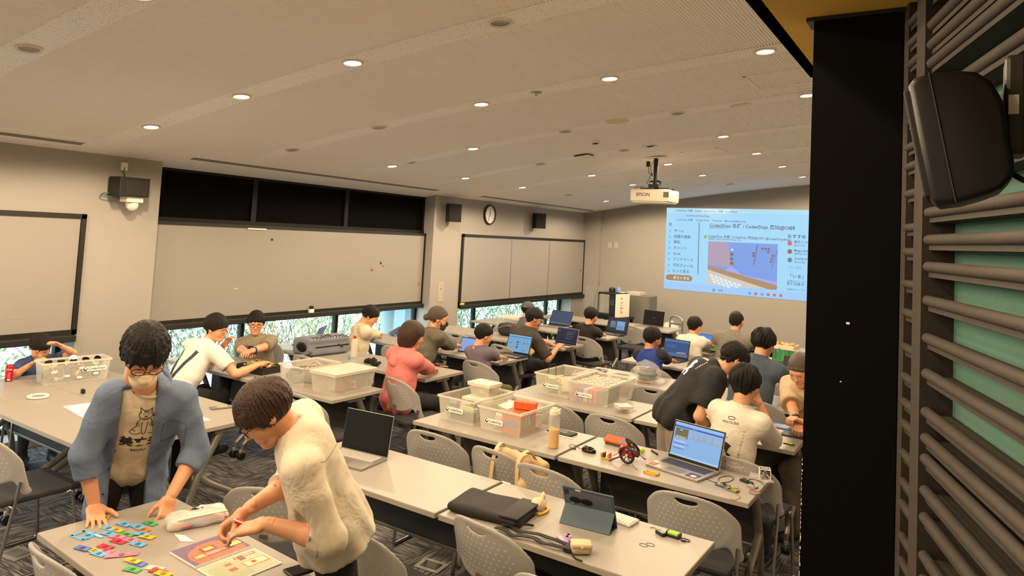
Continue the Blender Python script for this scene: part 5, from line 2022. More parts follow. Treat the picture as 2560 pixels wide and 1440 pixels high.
MB().box(-.10, .12, -.19, -.15, .01, .07, ch=.003).build('black_case', cj('case_black', '#333636', rough=.5), b2)
MB().box(-.14, -.08, -.19, -.15, .02, .06, ch=.003).build('green_case', cj('case_green', '#b6c58a', rough=.5), b2)
for k in range(5):
    rnd = random.Random(k + 90)
    MB().tube([(.05 + .035 * math.cos(a * PI / 8) + .01 * k, -.1 + .03 * math.sin(a * PI / 8), .12 + .006 * math.sin(a)) for a in range(16)], .003, 5, closed=True).build('wire_loop', cj('loop_grey', '#5e5a52'), b2)
for k, c in enumerate(('#b8657a', '#6d7fa8', '#d8d2c4', '#d8704a', '#c45a6a', '#5d6a6e')):
    MB().box(-.15 + k * .048, -.11 + k * .048, -.235, .10, .008, .120, ch=.006).build('spool_sleeve', cj('sleeve', c, rough=.5), b3)
for i in range(5):
    for j in range(6):
        MB().tube([(-.15 + .07 * i + .028 * math.cos(a * PI / 7), -.19 + .075 * j + .028 * math.sin(a * PI / 7), .150 + .004 * ((i + j) % 3)) for a in range(14)], .005, 5, closed=True).build('spool', cj('spool_clear', '#d8d4c6', rough=.15, spec=.8), b3)
jumble(b4, 'packed_things', .26, .38, .02, .10, 22, ['#c3b79c', '#6e6f6c', '#d8d2c4', '#97b85a', '#b56a5c'], .04, .11, 13)
for x_ in (-.06, .06):
    MB().box(x_ - .012, x_ + .012, -.232, -.225, .02, .10).build('green_tag', cj('tag_green', '#8fc45a', rough=.5), b4)
MB().tube(smooth_path([(-.12, -.15, .1), (-.12, -.12, .22), (-.08, -.08, .24), (-.06, -.1, .12)]), .003, 5).build('black_cable', M_WIRE, b4)
sb = clear_box('small clear lidded tub standing inside the left clear box', (onT(1152, 1010).x, onT(1152, 1010).y, 0), -.03, .20, .15, .085, zb=TZ + .155, lid=True, m_=M_CLEAR)
sb.location = b2.location + Vector((.0, .10, .148))
jumble(sb, 'packed_things', .13, .09, .01, .04, 6, ['#cfc8ba', '#b9b2a4'], .03, .07, 14)
MB().box(-.09, .09, -.07, .07, .128, .147).build('support_tray', M_RIMP, b2)
sb2 = clear_box('small clear lidded tub on the table right of the spool box', onT(1578, 1034), 2.4, .10, .10, .045, lid=True, m_=M_CLEAR)
jumble(sb2, 'screws', .06, .06, .005, .03, 30, ['#8f8b84', '#b5b1a8'], .005, .012, 15)


# filament spools on the next row


def spool(loc, r, h, c1, c2, label, tilt=0.0):
    t_ = thing('filament_spool', label, 'spool', loc, .3, 'filament spools')
    for z in (0.001, h - .004):
        MB().lathe([(r * .28, z), (r, z), (r, z + .003), (r * .28, z + .003), (r * .28, z)], 32).build('flange', c1, t_)
    MB().lathe([(r * .5, .004), (r * .82, .004), (r * .85, h / 2), (r * .82, h - .005), (r * .5, h - .005)], 28).build('filament', c2, t_, auto=.9)
    return t_


spool(at_table(1497, 938), .095, .055, M_BLACK, cj('filament_pink', '#a83a68', rough=.3), 'spool of pink filament with black rims')
spool(at_table(1550, 945), .10, .03, cj('flange_clear', '#8f9490', rough=.15, alpha=.6), cj('filament_grey', '#8a8d8a', rough=.2), 'clear flat spool right of the pink one')
pB = at_table(1617, 955)
spool(pB, .10, .035, cj('flange_clear', '#8f9490', rough=.15, alpha=.6), cj('filament_gold', '#b8892a', rough=.25), 'bottom spool of gold filament in the bagged stack')
spool(pB + Vector((.005, .0, .038)), .10, .04, M_BLACK, cj('filament_teal', '#4d7a74', rough=.25), 'middle spool of teal filament in the bagged stack')
spool(pB + Vector((.0, .01, .082)), .098, .05, cj('flange_dark', '#4d4f4e', rough=.2), cj('filament_silver', '#7d807c', rough=.15), 'top silver spool in the bagged stack')
t = thing('plastic_wrap', 'crinkled clear plastic bag around the stacked spools', 'plastic bag', pB, 0)
s_ = SDF((-.22, -.2, -.02), (.24, .2, .26), .011)
s_.ell((0, 0, .10), (.135, .13, .115), k=.03).ell((-.08, -.03, .03), (.11, .12, .045), k=.03).ell((.09, .0, .02), (.10, .10, .03), k=.03)
s_.disp(lambda X, Y, Z: .010 * np.sin(46 * X + 28 * Z) * np.sin(41 * Y + 35 * Z))
s_.cut(lambda X, Y, Z: .002 - Z)
obj('film', s_.mesh('film', 0), cj('film_clear', '#f2f2ee', rough=.08, alpha=.20, spec=1.0, var=0), t)

# ---------------- drink bottle, pouch, mouse, robot, big laptop
p = at_table(1383, 1119)
t = thing('drink_bottle', 'tall clear bottle half full of yellow drink', 'bottle', p)
MB().lathe([(.0001, .001), (.036, .001), (.038, .006), (.038, .205), (.036, .215), (.034, .22)], 28).build('glass', cj('bottle_glass', '#e8ebe6', rough=.05, alpha=.22, spec=.8), t, auto=.6)
MB().lathe([(.0001, .006), (.035, .006), (.0355, .12), (.0001, .12)], 28).build('drink', cj('drink_yellow', '#d8a825', rough=.1, alpha=.88), t, auto=.6)
MB().lathe([(.036, .218), (.036, .245), (.033, .25), (.020, .252), (.020, .262), (.0001, .262)], 24).build('cap', cj('cap_cream', '#d9cdb4', rough=.4), t, auto=.6)
MB().box(.030, .042, -.012, .012, .225, .262, ch=.003).build('clasp', M_WPL, t)
t = thing('dark_pouch', 'flat dark grey pouch with white lettering behind the drink bottle', 'pouch', at_table(1405, 1083), dirT((1370, 1080), (1420, 1093)))
MB().box(-.10, .10, -.055, .055, .001, .014, ch=.005).build('pouch', cj('pouch_dark', '#35363a', rough=.7), t, auto=.7)
text('micro:bit', .026, frame((.0, -.01, .0145), (1, 0, 0), (0, 1, 0)), cj('print_white', '#ece8e0'), t)
text('CoderDojo', .016, frame((.0, .02, .0145), (1, 0, 0), (0, 1, 0)), cj('print_white', '#ece8e0'), t)
MB().box(-.10, .13, -.075, -.05, .001, .003).build('paper_slip', M_PAPER, t)
t = thing('computer_mouse', 'glossy black computer mouse on the laptop table', 'mouse', at_table(1472, 1130), dirT((1440, 1120), (1485, 1132)))
s_ = SDF((-.07, -.05, -.01), (.07, .05, .05), .0045)
s_.ell((0, 0, .008), (.054, .030, .028), k=.01)
s_.cut(lambda X, Y, Z: .001 - Z)
M_GLOSS = cj('gloss_black', '#0c0b0b', rough=.12)
obj('shell', s_.mesh('shell'), M_GLOSS, t, smooth=True)
MB().cyl((-.025, -.004, .031), .008, .008, 12, axis=(0, 1, 0)).build('wheel', cj('wheel_grey', '#4d4a48'), t)
MB().tube(smooth_path([(-.054, 0, .01), (-.09, .02, .003), (-.13, .05, .003), (-.17, .04, .003), (-.15, .0, .003), (-.10, -.02, .003)]), .0016, 5).build('cord', M_WIRE, t)
MB().box(-.115, -.09, -.028, -.012, .001, .008, ch=.002).build('plug', M_BLACK, t)
t = thing('orange_case', 'orange folded card case beside the robot', 'case', at_table(1545, 1113), dirT((1515, 1103), (1572, 1118)))
b = MB()
b.prism([(-.09, -.045), (.09, -.045), (.09, .045), (-.09, .045)], .020, .030)
b.add([(-.09, -.045, .03), (.09, -.045, .03), (.085, 0, .058), (-.085, 0, .058), (-.09, .045, .03), (.09, .045, .03)], [(0, 1, 2, 3), (3, 2, 5, 4), (1, 5, 2), (4, 0, 3)])
b.build('lid', M_ORANGE, t)
MB().box(-.082, .082, -.04, .04, .001, .020, ch=.002).build('tray', cj('tray_dark', '#4a4238', rough=.6), t)
MB().add([(.03, -.040, .0335), (.075, -.034, .0375), (.08, -.008, .0535), (.045, -.010, .0525)], [(0, 1, 2, 3)], Matrix.Translation((0, -.001, .001))).build('print', cj('print_blue', '#4d76a8', rough=.5), t)
# robot: two spoked wheels, red body, boards
pr = at_table(1562, 1155)
t = thing('toy_robot', 'red robot car with two black spoked wheels on the laptop table', 'robot', pr, dirT((1510, 1145), (1590, 1160)))
rw = .052


def wheel(parent, c, axis, r):
    x_, y_, z_ = basis_from(axis)
    Mw = Matrix.Identity(4)
    for i in range(3):
        Mw[i][0], Mw[i][1], Mw[i][2], Mw[i][3] = x_[i], y_[i], z_[i], c[i]
    w_ = MB()
    w_.tube([Mw @ Vector((r * .88 * math.cos(k * PI / 14), r * .88 * math.sin(k * PI / 14), 0)) for k in range(28)], r * .14, 6, closed=True)
    wo = w_.build('wheel', M_BLACK, parent, auto=1.0)
    for k in range(24):
        a = k * PI / 12
        MB().box(r * .96, r * 1.05, -r * .05, r * .05, -r * .12, r * .12, M=Mw @ Matrix.Rotation(a, 4, 'Z')).build('tread_block', M_BLACK, wo)
    for k in range(6):
        MB().box(r * .1, r * .8, -r * .05, r * .05, -r * .04, r * .04, M=Mw @ Matrix.Rotation(k * PI / 3, 4, 'Z')).build('spoke', cj('spoke_red', '#7d2a28', rough=.4), wo)
    MB().cyl((0, 0, -r * .12), r * .16, r * .24, 12, M=Mw).build('hub', cj('hub_white', '#c9c0b4'), wo)


wheel(t, Vector((.02, -.035, rw * 1.06)), (.25, 1, .1), rw)
wheel(t, Vector((.03, .055, rw * 1.9)), (.5, .6, .75), rw)
MB().box(-.06, .04, -.02, .035, .03, .07, M=Matrix.Rotation(.3, 4, 'Y') @ Matrix.Translation((0, 0, .01)), ch=.004).build('body', cj('robot_red', '#b3202a', rough=.4), t)
MB().box(-.02, .08, .02, .07, .035, .075, ch=.003).build('motor_board', cj('board_black', '#1f1b1a', rough=.5), t)
for k in range(6):
    MB().box(.03 + .008 * k, .035 + .008 * k, .0185, .0205, .04, .07).build('pin', cj('pin_red', '#a83a3a'), t)
MB().box(-.15, -.08, -.03, .02, .001, .010, ch=.001).build('yellow_base', cj('base_yellow', '#c8a020', rough=.5), t)
for k in range(4):
    MB().box(-.155 + .018 * k, -.145 + .018 * k, -.022, .012, .010, .034 + .006 * (k % 2)).build('terminal', cj('term', ('#d8694a', '#1f1b1a', '#e0d6c4', '#c9503a')[k], rough=.5), t)
MB().tube([(-.08, -.01, .03), (-.03, .0, .06), (.02, .01, .07)], .006, 6).build('arm', cj('arm_pink', '#d8a59a', rough=.5), t)
MB().tube([(-.09, -.05, .006), (.0, -.03, .05), (.03, -.02, .09)], .005, 6).build('strut', M_BLACK, t)
MB().tube(smooth_path([(.05, -.04, .02), (.08, -.08, .003), (.11, -.11, .002)]), .0012, 5).build('lead', M_WIRE, t)
MB().tube(smooth_path([(.08, .05, .05), (.11, .04, .03), (.12, .07, .02), (.09, .09, .02)]), .002, 5).build('lead', M_WIRE, t)
p = at_table(1605, 1132)
t = thing('lime_ball', 'tiny lime green geared ball behind the robot', 'ball', p)
MB().lathe([(.0001, .002), (.010, .004), (.016, .014), (.016, .020), (.010, .030), (.0001, .032)], 14).build('core', cj('lime', '#a8c828', rough=.5), t, auto=.8)
for k in range(8):
    a = k * PI / 4
    MB().box(.012, .020, -.004, .004, .012, .022, M=Matrix.Rotation(a, 4, 'Z')).build('tooth', cj('lime', '#a8c828', rough=.5), t)
o = prop(MB().box(-.045, .045, -.005, .005, .001, .011, ch=.002).build('black_stick', M_BLACK), 'short black stick lying behind the big laptop', 'stick')
o.location = at_table(1636, 1133)
o.rotation_euler = (0, 0, dirT((1626, 1127), (1645, 1140)))
t = thing('plastic_holder', 'small yellow plastic frame in front of the big laptop', 'frame', at_table(1629, 1185), dirT((1612, 1180), (1646, 1190)))
b = MB()
for s_ in (-1, 1):
    b.box(-.045, .045, s_ * .016 - .004, s_ * .016 + .004, .001, .010)
    b.box(s_ * .040 - .005, s_ * .040 + .005, -.02, .02, .001, .010)
b.build('frame', cj('frame_yellow', '#d8a418', rough=.5), t)
MB().box(-.036, .036, -.012, .012, .001, .003).build('inner_plate', cj('frame_yellow2', '#c08e10', rough=.5), t)
# big laptop
la, lb, lc = onT(1615, 1165), onT(1742, 1207), onT(1797, 1190)
ang = math.atan2(lb.y - la.y, lb.x - la.x)
W_ = .37
cb_ = (la + lb) / 2
D_ = .25
ctr = cb_ + Vector((-math.sin(ang), math.cos(ang), 0)) * (D_ / 2)
BIG = laptop(ctr, ang, 'big open grey laptop showing a block editor page', w=W_, d=D_, ang=108, screen='#8cbcf0', strength=.85,
             rects=[(0, 1, 0, .07, '#9cc8f8'), (0, 1, .10, .145, '#2a4fae'), (.03, .30, .17, .46, '#6d6a58'), (.05, .28, .40, .46, '#b8b070'), (.12, .18, .20, .24, '#c8c09a'), (.34, 1, .22, .42, '#9fb9da'), (.42, .425, .22, .42, '#5c7ba6'), (.52, .525, .22, .42, '#5c7ba6'), (.62, .625, .22, .42, '#5c7ba6'), (.66, .665, .2, .42, '#5c7ba6'), (.80, .805, .22, .42, '#5c7ba6'), (.35, 1, .395, .405, '#7c9cc6'), (.04, .28, .55, .58, '#c6dcf8'), (.04, .28, .62, .65, '#5d84d0'), (.04, .28, .69, .72, '#c6dcf8'), (.04, .28, .76, .79, '#5d84d0'), (.30, .36, .6, .66, '#7fa8dc'), (.0, 1, .95, 1, '#b8d6f8')],
             words=[('MakeCode', .36, .125, .008, '#c6dcf8')])
MB().box(-W_ * .48, -W_ * .34, -D_ * .46, -D_ * .22, .0162, .0168).build('red_sticker', cj('sticker_red', '#b8452a', rough=.5), BIG)
text('PIXEL', .012, frame((-W_ * .41, -D_ * .34, .0172), (1, 0, 0), (0, 1, 0)), cj('sticker_cream', '#f0dcc0'), BIG, bold=.03)
MB().box(W_ * .24, W_ * .44, -D_ * .47, -D_ * .14, .0162, .0168).build('purple_sticker', cj('sticker_purple', '#4d4462', rough=.5), BIG)
MB().prism([(W_ * .36 + .018 * math.cos(k * PI / 6) * (1 + .2 * (k % 2)), -D_ * .34 + .018 * math.sin(k * PI / 6)) for k in range(12)], .0168, .0174).build('sticker_emblem', cj('sticker_pale', '#c8c4cc'), BIG)
# circuit boards at the right end
wire([(1762, 1193), (1772, 1200), (1790, 1206), (1820, 1205), (1834, 1196), (1822, 1190), (1800, 1194), (1796, 1203), (1805, 1210)], .0022, cj('cable_brown', '#4a3b2c', rough=.6), 'brown usb cable curling from the big laptop')


def board(px, py, rz, w_, d_, h_, c1, parts, label, name='circuit_board'):
    t_ = thing(name, label, 'circuit board', at_table(px, py), rz, 'circuit boards on the laptop table')
    MB().box(-w_ / 2, w_ / 2, -d_ / 2, d_ / 2, .001, h_, ch=.001).build('board', cj('pcb', c1, rough=.5), t_)
    rnd = random.Random(px)
    for k, (c, n) in enumerate(parts):
        for q in range(n):
            x_, y_ = rnd.uniform(-w_ * .4, w_ * .4), rnd.uniform(-d_ * .4, d_ * .4)
            s1_ = rnd.uniform(.004, .010)
            MB().box(x_ - s1_, x_ + s1_, y_ - s1_ * .6, y_ + s1_ * .6, h_, h_ + rnd.uniform(.003, .010)).build('component', cj('comp', c, rough=.4), t_)
    return t_


board(1806, 1216, -.35, .070, .05, .012, '#3e5a7a', [('#c8b23a', 3), ('#2b2b2c', 4), ('#b0aca4', 3)], 'blue circuit board with yellow parts right of the big laptop')
board(1829, 1227, -.3, .075, .04, .010, '#7a7670', [('#9ab82a', 3), ('#c8b23a', 2), ('#2b2b2c', 3)], 'grey circuit board with lime parts at the table edge')
board(1866, 1207, -.4, .080, .026, .014, '#1c1b1a', [('#4a4a48', 6)], 'black connector strip before the patterned cube')
board(1881, 1219, -.35, .055, .042, .012, '#8f9492', [('#2b2b2c', 2)], 'upper one of two grey servo boards')
board(1886, 1235, -.35, .055, .036, .012, '#878c8a', [('#c05a4a', 3)], 'lower one of two grey servo boards, with red wires')
wire([(1845, 1215), (1850, 1228), (1842, 1236), (1852, 1243), (1838, 1250), (1825, 1246)], .0014, cj('wire_orange', '#b0562a', rough=.6), 'orange jumper wires beside the lime circuit board')
wire([(1868, 1200), (1885, 1198), (1905, 1208), (1918, 1228)], .0016, M_WIRE, 'thin black lead between cube and servo boards')
pw = onT(1900, 1250)
wire([onT(1888, 1232, TZ + .012), onT(1900, 1248, TZ + .004), onT(1910, 1262, TZ + .002), Vector((pw.x + .06, pw.y - .06, TZ - .08)), Vector((pw.x + .03, pw.y - .03, TZ - .22)), Vector((pw.x + .02, pw.y - .05, TZ - .35))], .0018, M_WIRE, 'black lead hanging over the table corner')
t = thing('patterned_cube', 'dark cube wrapped in white zigzag lines', 'cube', at_table(1911, 1197), .35)
MB().box(-.030, .030, -.030, .030, .001, .061, ch=.002).build('core', cj('cube_dark', '#3a4152', rough=.5), t)
cl = MB()
for z in (.001, .061):
    for s_ in (-1, 1):
        cl.box(-.033, .033, s_ * .031 - .002, s_ * .031 + .002, z - .002 + .002, z + .002)
        cl.box(s_ * .031 - .002, s_ * .031 + .002, -.033, .033, z, z + .002)
for sx in (-1, 1):
    for sy in (-1, 1):
        cl.box(sx * .031 - .002, sx * .031 + .002, sy * .031 - .002, sy * .031 + .002, .001, .062)
for k in range(4):
    Mk = Matrix.Rotation(k * PI / 2, 4, 'Z')
    cl.tube([(-.03, -.0315, .001), (.0, -.0315, .060), (.03, -.0315, .001)], .0016, 4, M=Mk)
    cl.tube([(-.03, -.0315, .05), (.03, -.0315, .02)], .0016, 4, M=Mk)
cl.tube([(-.03, -.03, .0622), (.03, .03, .0622)], .0016, 4)
cl.tube([(-.03, .03, .0622), (.03, -.03, .0622)], .0016, 4)
cl.build('lines', M_PAPER, t)
t = thing('plastic_wrap', 'clear plastic scrap beside the patterned cube', 'plastic bag', at_table(1893, 1198), .2)
s_ = SDF((-.08, -.07, -.01), (.12, .07, .06), .007)
s_.ell((0, 0, .012), (.05, .035, .022), k=.01).ell((.06, -.02, .006), (.04, .03, .010), k=.01)
s_.disp(lambda X, Y, Z: .006 * np.sin(90 * X + 50 * Z) * np.sin(80 * Y + 50 * Z))
s_.cut(lambda X, Y, Z: .002 - Z)
obj('film', s_.mesh('film', 0), cj('film_clear', '#f2f2ee', rough=.08, alpha=.20, spec=1.0, var=0), t)

# ---------------- sleeve, plush, tablet, straps (second middle table)
sa_, sb_ = onT(1133, 1283), onT(1262, 1318)
ang = math.atan2(sb_.y - sa_.y, sb_.x - sa_.x)
t = thing('laptop_sleeve', 'black padded laptop sleeve lying on the table', 'sleeve', onT(1232, 1281), ang)
s_ = SDF((-.24, -.18, -.01), (.24, .18, .08), .008)
s_.box((0, 0, .026), (.205, .132, .025), r=.024)
s_.disp(lambda X, Y, Z: .003 * np.sin(22 * X + 3) * np.sin(17 * Y))
s_.cut(lambda X, Y, Z: .001 - Z)
obj('sleeve', s_.mesh('sleeve'), cj('neoprene', '#15120f', rough=.75, bump=.2, bscale=500), t, smooth=True)
MB().box(.10, .205, -.134, .132, .044, .056, ch=.005).build('flap', cj('neoprene2', '#1a1714', rough=.7), t, auto=.7)
MB().tube(smooth_path([(.19, -.13, .03), (.23, -.08, .02), (.25, -.05, .01)]), .006, 6).build('cord', M_BLACK, t)
p = at_table(1345, 1278)
t = thing('plush_charm', 'cream plush keychain resting on a yellow clip', 'plush', p, dirT((1322, 1288), (1362, 1262)))
s_ = SDF((-.10, -.06, -.01), (.11, .06, .09), .0055)
s_.ell((-.01, 0, .040), (.050, .034, .030), k=.02).ell((.05, 0, .060), (.016, .014, .016), k=.015).ell((.062, .008, .070), (.008, .007, .009), k=.01).ell((-.02, -.02, .035), (.03, .022, .022), k=.02)
s_.disp(lambda X, Y, Z: .0015 * np.sin(160 * X) * np.sin(150 * Y + 90 * Z))
obj('body', s_.mesh('body'), cj('plush_cream', '#d8c3a0', rough=.95, bump=.5, bscale=300), t, smooth=True)
MB().tube([(.034 * math.cos(a * PI / 8) - .01, -.034 + .0 * a, .04 + .030 * math.sin(a * PI / 8)) for a in range(16)], .001, 4, closed=True).build('ribbon', cj('ribbon', '#7a5a40'), t)
MB().tube(smooth_path([(-.06, -.03, .008), (-.02, -.045, .008), (.035, -.040, .008), (.055, -.01, .008), (.045, .02, .008)]), .007, 8).build('yellow_clip', cj('clip_yellow', '#e0a810', rough=.5), t, auto=.9)
# tablet in blue case, back towards the camera
ta, tb = onT(1400, 1306), onT(1525, 1338)
ang = math.atan2(tb.y - ta.y, tb.x - ta.x)
t = thing('tablet', 'tablet in a slate blue folio case standing with its back to the camera', 'tablet', ta + Vector((0, 0, .001)), ang)
wT = (tb - ta).length
tilt = Vector((0, -.30, .95))
foot = Vector((0, .085, 0))
Mf = frame(Vector((0, .10, .003)), (1, 0, 0), (0, -.42, .9))
hT = .185
MB().box(0, wT, 0, hT, -.007, .0, M=Mf, ch=.003).build('tablet_body', M_LDARK, t)
M_CASE = cj('case_slate', '#3d5260', rough=.6)
MB().box(-.004, wT + .004, -.004, hT + .004, .0005, .006, M=Mf, ch=.0025).build('case_back', M_CASE, t)
MB().box(.01, wT - .01, hT * .42, hT - .012, .006, .0064, M=Mf).build('clear_back', cj('case_clear', '#565c63', rough=.25), t)
flap = MB()
pk = Mf @ Vector((0, hT * .47, .006))
pk2 = Mf @ Vector((wT, hT * .47, .006))
flap.add([(0, -.01, .002), (wT, -.01, .002), pk2, pk, (0, -.006, .002), (wT, -.006, .002), pk2 + Vector((0, .004, 0)), pk + Vector((0, .004, 0))], [(0, 1, 2, 3), (7, 6, 5, 4), (0, 3, 7, 4), (1, 5, 6, 2), (3, 2, 6, 7), (0, 4, 5, 1)])
flap.build('folded_flap', M_CASE, t)
MB().box(0, wT, -.008, .10, .0, .003).build('base_flap', M_CASE, t)
MB().box(wT * .02, wT * .10, hT * .78, hT * .95, .006, .009, M=Mf, ch=.001).build('camera_bump', M_BLACK, t)
gl = MB()
for cx in (.22, .46):
    gl.prism([(wT * cx + .030 * math.cos(k * PI / 9), hT * .64 + .018 * math.sin(k * PI / 9)) for k in range(18)], .0066, .0086, M=Mf)
gl.build('black_print', M_GLOSS, t)
MB().box(wT * .26, wT * .42, hT * .60, hT * .68, .0066, .0084, M=Mf).build('black_bridge', M_GLOSS, t)
MB().prism([(wT * .16 + .010 * math.cos(k * PI / 8), hT * .52 + .008 * math.sin(k * PI / 8)) for k in range(16)], .0086, .0095, M=Mf).build('round_badge', M_METAL, t)
MB().box(wT * .25, wT * .36, hT * .955, hT * .99, .006, .0075, M=Mf).build('pale_label', M_WPL, t)
t = thing('white_keyboard', 'small white keyboard behind the slate tablet case', 'keyboard', at_table(1553, 1302), ang - .2)
MB().box(-.09, .075, -.05, .05, .001, .014, ch=.003).build('base', M_WPL, t)
kb = MB()
for i in range(8):
    for j in range(4):
        kb.box(-.08 + .019 * i, -.064 + .019 * i, -.042 + .022 * j, -.024 + .022 * j, .014, .018)
kb.build('keys', cj('key_white', '#e0dacd', rough=.5), t, kind='stuff')
for i in range(8):
    for j in range(4):
        if (i * 3 + j) % 4 == 0:
            MB().box(-.074 + .019 * i, -.069 + .019 * i, -.036 + .022 * j, -.030 + .022 * j, .0182, .0185).build('key_legend', cj('legend', '#6e675d'), t)
t = thing('black_strap', 'crumpled black wrist strap at the table edge', 'strap', at_table(1335, 1352), dirT((1275, 1340), (1395, 1375)))
for y0, ph in ((.035, 0), (-.02, 1)):
    P = smooth_path([(-.20 + .05 * k, y0 + .012 * math.sin(k * 1.7 + ph), .014 + .004 * math.sin(k * 2.3)) for k in range(9)], 4)
    b = MB()
    for q0, q1 in zip(P, P[1:]):
        d_ = (q1 - q0).normalized()
        s_v = Vector((-d_.y, d_.x, 0)) * .013
        b.add([q0 - s_v, q1 - s_v, q1 + s_v, q0 + s_v, q0 - s_v + Vector((0, 0, .004)), q1 - s_v + Vector((0, 0, .004)), q1 + s_v + Vector((0, 0, .004)), q0 + s_v + Vector((0, 0, .004))], [(3, 2, 1, 0), (4, 5, 6, 7), (0, 1, 5, 4), (2, 3, 7, 6)])
    b.build('webbing', cj('webbing', '#1a1917', rough=.8), t)
MB().box(.16, .20, -.035, .04, .006, .026, ch=.004).build('buckle', M_BLACK, t)
MB().tube(smooth_path([(.19, -.02, .012), (.23, -.06, .006), (.27, -.07, .006)]), .004, 6).build('cord', M_BLACK, t)
t = thing('smartphone', 'pinkish purple phone with two lenses at the table edge', 'phone', at_table(1424, 1358), dirT((1405, 1345), (1440, 1378)))
MB().box(-.072, .072, -.035, .035, .001, .010, ch=.004).build('body', cj('phone_lilac', '#9d83a8', rough=.3), t, auto=.6)
MB().box(-.068, -.036, .0, .032, .010, .012, ch=.001).build('camera_island', cj('phone_lilac2', '#b59cbc', rough=.3), t)
for q in ((-.060, .024), (-.044, .008)):
    MB().cyl((q[0], q[1], .012), .007, .002, 14).build('lens', M_GLOSS, t)
MB().prism([(.0 + .007 * math.cos(k * PI / 6), .007 * math.sin(k * PI / 6)) for k in range(12)], .010, .0104).build('emblem', M_INK, t)
t = thing('earphone_pouch', 'small beige buttoned pouch beside the purple phone', 'pouch', at_table(1452, 1382), dirT((1432, 1390), (1478, 1392)))
s_ = SDF((-.07, -.06, -.01), (.07, .06, .07), .006)
s_.box((0, 0, .024), (.046, .036, .023), r=.018)
s_.disp(lambda X, Y, Z: .002 * np.sin(60 * X + 30 * Z))
s_.cut(lambda X, Y, Z: .001 - Z)
M_BEI = cj('pouch_beige', '#c2ab86', rough=.85)
obj('pouch', s_.mesh('pouch'), M_BEI, t, smooth=True)
MB().box(-.047, .047, -.039, .03, .030, .051, ch=.008).build('flap', cj('pouch_beige2', '#cdb692', rough=.85), t, auto=.8)
MB().cyl((0, -.039, .040), .006, .003, 10, axis=(0, -1, 0)).build('button', M_WPL, t)
t = thing('battery_holder', 'black battery holder with two green cells', 'battery holder', at_table(1684, 1342), dirT((1668, 1336), (1700, 1346)))
MB().box(-.032, .032, -.020, .020, .001, .012, ch=.002).build('tray', M_BLACK, t)
for s_ in (-1, 1):
    MB().cyl((-.026, s_ * .009, .016), .0085, .052, 14, axis=(1, 0, 0)).build('cell', cj('cell_green', '#8fc42a', rough=.3), t, auto=.7)
    MB().box(s_ * .031 - .002, s_ * .031 + .002, -.020, .020, .001, .024).build('end_wall', M_BLACK, t)
MB().tube(smooth_path([(.033, -.005, .006), (.055, .012, .003), (.075, .010, .003), (.08, -.008, .003), (.062, -.018, .004)]), .0022, 5).build('lead', M_WIRE, t)
MB().box(.045, .068, -.024, -.014, .001, .009, ch=.002).build('plug', M_BLACK, t)
t = thing('switch_box', 'small black switch box with a grey label left of the battery holder', 'switch box', at_table(1652, 1337), dirT((1640, 1330), (1665, 1345)))
MB().box(-.027, .027, -.013, .013, .001, .016, ch=.002).build('case', M_BLACK, t)
MB().box(-.012, .020, -.009, .009, .016, .0165).build('label', cj('label_grey', '#8a8680'), t)
MB().tube(smooth_path([(-.026, .0, .008), (-.05, .02, .003), (-.075, .02, .003), (-.08, .0, .003)]), .0016, 5).build('lead', cj('lead_brown', '#5a4636'), t)
for (px, py, lab) in ((1609, 1363, 'left one of two thin blue rubber bands'), (1626, 1362, 'right one of two thin blue rubber bands')):
    p = at_table(px, py, .0012)
    o = prop(MB().tube([(.020 * math.cos(k * PI / 10), .015 * math.sin(k * PI / 10), 0) for k in range(20)], .0010, 5, closed=True).build('rubber_band', cj('band_blue', '#3d5a72')), lab, 'rubber band')
    o.location = p
# black laptop behind the woman in the blouse
lp = onT(846, 1160)
laptop(Vector((lp.x, lp.y + .10, TZ)), math.radians(6), 'black screen laptop behind the woman in the cream blouse', screen='#040404', rects=[], body=M_SIL, w=.36, d=.25, ang=100, strength=.1, keys=cj('keys_pale', '#b9b4ac', rough=.5))
MB_ = None
o = prop(MB().box(-.03, .03, -.008, .008, .0005, .0012).build('table_sticker', M_PAPER), 'small printed sticker at the corner of the sleeve table', 'sticker')
o.location = at_table(1265, 1207)
o.rotation_euler = (0, 0, -.05)

# things near the white printed tee
for (px, py, w_, d_, h_, c, lab, nm, cat) in ((1955, 1068, .10, .07, .010, '#3d5f96', 'blue tablet corner beside the white printed tee', 'small_tablet', 'tablet'), (1985, 1090, .09, .06, .012, '#2a2a2c', 'dark gadget box at the pillar edge', 'gadget_box', 'gadget'), (1750, 1068, .09, .06, .045, '#c48a90', 'pink bundle between the leaning man and the white tee', 'pink_pouch', 'pouch')):
    t = thing(nm, lab, cat, at_table(px, py), -.1)
    MB().box(-w_, w_, -d_, d_, .001, h_, ch=min(.004, h_ * .4)).build('case', cj(nm, c, rough=.5), t, auto=.7)
    MB().box(-w_ * .6, w_ * .6, -d_ * .6, d_ * .6, h_, h_ + .001).build('panel', cj(nm + '_p', '#5b7fb8' if c == '#3d5f96' else '#d8b0b0' if h_ > .02 else '#454548', rough=.4), t)
t = thing('microbit_board', 'small black and lime circuit board at the elbow of the white tee', 'circuit board', at_table(1972, 1111), -.2)
MB().box(-.035, .035, -.018, .018, .001, .006).build('board', cj('pcb', '#1c1b1a'), t)
MB().box(-.005, .03, -.012, .012, .006, .012).build('lime_cell', cj('lime', '#a8c828', rough=.5), t)
MB().box(-.03, -.012, -.012, .012, .006, .009).build('yellow_part', cj('comp', '#c8b23a'), t)

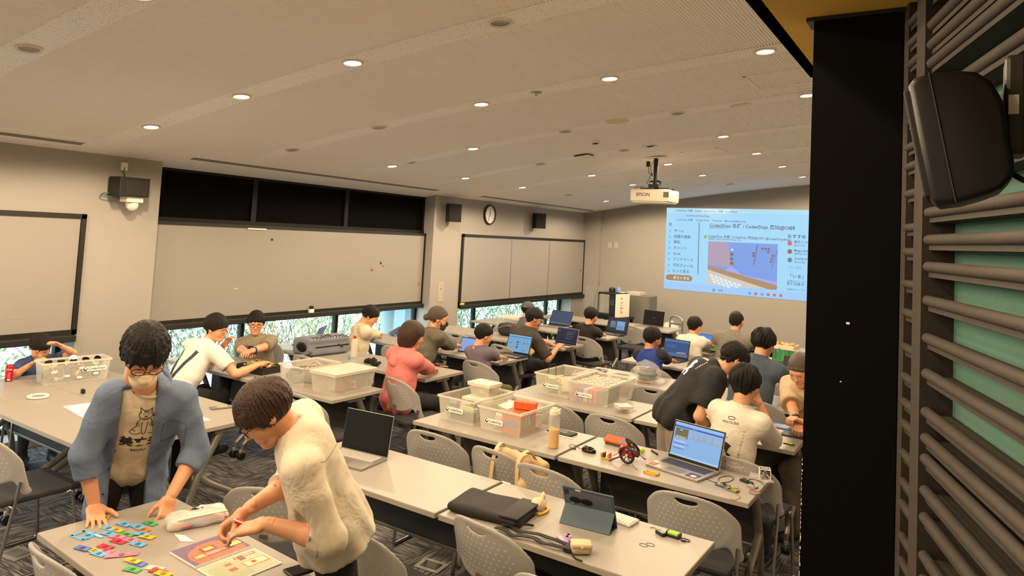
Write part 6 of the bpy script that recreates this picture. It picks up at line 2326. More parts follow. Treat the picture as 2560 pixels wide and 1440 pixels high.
# ---------------- front table: paper slips, pouch, spiral book, phone
SL = [(262, 1296, 'Y', 2.3), (180 + 40, 1340, 'B', 2.3), (310, 1312, 'B', .15), (272, 1322, 'B', .15), (290, 1326, 'Y', .2), (345, 1319, 'B', .05), (272, 1336, 'B', .2), (357, 1326, 'O', .1), (278, 1338, 'O', .15), (316, 1338, 'G', .3), (355, 1337, 'B', .4), (294, 1343, 'P', .3), (367, 1344, 'Y', .25), (296, 1355, 'R', .2), (327, 1351, 'P', .2), (345, 1362, 'B', .2), (207, 1373, 'V', .2), (264, 1369, 'R', .15), (263, 1378, 'P', .15), (235, 1378, 'Y', .15), (247, 1386, 'B', .2), (304, 1389, 'P', .9), (333, 1404, 'Y', .2), (345, 1410, 'V', .2), (331, 1426, 'G', .3), (376, 1310, 'G', .1), (388, 1422, 'C', .3), (395, 1430, 'R', .25), (408, 1437, 'Y', .2), (428, 1286, 'R', .3)]
SC_ = {'Y': '#e0ab1c', 'B': '#5fa4d8', 'O': '#dd6a24', 'G': '#3f9a50', 'P': '#e07a96', 'R': '#cf2f44', 'V': '#4a66b0', 'C': '#e8c0a8'}
SN = {'Y': 'yellow', 'B': 'light blue', 'O': 'orange', 'G': 'green', 'P': 'pink', 'R': 'red', 'V': 'dark blue', 'C': 'peach'}
cnt = {}
slw = ['nearest the flat hand', 'beside the blue frame slip', 'at the top of the cluster', 'at the left of the cluster', 'in the cluster middle', 'right of the yellow slip in the cluster', 'low in the cluster', 'at the right of the cluster', 'lower in the pile', 'next to the book', 'at the cluster edge', 'towards the table front', 'furthest down the table']
SL.sort(key=lambda e: e[1])
for i, (px, py, c, r) in enumerate(SL):
    k = cnt.get(c, 0)
    cnt[c] = k + 1
    lab = '%s paper slip, %s of its colour counted from the top of the view' % (SN[c], ORD[k])
    t = thing('paper_slip', lab, 'paper slip', at_table(px, py, .0012 + .0006 * (i % 5)), FT_ANG + r + .1, 'coloured paper slips on the front table')
    b = MB()
    n_ = 7
    w_, d_ = (.036, .017) if r != .9 else (.062, .018)
    for q in range(n_):
        u0, u1 = -1 + 2 * q / n_, -1 + 2 * (q + 1) / n_
        z0_, z1_ = .0007 * math.sin(u0 * 3 + i) + .0012, .0007 * math.sin(u1 * 3 + i) + .0012
        b.add([(u0 * w_, -d_, z0_), (u1 * w_, -d_, z1_), (u1 * w_, d_, z1_), (u0 * w_, d_, z0_), (u0 * w_, -d_, z0_ - .0006), (u1 * w_, -d_, z1_ - .0006), (u1 * w_, d_, z1_ - .0006), (u0 * w_, d_, z0_ - .0006)], [(0, 1, 2, 3), (7, 6, 5, 4), (0, 4, 5, 1), (3, 2, 6, 7)])
    b.build('slip', cj('slip', SC_[c], rough=.6), t)
    z_ = .0023
    MB().box(-.009, .009, -.010, .010, z_ - .0003, z_).build('dark_icon', cj('slip_icon_' + c, tuple(x * .35 for x in lin(SC_[c])), rough=.6), t)
    for q in range(3):
        MB().box(.014 + .005 * q, .0165 + .005 * q, -.010, .010, z_ - .0003, z_).build('print_bar', cj('slip_bar_' + c, tuple(min(1, x * 1.5 + .1) for x in lin(SC_[c])), rough=.6), t)
# blue frame slip
t = thing('paper_cutout', 'light blue paper frame with a square hole beside the flat hand', 'paper frame', at_table(213, 1341, .001), FT_ANG + .2)
b = MB()
for (x0_, x1_, y0_, y1_) in ((-.055, -.040, -.03, .03), (.020, .035, -.03, .03), (-.055, .075, .02, .035), (-.055, .03, -.035, -.022)):
    b.box(x0_, x1_, y0_, y1_, 0, .002)
b.build('frame', cj('slip', SC_['B'], rough=.6), t)
MB().box(.02, .07, .022, .034, .002, .003).build('print_bar', cj('slip_bar_B', (.7, .8, .9)), t)
# pencil pouch
pa_, pb_ = onT(428, 1330), onT(548, 1305)
ang = math.atan2(pb_.y - pa_.y, pb_.x - pa_.x)
t = thing('pencil_pouch', 'clear zip pouch stuffed with printed cards on the front table', 'pouch', (pa_ + pb_) / 2 + Vector((-.02, .02, 0)), ang)
s_ = SDF((-.16, -.09, -.01), (.16, .10, .10), .007)
s_.box((0, .01, .032), (.125, .055, .032), r=.028)
s_.cone((-.12, -.02, .018), (.12, -.02, .02), .022, .02, k=.02)
s_.disp(lambda X, Y, Z: .007 * (np.abs(np.sin(34 * X + 26 * Z + 12 * Y)) - .6) + .004 * np.sin(60 * Y + 30 * X))
s_.cut(lambda X, Y, Z: .001 - Z)
obj('film', s_.mesh('film'), cj('pouch_film', '#e2ddd2', rough=.2, alpha=.62, spec=.8), t, smooth=True)
MB().tube(smooth_path([(-.12, -.03, .045), (-.04, -.045, .055), (.05, -.045, .055), (.12, -.03, .048)]), .005, 6).build('zip', M_PAPER, t)
for k, c in enumerate(('#b8456a', '#5f94cc', '#7a5aa8', '#cf2f44')):
    MB().box(-.09 + .05 * k, -.03 + .05 * k, -.045, -.005, .012 + .004 * k, .016 + .004 * k).build('card', cj('card', c, rough=.5), t)
for k, c in enumerate(('#6a55a0', '#5a4a98', '#c8503a')):
    MB().box(-.02 + .04 * k - (.09 if k == 2 else 0), .01 + .04 * k - (.09 if k == 2 else 0), .02, .032, .062, .064).build('print', cj('card', c, rough=.5), t)
o = prop(MB().prism([(-.06, 0), (.03, -.025), (.075, .01), (-.01, .02)], .001, .002).build('white_card', M_PAPER), 'loose white card in front of the zip pouch', 'card')
o.location = at_table(455, 1345)
# spiral book
q0, q1, q2 = onT(392, 1385), onT(543, 1333), onT(632, 1372)
ang = math.atan2(q2.y - q1.y, q2.x - q1.x)
ex = (q2 - q1).normalized()
# left page: spine runs from (490,1425) to (632,1372)
s0_, s1_ = onT(490, 1425), onT(632, 1372)
sp_dir = (s1_ - s0_).normalized()
pg = Vector((-sp_dir.y, sp_dir.x, 0))
t = thing('spiral_book', 'open spiral bound activity book with a red cave page', 'book', s0_ + Vector((0, 0, .001)), math.atan2(sp_dir.y, sp_dir.x))
Ls = (s1_ - s0_).length
PW = .205
MB().box(0, Ls, .004, PW, 0, .009, ch=.001).build('page_block', M_PAPER, t)
MB().box(0, Ls, -PW, -.004, 0, .005, ch=.001).build('page_block', M_PAPER, t)


def pagepoly(pts, c, z, nm='print'):
    MB().add([(u * Ls, v * PW, z) for u, v in pts], [tuple(range(len(pts)))]).build(nm, cj('page', c, rough=.55), t)


pagepoly([(.005, .03), (.995, .03), (.995, .99), (.005, .99)], '#6d5a78', .0095, 'cave_page')
pagepoly([(.10, .05), (.30, .04), (.60, .06), (.90, .04), (.97, .30), (.92, .62), (.80, .70), (.66, .82), (.40, .84), (.22, .70), (.12, .60), (.06, .34)], '#c46a52', .0098, 'cave_floor')
for ii, (u0, u1, v0, v1, c) in enumerate(((.12, .34, .24, .44, '#5a3038'), (.13, .33, .26, .42, '#d98a86'), (.32, .80, .26, .44, '#5a3038'), (.33, .56, .28, .42, '#d98a86'), (.56, .68, .28, .42, '#c87a6a'), (.34, .58, .46, .66, '#5a3038'), (.36, .56, .48, .64, '#d8606a'), (.39, .53, .50, .62, '#e8cc4a'), (.74, .98, .30, .50, '#4a3a78'), (.76, .96, .32, .48, '#e6d868'), (.17, .29, .29, .40, '#e8b84a'))):
    pagepoly([(u0, v0), (u1, v0), (u1, v1), (u0, v1)], c, .0100 + .0001 * ii, 'map_tile')
for (u, v) in ((.28, .80), (.80, .86), (.10, .62), (.30, .10)):
    pagepoly([(u, v), (u + .03, v + .01), (u + .02, v + .05)], '#b8243a', .0114, 'arrow')
pagepoly([(.02, -.98), (.98, -.98), (.98, -.05), (.02, -.05)], '#b3ac94', .0055, 'map_page')
pagepoly([(.05, -.9), (.55, -.95), (.6, -.3), (.3, -.1), (.06, -.25)], '#9fa384', .0057, 'map_field')
for ii, (u0, u1, v0, v1, c) in enumerate(((.30, .46, -.40, -.24, '#c09a78'), (.33, .44, -.36, -.28, '#8a5a48'), (.55, .92, -.24, -.14, '#7a5a4a'), (.57, .9, -.22, -.16, '#c8a898'), (.60, .70, -.34, -.14, '#7a5a4a'), (.55, .95, -.70, -.42, '#d8906a'), (.58, .92, -.66, -.46, '#e8c8a0'), (.68, .76, -.60, -.5, '#c83a3a'), (.30, .42, -.62, -.5, '#c8553a'))):
    pagepoly([(u0, v0), (u1, v0), (u1, v1), (u0, v1)], c, .0058 + .0001 * ii, 'map_tile')
M_COIL = cj('coil_white', '#cfc8be', rough=.3)
for k in range(30):
    x_ = Ls * (k + .5) / 30
    MB().tube([(x_ + .0012 * math.sin(a * PI / 5), .008 * math.cos(a * PI / 5), .007 + .008 * math.sin(a * PI / 5)) for a in range(10)], .0010, 4, closed=True).build('coil_ring', M_COIL, t)
t = thing('smartphone', 'black phone lying at the near edge of the spiral book', 'phone', at_table(762, 1424), dirT((712, 1440), (806, 1412)))
MB().box(-.078, .078, -.037, .037, .001, .010, ch=.003).build('case', cj('phone_black', '#191614', rough=.4), t, auto=.6)
MB().box(-.073, .073, -.033, .033, .010, .0104).build('screen', M_GLOSS, t)
o = prop(MB().box(-.05, .05, -.03, .03, .001, .004).build('paper_booklet', M_PAPER), 'corner of a white leaflet under the black phone', 'leaflet')
o.location = at_table(808, 1440)

# ---------------- floor things, tote bag, hat
M_PLATE = cj('floor_plate', '#8f8b84', rough=.45)
for (px, py, rz, lab) in ((42, 1384, .2, 'floor outlet plate at the lower left'), (492, 1189, .3, 'floor outlet plate behind the masked man'), (1078, 1414, .1, 'floor outlet box beside the charcoal seat')):
    p = atz(px, py, .004)
    t = thing('floor_outlet', lab, 'outlet', (float(p[0]), float(p[1]), 0), rz, 'floor outlets')
    MB().box(-.09, .09, -.07, .07, .0005, .008, ch=.002).build('plate', M_PLATE, t)
    MB().box(-.06, .06, -.04, .04, .008, .011).build('lid', cj('outlet_lid', '#6d6a64', rough=.4) if px < 1000 else M_BLACK, t)
p = atz(1600, 1292, .0)
t = thing('sneaker', 'pink and white sneaker standing under the laptop table', 'shoe', (float(p[0]), float(p[1]), 0), -.35)
s_ = SDF((-.16, -.07, -.01), (.16, .07, .14), .007)
s_.cone((-.10, 0, .05), (.10, 0, .035), .045, .036, k=.02).cone((-.10, 0, .06), (-.08, 0, .10), .04, .036, k=.02)
s_.ell((-.09, 0, .13), (.035, .028, .05), k=.0, mode='sub')
s_.cut(lambda X, Y, Z: .012 - Z)
obj('upper', s_.mesh('upper'), cj('shoe_pink', '#c9b0ac', rough=.7), t, smooth=True)
MB().prism([(-.15, -.03), (-.13, -.045), (.08, -.042), (.14, -.02), (.145, .01), (.10, .042), (-.12, .045), (-.15, .03)], .0005, .024).build('sole', cj('shoe_sole', '#3a3836', rough=.7), t)
la_ = MB()
for k in range(4):
    la_.tube([(-.03 + .022 * k, -.03, .075 - .006 * k), (-.03 + .022 * k, 0, .088 - .008 * k), (-.03 + .022 * k, .03, .075 - .006 * k)], .0025, 5)
la_.build('laces', M_PAPER, t)
# tote bag hung over the chair back
cx_, cy_ = CHAIRS[7]
t = thing('tote_bag', 'beige canvas tote bag hanging over a chair back', 'bag', (cx_ + .12, cy_ + .0, .50), math.radians(-8))
s_ = SDF((-.26, -.16, -.30), (.26, .30, .40), .012)
s_.box((.02, .12, .10), (.17, .035, .17), r=.03)
s_.cone((-.13, .03, .28), (.10, .02, .27), .026, .034, k=.03)
s_.cone((.08, .0, .26), (.15, -.045, .12), .026, .032, k=.03)
s_.cone((.15, -.05, .14), (.16, -.06, .05), .035, .03, k=.03)
s_.disp(lambda X, Y, Z: .016 * (np.abs(np.sin(17 * X + 12 * Z + 2 * np.sin(9 * Z))) - .64) + .012 * (np.abs(np.sin(19 * Z - 15 * X + 11 * Y)) - .64))
M_TOTE = cj('tote_canvas', '#c3a77c', rough=.9, bump=.2, bscale=400)
obj('bag', s_.mesh('bag'), M_TOTE, t, smooth=True)
for x_ in (-.12, .12):
    P = smooth_path([(x_, .08, .27), (x_ * .9, .02, .33), (x_ * .8, -.055, .28), (x_ * .9, -.07, .10), (x_ * 1.1, -.075, -.02)], 5)
    b = MB()
    for q0, q1 in zip(P, P[1:]):
        b.add([q0 + Vector((-.014, 0, 0)), q0 + Vector((.014, 0, 0)), q1 + Vector((.014, 0, 0)), q1 + Vector((-.014, 0, 0)), q0 + Vector((-.014, .004, .003)), q0 + Vector((.014, .004, .003)), q1 + Vector((.014, .004, .003)), q1 + Vector((-.014, .004, .003))], [(0, 1, 2, 3), (7, 6, 5, 4), (0, 3, 7, 4), (1, 5, 6, 2)])
    b.build('handle', cj('tote_strap', '#cdb288', rough=.9), t)
cx_, cy_ = CHAIRS[4]
t = thing('beige_hat', 'beige hat lying on the chair at the bottom edge', 'hat', (cx_ + .06, cy_ + .14, .463))
MB().lathe([(.15, 0), (.155, .008), (.10, .03), (.092, .10), (.075, .135), (.0001, .145)], 28).build('crown', cj('hat_beige', '#c9b391', rough=.9), t, auto=.9)
MB().lathe([(.101, .034), (.102, .050), (.099, .056)], 28).build('band', cj('hat_band', '#ddd0b8', rough=.9), t)
# white frosted tub by the third window
p = onT(1262, 825)
t = clear_box('large white frosted tub before the third window', (float(p.x) - .25, float(p.y) + .1), -.02, .42, .34, .16, lid=True)
jumble(t, 'packed_things', .3, .22, .01, .08, 8, ['#cfc8ba', '#b9b2a4'], .05, .12, 21)
# ================================================================== PEOPLE
V3 = Vector
SKIN = cj('skin_warm', '#d29a76', rough=.5, var=.05, vscale=25, sss=.08)
SKIN2 = cj('skin_tan', '#bd8460', rough=.5, var=.05, vscale=25, sss=.08)
M_HAIR = cj('hair_black', '#15100d', rough=.5, spec=.3, var=.3, vscale=30, stretch=(9, 9, .8), bump=.8, bscale=45)
M_HAIRB = cj('hair_brown', '#3a2318', rough=.36, var=.35, vscale=30, stretch=(9, 9, .8), bump=.8, bscale=45)
M_HAIRG = cj('hair_grey', '#54483d', rough=.45, var=.5, vscale=40, stretch=(9, 9, .8), bump=.8, bscale=45)
M_EYE = cj('eye_dark', '#1a1210', rough=.2, var=0)
M_LIP = cj('lip', '#a8604f', rough=.5, var=0)


def at_depth(px, py, d):
    return V3(CAM + ray(px, py) * d)


def arr(me):
    n = len(me.vertices)
    V = np.empty(n * 3, np.float32)
    me.vertices.foreach_get('co', V)
    F = np.empty(len(me.loops), np.int32)
    me.loops.foreach_get('vertex_index', F)
    return V.reshape(-1, 3), F.reshape(-1, 4)


def head_canon():
    s = SDF((-.11, -.14, -.20), (.11, .14, .15), .0042)
    s.ell((0, -.012, .025), (.075, .095, .088), k=.02)
    s.cone((0, .030, -.01), (0, .046, -.078), .066, .040, k=.035)
    s.ell((0, .066, -.098), (.022, .020, .015), k=.03)
    for g in (-1, 1):
        s.ell((g * .036, .052, -.035), (.030, .030, .030), k=.03)
        s.ell((g * .031, .100, .006), (.018, .014, .011), k=.018, mode='sub')
        s.ell((g * .031, .076, .004), (.015, .013, .011), k=.008)
        s.ell((g * .010, .095, -.032), (.008, .008, .006), k=.008)
        s.ell((g * .079, -.010, -.006), (.009, .020, .031), k=.010)
        s.ell((g * .090, -.004, -.002), (.008, .011, .018), k=.006, mode='sub')
    s.cone((0, .086, .014), (0, .104, -.027), .008, .012, k=.014)
    s.cone((-.03, .082, .026), (.03, .082, .026), .010, .010, k=.02)
    s.cone((-.017, .085, -.057), (.017, .085, -.057), .0065, .0065, k=.010)
    s.cone((-.014, .084, -.068), (.014, .084, -.068), .0075, .0075, k=.010)
    s.cone((0, -.022, -.06), (0, -.040, -.17), .052, .054, k=.03)
    return arr(s.mesh('head'))


def hand_canon(pose):
    s = SDF((-.10, -.05, -.12), (.08, .21, .05), .0040)
    s.cone((0, -.035, 0), (0, .01, 0), .026, .028, k=.02, flat=((0, 0, 1), 1.35))
    s.box((-.001, .052, -.002), (.040, .045, .0135), r=.013, k=.02)
    spread = {'flat': .13, 'relax': .05, 'grip': .03}[pose]
    bend = {'flat': (.02, .03, .03), 'relax': (.35, .45, .3), 'grip': (.75, .95, .5)}[pose]
    for i, (x, L, r) in enumerate(((-.030, .072, .0088), (-.010, .080, .0092), (.011, .074, .0088), (.030, .058, .0078))):
        p = V3((x, .093, 0))
        a = 0.0
        az = (i - 1.4) * spread
        for k, fr in enumerate((.46, .30, .24)):
            a += bend[k]
            d = V3((math.sin(az) * math.cos(a), math.cos(az) * math.cos(a), -math.sin(a)))
            q = p + d * L * fr
            s.cone(p, q, r * (1 - .07 * k), r * (.95 - .08 * k), k=.004 if k else .010)
            p = q
    ta = {'flat': (-.95, .55, -.05), 'relax': (-.62, .75, -.30), 'grip': (-.35, .72, -.70)}[pose]
    p = V3((-.028, .020, -.004))
    d = V3(ta).normalized()
    q = p + d * .045
    s.cone(p, q, .016, .0115, k=.018)
    d2 = (d + V3((.25, .3, -.15 if pose != 'flat' else 0))).normalized()
    q2 = q + d2 * .030
    s.cone(q, q2, .0112, .0098, k=.005)
    s.cone(q2, q2 + (d2 + V3((.15, .2, 0))).normalized() * .022, .0098, .0082, k=.004)
    return arr(s.mesh('hand'))


HEAD = head_canon()
HANDS = {p: hand_canon(p) for p in ('flat', 'relax', 'grip')}


def smst(a, b, x):
    t = np.clip((x - a) / (b - a), 0, 1)
    return t * t * (3 - 2 * t)


def hair_mesh(vol=.014, zf=.055, zs=-.005, zn=-.075, amp=.004, freq=22, seed=0, bob=0.0, bun=False, locks=0, lump=.004, part=0.0, h=.0042, fr_len=.04, edge=34):
    rnd = np.random.RandomState(seed)
    lo = (-.15, -.20 if bun else -.16, -.22 if bob else -.14)
    s = SDF(lo, (.15, .16, .17), h)
    s.ell((0, -.016, .030), (.077 + vol, .098 + vol, .090 + vol * 1.15), k=.02)
    if bob:
        s.ell((0, -.035, -.04), (.084 + vol, .080 + vol, .12), k=.05)
    if bun:
        s.ell((0, -.135, -.02), (.040, .036, .042), k=.02)
    ph = rnd.uniform(0, 6, 8)

    def dis(X, Y, Z):
        az = np.arctan2(X - part, Y + .02)
        return .6 * amp * np.sin(1.35 * freq * az + 5 * np.sin(14 * Z + ph[0]) + ph[1]) * (.4 + .6 * smst(.12, .06, Z)) + lump * np.sin(42 * X + ph[2]) * np.sin(38 * Y + ph[3]) * np.sin(36 * Z + ph[4]) + amp * .6 * np.sin(freq * 1.9 * az + 20 * Z + ph[5])

    s.disp(dis)
    if not bob:
        s.disp(lambda X, Y, Z: smst(.0, -.075, Z) * smst(.02, -.02, Y) * vol * 1.0)

    def hl(X, Y, Z):
        a = np.degrees(np.arctan2(np.abs(X), -(Y + .005)))
        zm = np.interp(a, [0, 55, 80, 105, 128, 180], [zn, zn + .008, zs - .012, zs, zf - .02, zf])
        j = .006 * np.sin(30 * np.arctan2(X, Y) + ph[6])
        return np.where(Y > .045, np.maximum(zm + j - Z, -1), zm + j - Z) * .8

    s.cut(hl)
    for i in range(edge):
        a = 2 * PI * (i + rnd.uniform(-.3, .3)) / edge
        if abs(math.sin(a)) > .93 and not bob:
            continue
        dg = abs(math.degrees(math.atan2(math.sin(a), math.cos(a))))
        zm = float(np.interp(180 - dg, [0, 55, 80, 105, 128, 180], [zn, zn + .008, zs - .012, zs, zf - .02, zf]))
        rr = (.074 + vol * .75, .095 + vol * .75)
        kz = math.sqrt(max(.05, 1 - min(.9, ((zm + .01 - .03) / .10) ** 2)))
        b0 = V3((rr[0] * kz * math.sin(a), -.016 + rr[1] * kz * math.cos(a), zm + .012))
        b1 = b0 + V3((rnd.uniform(-.010, .010) - .006 * math.sin(a), -.006 * math.cos(a), -rnd.uniform(.012, .030)))
        s.cone(b0, b1, .010, .0035, k=.008)
    for i in range(locks):
        a = rnd.uniform(-1.15, 1.15)
        r1 = .080 + vol * .6
        b0 = V3((r1 * math.sin(a), -.012 + (.098 + vol * .6) * math.cos(a), zf + .012))
        L = fr_len * rnd.uniform(.5, 1.15)
        b1 = b0 + V3((rnd.uniform(-.012, .012), .004, -L))
        s.cone(b0 + V3((0, -.012, .02)), b0, .009, .0075, k=.008)
        s.cone(b0, b1, .0075, .003, k=.006)
    return s.mesh('hair')


def placed(VF, R, o, sc=1.0, mirror=False):
    V, F = VF
    V = V * sc
    if mirror:
        V = V * np.array((-1, 1, 1), np.float32)
        F = F[:, ::-1]
    return V @ np.array(R, np.float32).T + np.array(o, np.float32), F


def rotd(f, up):
    """columns right, forward, up"""
    f = V3(f).normalized()
    r = f.cross(V3(up)).normalized()
    u = r.cross(f)
    return [[r[i], f[i], u[i]] for i in range(3)]


def ik(A, W, l1, l2, hint):
    d = W - A
    L = min(d.length, (l1 + l2) * .995)
    u = d.normalized()
    W = A + u * L
    c = (l1 * l1 + L * L - l2 * l2) / (2 * l1 * L)
    c = max(-1, min(1, c))
    h = V3(hint)
    h = (h - u * h.dot(u))
    h = h.normalized() if h.length > 1e-5 else V3((0, 0, -1))
    return A + u * (l1 * c) + h * (l1 * math.sqrt(max(0, 1 - c * c))), W


class P:
    pass


def person(label, pel, face, hc, hand_r=None, hand_l=None, H=1.0, hs=1.0, S=None, hpitch=20, hyaw=0, hroll=0, stand=False, seat=.46,
           shirt='#888888', sleeve=.55, pants='#22242a', shorts=False, skin=SKIN, hair=None, hmat=None, res=.012, hpose=('relax', 'relax'),
           eyes=False, glasses=None, mask=None, fold=.004, hem=.06, wide=1.0, elbow=None, cuff=None, loose=.012, collar=True, feet=None,
           hdir=(None, None), bare_head=False, legs=True, flare=0.0, shirt_mat=None):
    a = math.radians(face)
    f, r, up = V3((-math.sin(a), math.cos(a), 0)), V3((math.cos(a), math.sin(a), 0)), V3((0, 0, 1))
    pel, hc = V3(pel), V3(hc)
    ya = a + math.radians(hyaw)
    hf = V3((-math.sin(ya), math.cos(ya), 0))
    hp = math.radians(hpitch)
    hf3 = hf * math.cos(hp) - up * math.sin(hp)
    hu0 = up * math.cos(hp) + hf * math.sin(hp)
    hr0 = hf3.cross(hu0)
    hu = hu0 * math.cos(math.radians(hroll)) + hr0 * math.sin(math.radians(hroll))
    R = rotd(hf3, hu)
    hs = hs * .97
    neck_top = hc + (hf3 * -.032 - hu * .10) * hs
    if S is None:
        d = (neck_top - pel)
        S = pel + d * ((d.length - .085 * H) / d.length)
    S = V3(S)
    t = (S - pel).normalized()
    n = (f - t * f.dot(t)).normalized()
    rs = t.cross(n) * -1
    rs = rs if rs.dot(r) > 0 else -rs
    sw = .165 * H * wide
    A = {'r': S + rs * sw - t * .03 * H, 'l': S - rs * sw - t * .03 * H}
    root = thing('person', label, 'person', (pel.x, pel.y, 0))
    o = V3((pel.x, pel.y, 0))
    out = P()
    out.root, out.o, out.R, out.hc, out.hs, out.f, out.r, out.n, out.t, out.S, out.pel = root, o, R, hc, hs, f, r, n, t, S, pel
    L1, L2 = .275 * H, .235 * H
    arms = {}
    for k, (sd, W) in enumerate((('r', hand_r), ('l', hand_l))):
        if W is None:
            W = pel + f * .36 * H + rs * (.14 if sd == 'r' else -.14) * H + up * .12
        W = V3(W)
        hint = (elbow or {}).get(sd) or (rs * (.7 if sd == 'r' else -.7) - up * 1.0 - f * .35)
        E, W2 = ik(A[sd], W, L1, L2, hint)
        arms[sd] = (A[sd], E, W2)
    out.arms = arms
    pts = [pel, S, hc] + [q for v in arms.values() for q in v]
    lo = np.min([tuple(q) for q in pts], 0) - .17
    hi = np.max([tuple(q) for q in pts], 0) + .17
    # ---- body (skin): neck, slim core, arms; head and hands in finer mesh
    s = SDF(lo, hi, min(res, .009))
    nb = S + t * .012
    s.cone(nb - t * .05, neck_top + hu * .03, .056 * hs, .050 * hs, k=.02)
    s.cone(A['l'], A['r'], .040 * H, .040 * H, k=.03)
    s.cone(S, pel + t * .1, .05, .05, k=.03)
    for sd in 'rl':
        a0, e0, w0 = arms[sd]
        s.cone(a0, e0, .047 * H, .038 * H, k=.02)
        m_ = e0.lerp(w0, .35)
        s.cone(e0, m_, .037 * H, .038 * H, k=.015)
        s.cone(m_, w0, .038 * H, .027 * H, k=.015)
    parts = [arr(s.mesh('body'))]
    parts.append(placed(HEAD, R, hc, hs))
    for k, sd in enumerate('rl'):
        a0, e0, w0 = arms[sd]
        fd = V3(hdir[k][0]) if hdir[k] else (w0 - e0).normalized()
        zb = V3(hdir[k][1]) if hdir[k] else up
        fd.normalize()
        if abs(fd.dot(zb)) > .95:
            zb = f
        x = fd.cross(zb).normalized()
        z = x.cross(fd)
        RR = [[x[i], fd[i], z[i]] for i in range(3)]
        parts.append(placed(HANDS[hpose[k]], RR, w0 + fd * .012, .95 * (H if H > .9 else H * 1.04), mirror=(sd == 'l')))
    V = np.concatenate([q[0] for q in parts]) - np.array(o, np.float32)
    off, Fs = 0, []
    for q in parts:
        Fs.append(q[1] + off)
        off += len(q[0])
    out.body = obj('body', np_mesh('body', V, np.concatenate(Fs)), skin, root, smooth=True)
    # ---- shirt
    lo2 = np.minimum(lo, np.array(tuple(pel)) - .30)
    hi2 = np.maximum(hi, np.array(tuple(pel)) + .25)
    s = SDF(lo2, hi2, res)
    q = loose
    mid = pel.lerp(S, .45)
    W = wide
    s.cone(pel - r * .06 * H * W + up * .0, pel + r * .06 * H * W, .110 * H + q, .110 * H + q, k=.04, flat=(f, 1.15))
    s.cone(pel + t * .02, mid, .146 * H * W + q + flare * .5, .138 * H * W + q, k=.06, flat=(n, 1.40))
    if flare:
        s.cone(pel - t * hem, pel + t * .06, .150 * H + flare, .146 * H * W + q, k=.05, flat=(n, 1.25))
    s.cone(mid, S - t * .10 * H, .140 * H * W + q, .148 * H * W + q, k=.06, flat=(n, 1.42))
    s.cone(A['l'] + rs * .03, A['r'] - rs * .03, .058 * H + q * .6, .058 * H + q * .6, k=.05)
    s.cone(S - t * .03, nb + t * .012, .075 * H, .058 * H, k=.05)
    for sd in 'rl':
        a0, e0, w0 = arms[sd]
        if sleeve <= 1:
            end = a0.lerp(e0, sleeve)
            s.cone(a0, end, .056 * H + q, .053 * H + q * 1.3, k=.035)
        else:
            s.cone(a0, e0, .056 * H + q, .046 * H + q, k=.035)
            s.cone(e0, e0.lerp(w0, sleeve - 1), .046 * H + q, .037 * H + q, k=.02)
    rp = np.random.RandomState(int(abs(pel.x * 77 + pel.y * 31)) % 1000).uniform(0, 6, 6)
    fn = fold

    def wr(X, Y, Z):
        dx, dy, dz = X - pel.x, Y - pel.y, Z - pel.z
        v = dx * t.x + dy * t.y + dz * t.z
        u = dx * rs.x + dy * rs.y + dz * rs.z
        w_ = dx * n.x + dy * n.y + dz * n.z
        th = np.arctan2(u, w_)
        dr = np.sin(9 * th + rp[0] + 2 * np.sin(7 * v + rp[1])) * smst(.28, -.1, v) * fn * 1.7
        cr = (np.abs(np.sin(16 * u + 19 * v + 2.2 * np.sin(8 * w_ + rp[2]) + rp[3])) - .64) * fn + (np.abs(np.sin(14 * u - 23 * v + 1.8 * np.sin(9 * u + rp[4]) + 6 * w_)) - .64) * fn * .9
        return dr + cr

    s.disp(wr)
    pt = np.array(tuple(pel), np.float32)
    tt = np.array(tuple((t * .75 + up * .25).normalized()), np.float32)
    s.cut(lambda X, Y, Z: -((X - pt[0]) * tt[0] + (Y - pt[1]) * tt[1] + (Z - pt[2]) * tt[2]) - hem)
    for sd in 'rl':                                 # square sleeve ends
        a0, e0, w0 = arms[sd]
        if sleeve <= 1:
            e_, dd = a0.lerp(e0, sleeve), (e0 - a0).normalized()
        else:
            e_, dd = e0.lerp(w0, sleeve - 1), (w0 - e0).normalized()
        c_ = e_ + dd * .065
        s.ell(c_, (.10, .10, .065), [[x_[i] for x_ in basis_from(dd)] for i in range(3)], k=0, mode='sub')
    s.ell(neck_top + hu * .035, (.064 * hs, .064 * hs, .075), R, k=.01, mode='sub')
    sm = shirt_mat or cj('cloth', shirt)
    me = s.mesh('shirt')
    Vs, Fs_ = arr(me)
    bpy.data.meshes.remove(me)
    out.shirt = obj('shirt', np_mesh('shirt', Vs - np.array(o, np.float32), Fs_), sm, root, smooth=True)
    if collar:
        cc = (nb + t * .022).lerp(neck_top, .05) - o
        x_, y_, z_ = basis_from((t + hu * .4).normalized(), rs)
        MB().tube([cc + (x_ * math.cos(k * PI / 12) + y_ * math.sin(k * PI / 12)) * .066 * hs for k in range(24)], .0075, 6, closed=True).build('collar', sm, root, smooth=True)
    # ---- trousers, legs, shoes
    if legs:
        kn, an = {}, {}
        for k, g in (('r', 1), ('l', -1)):
            hj = pel + r * g * .085 * H
            if stand:
                ft = V3(feet[k]) if feet else pel + r * g * .11 + f * .02
                an[k] = V3((ft.x, ft.y, .09))
                kn[k] = hj.lerp(an[k], .5) + f * .03
            else:
                kn[k] = hj + f * .40 * H + r * g * .05 + up * (max(.47 * H, .42) - hj.z + .04)
                an[k] = V3((kn[k].x, kn[k].y, .09)) - f * (.06 if H > .9 else .02)
        allp = [pel] + list(kn.values()) + list(an.values())
        lo3 = np.min([tuple(q_) for q_ in allp], 0) - .2
        hi3 = np.max([tuple(q_) for q_ in allp], 0) + .2
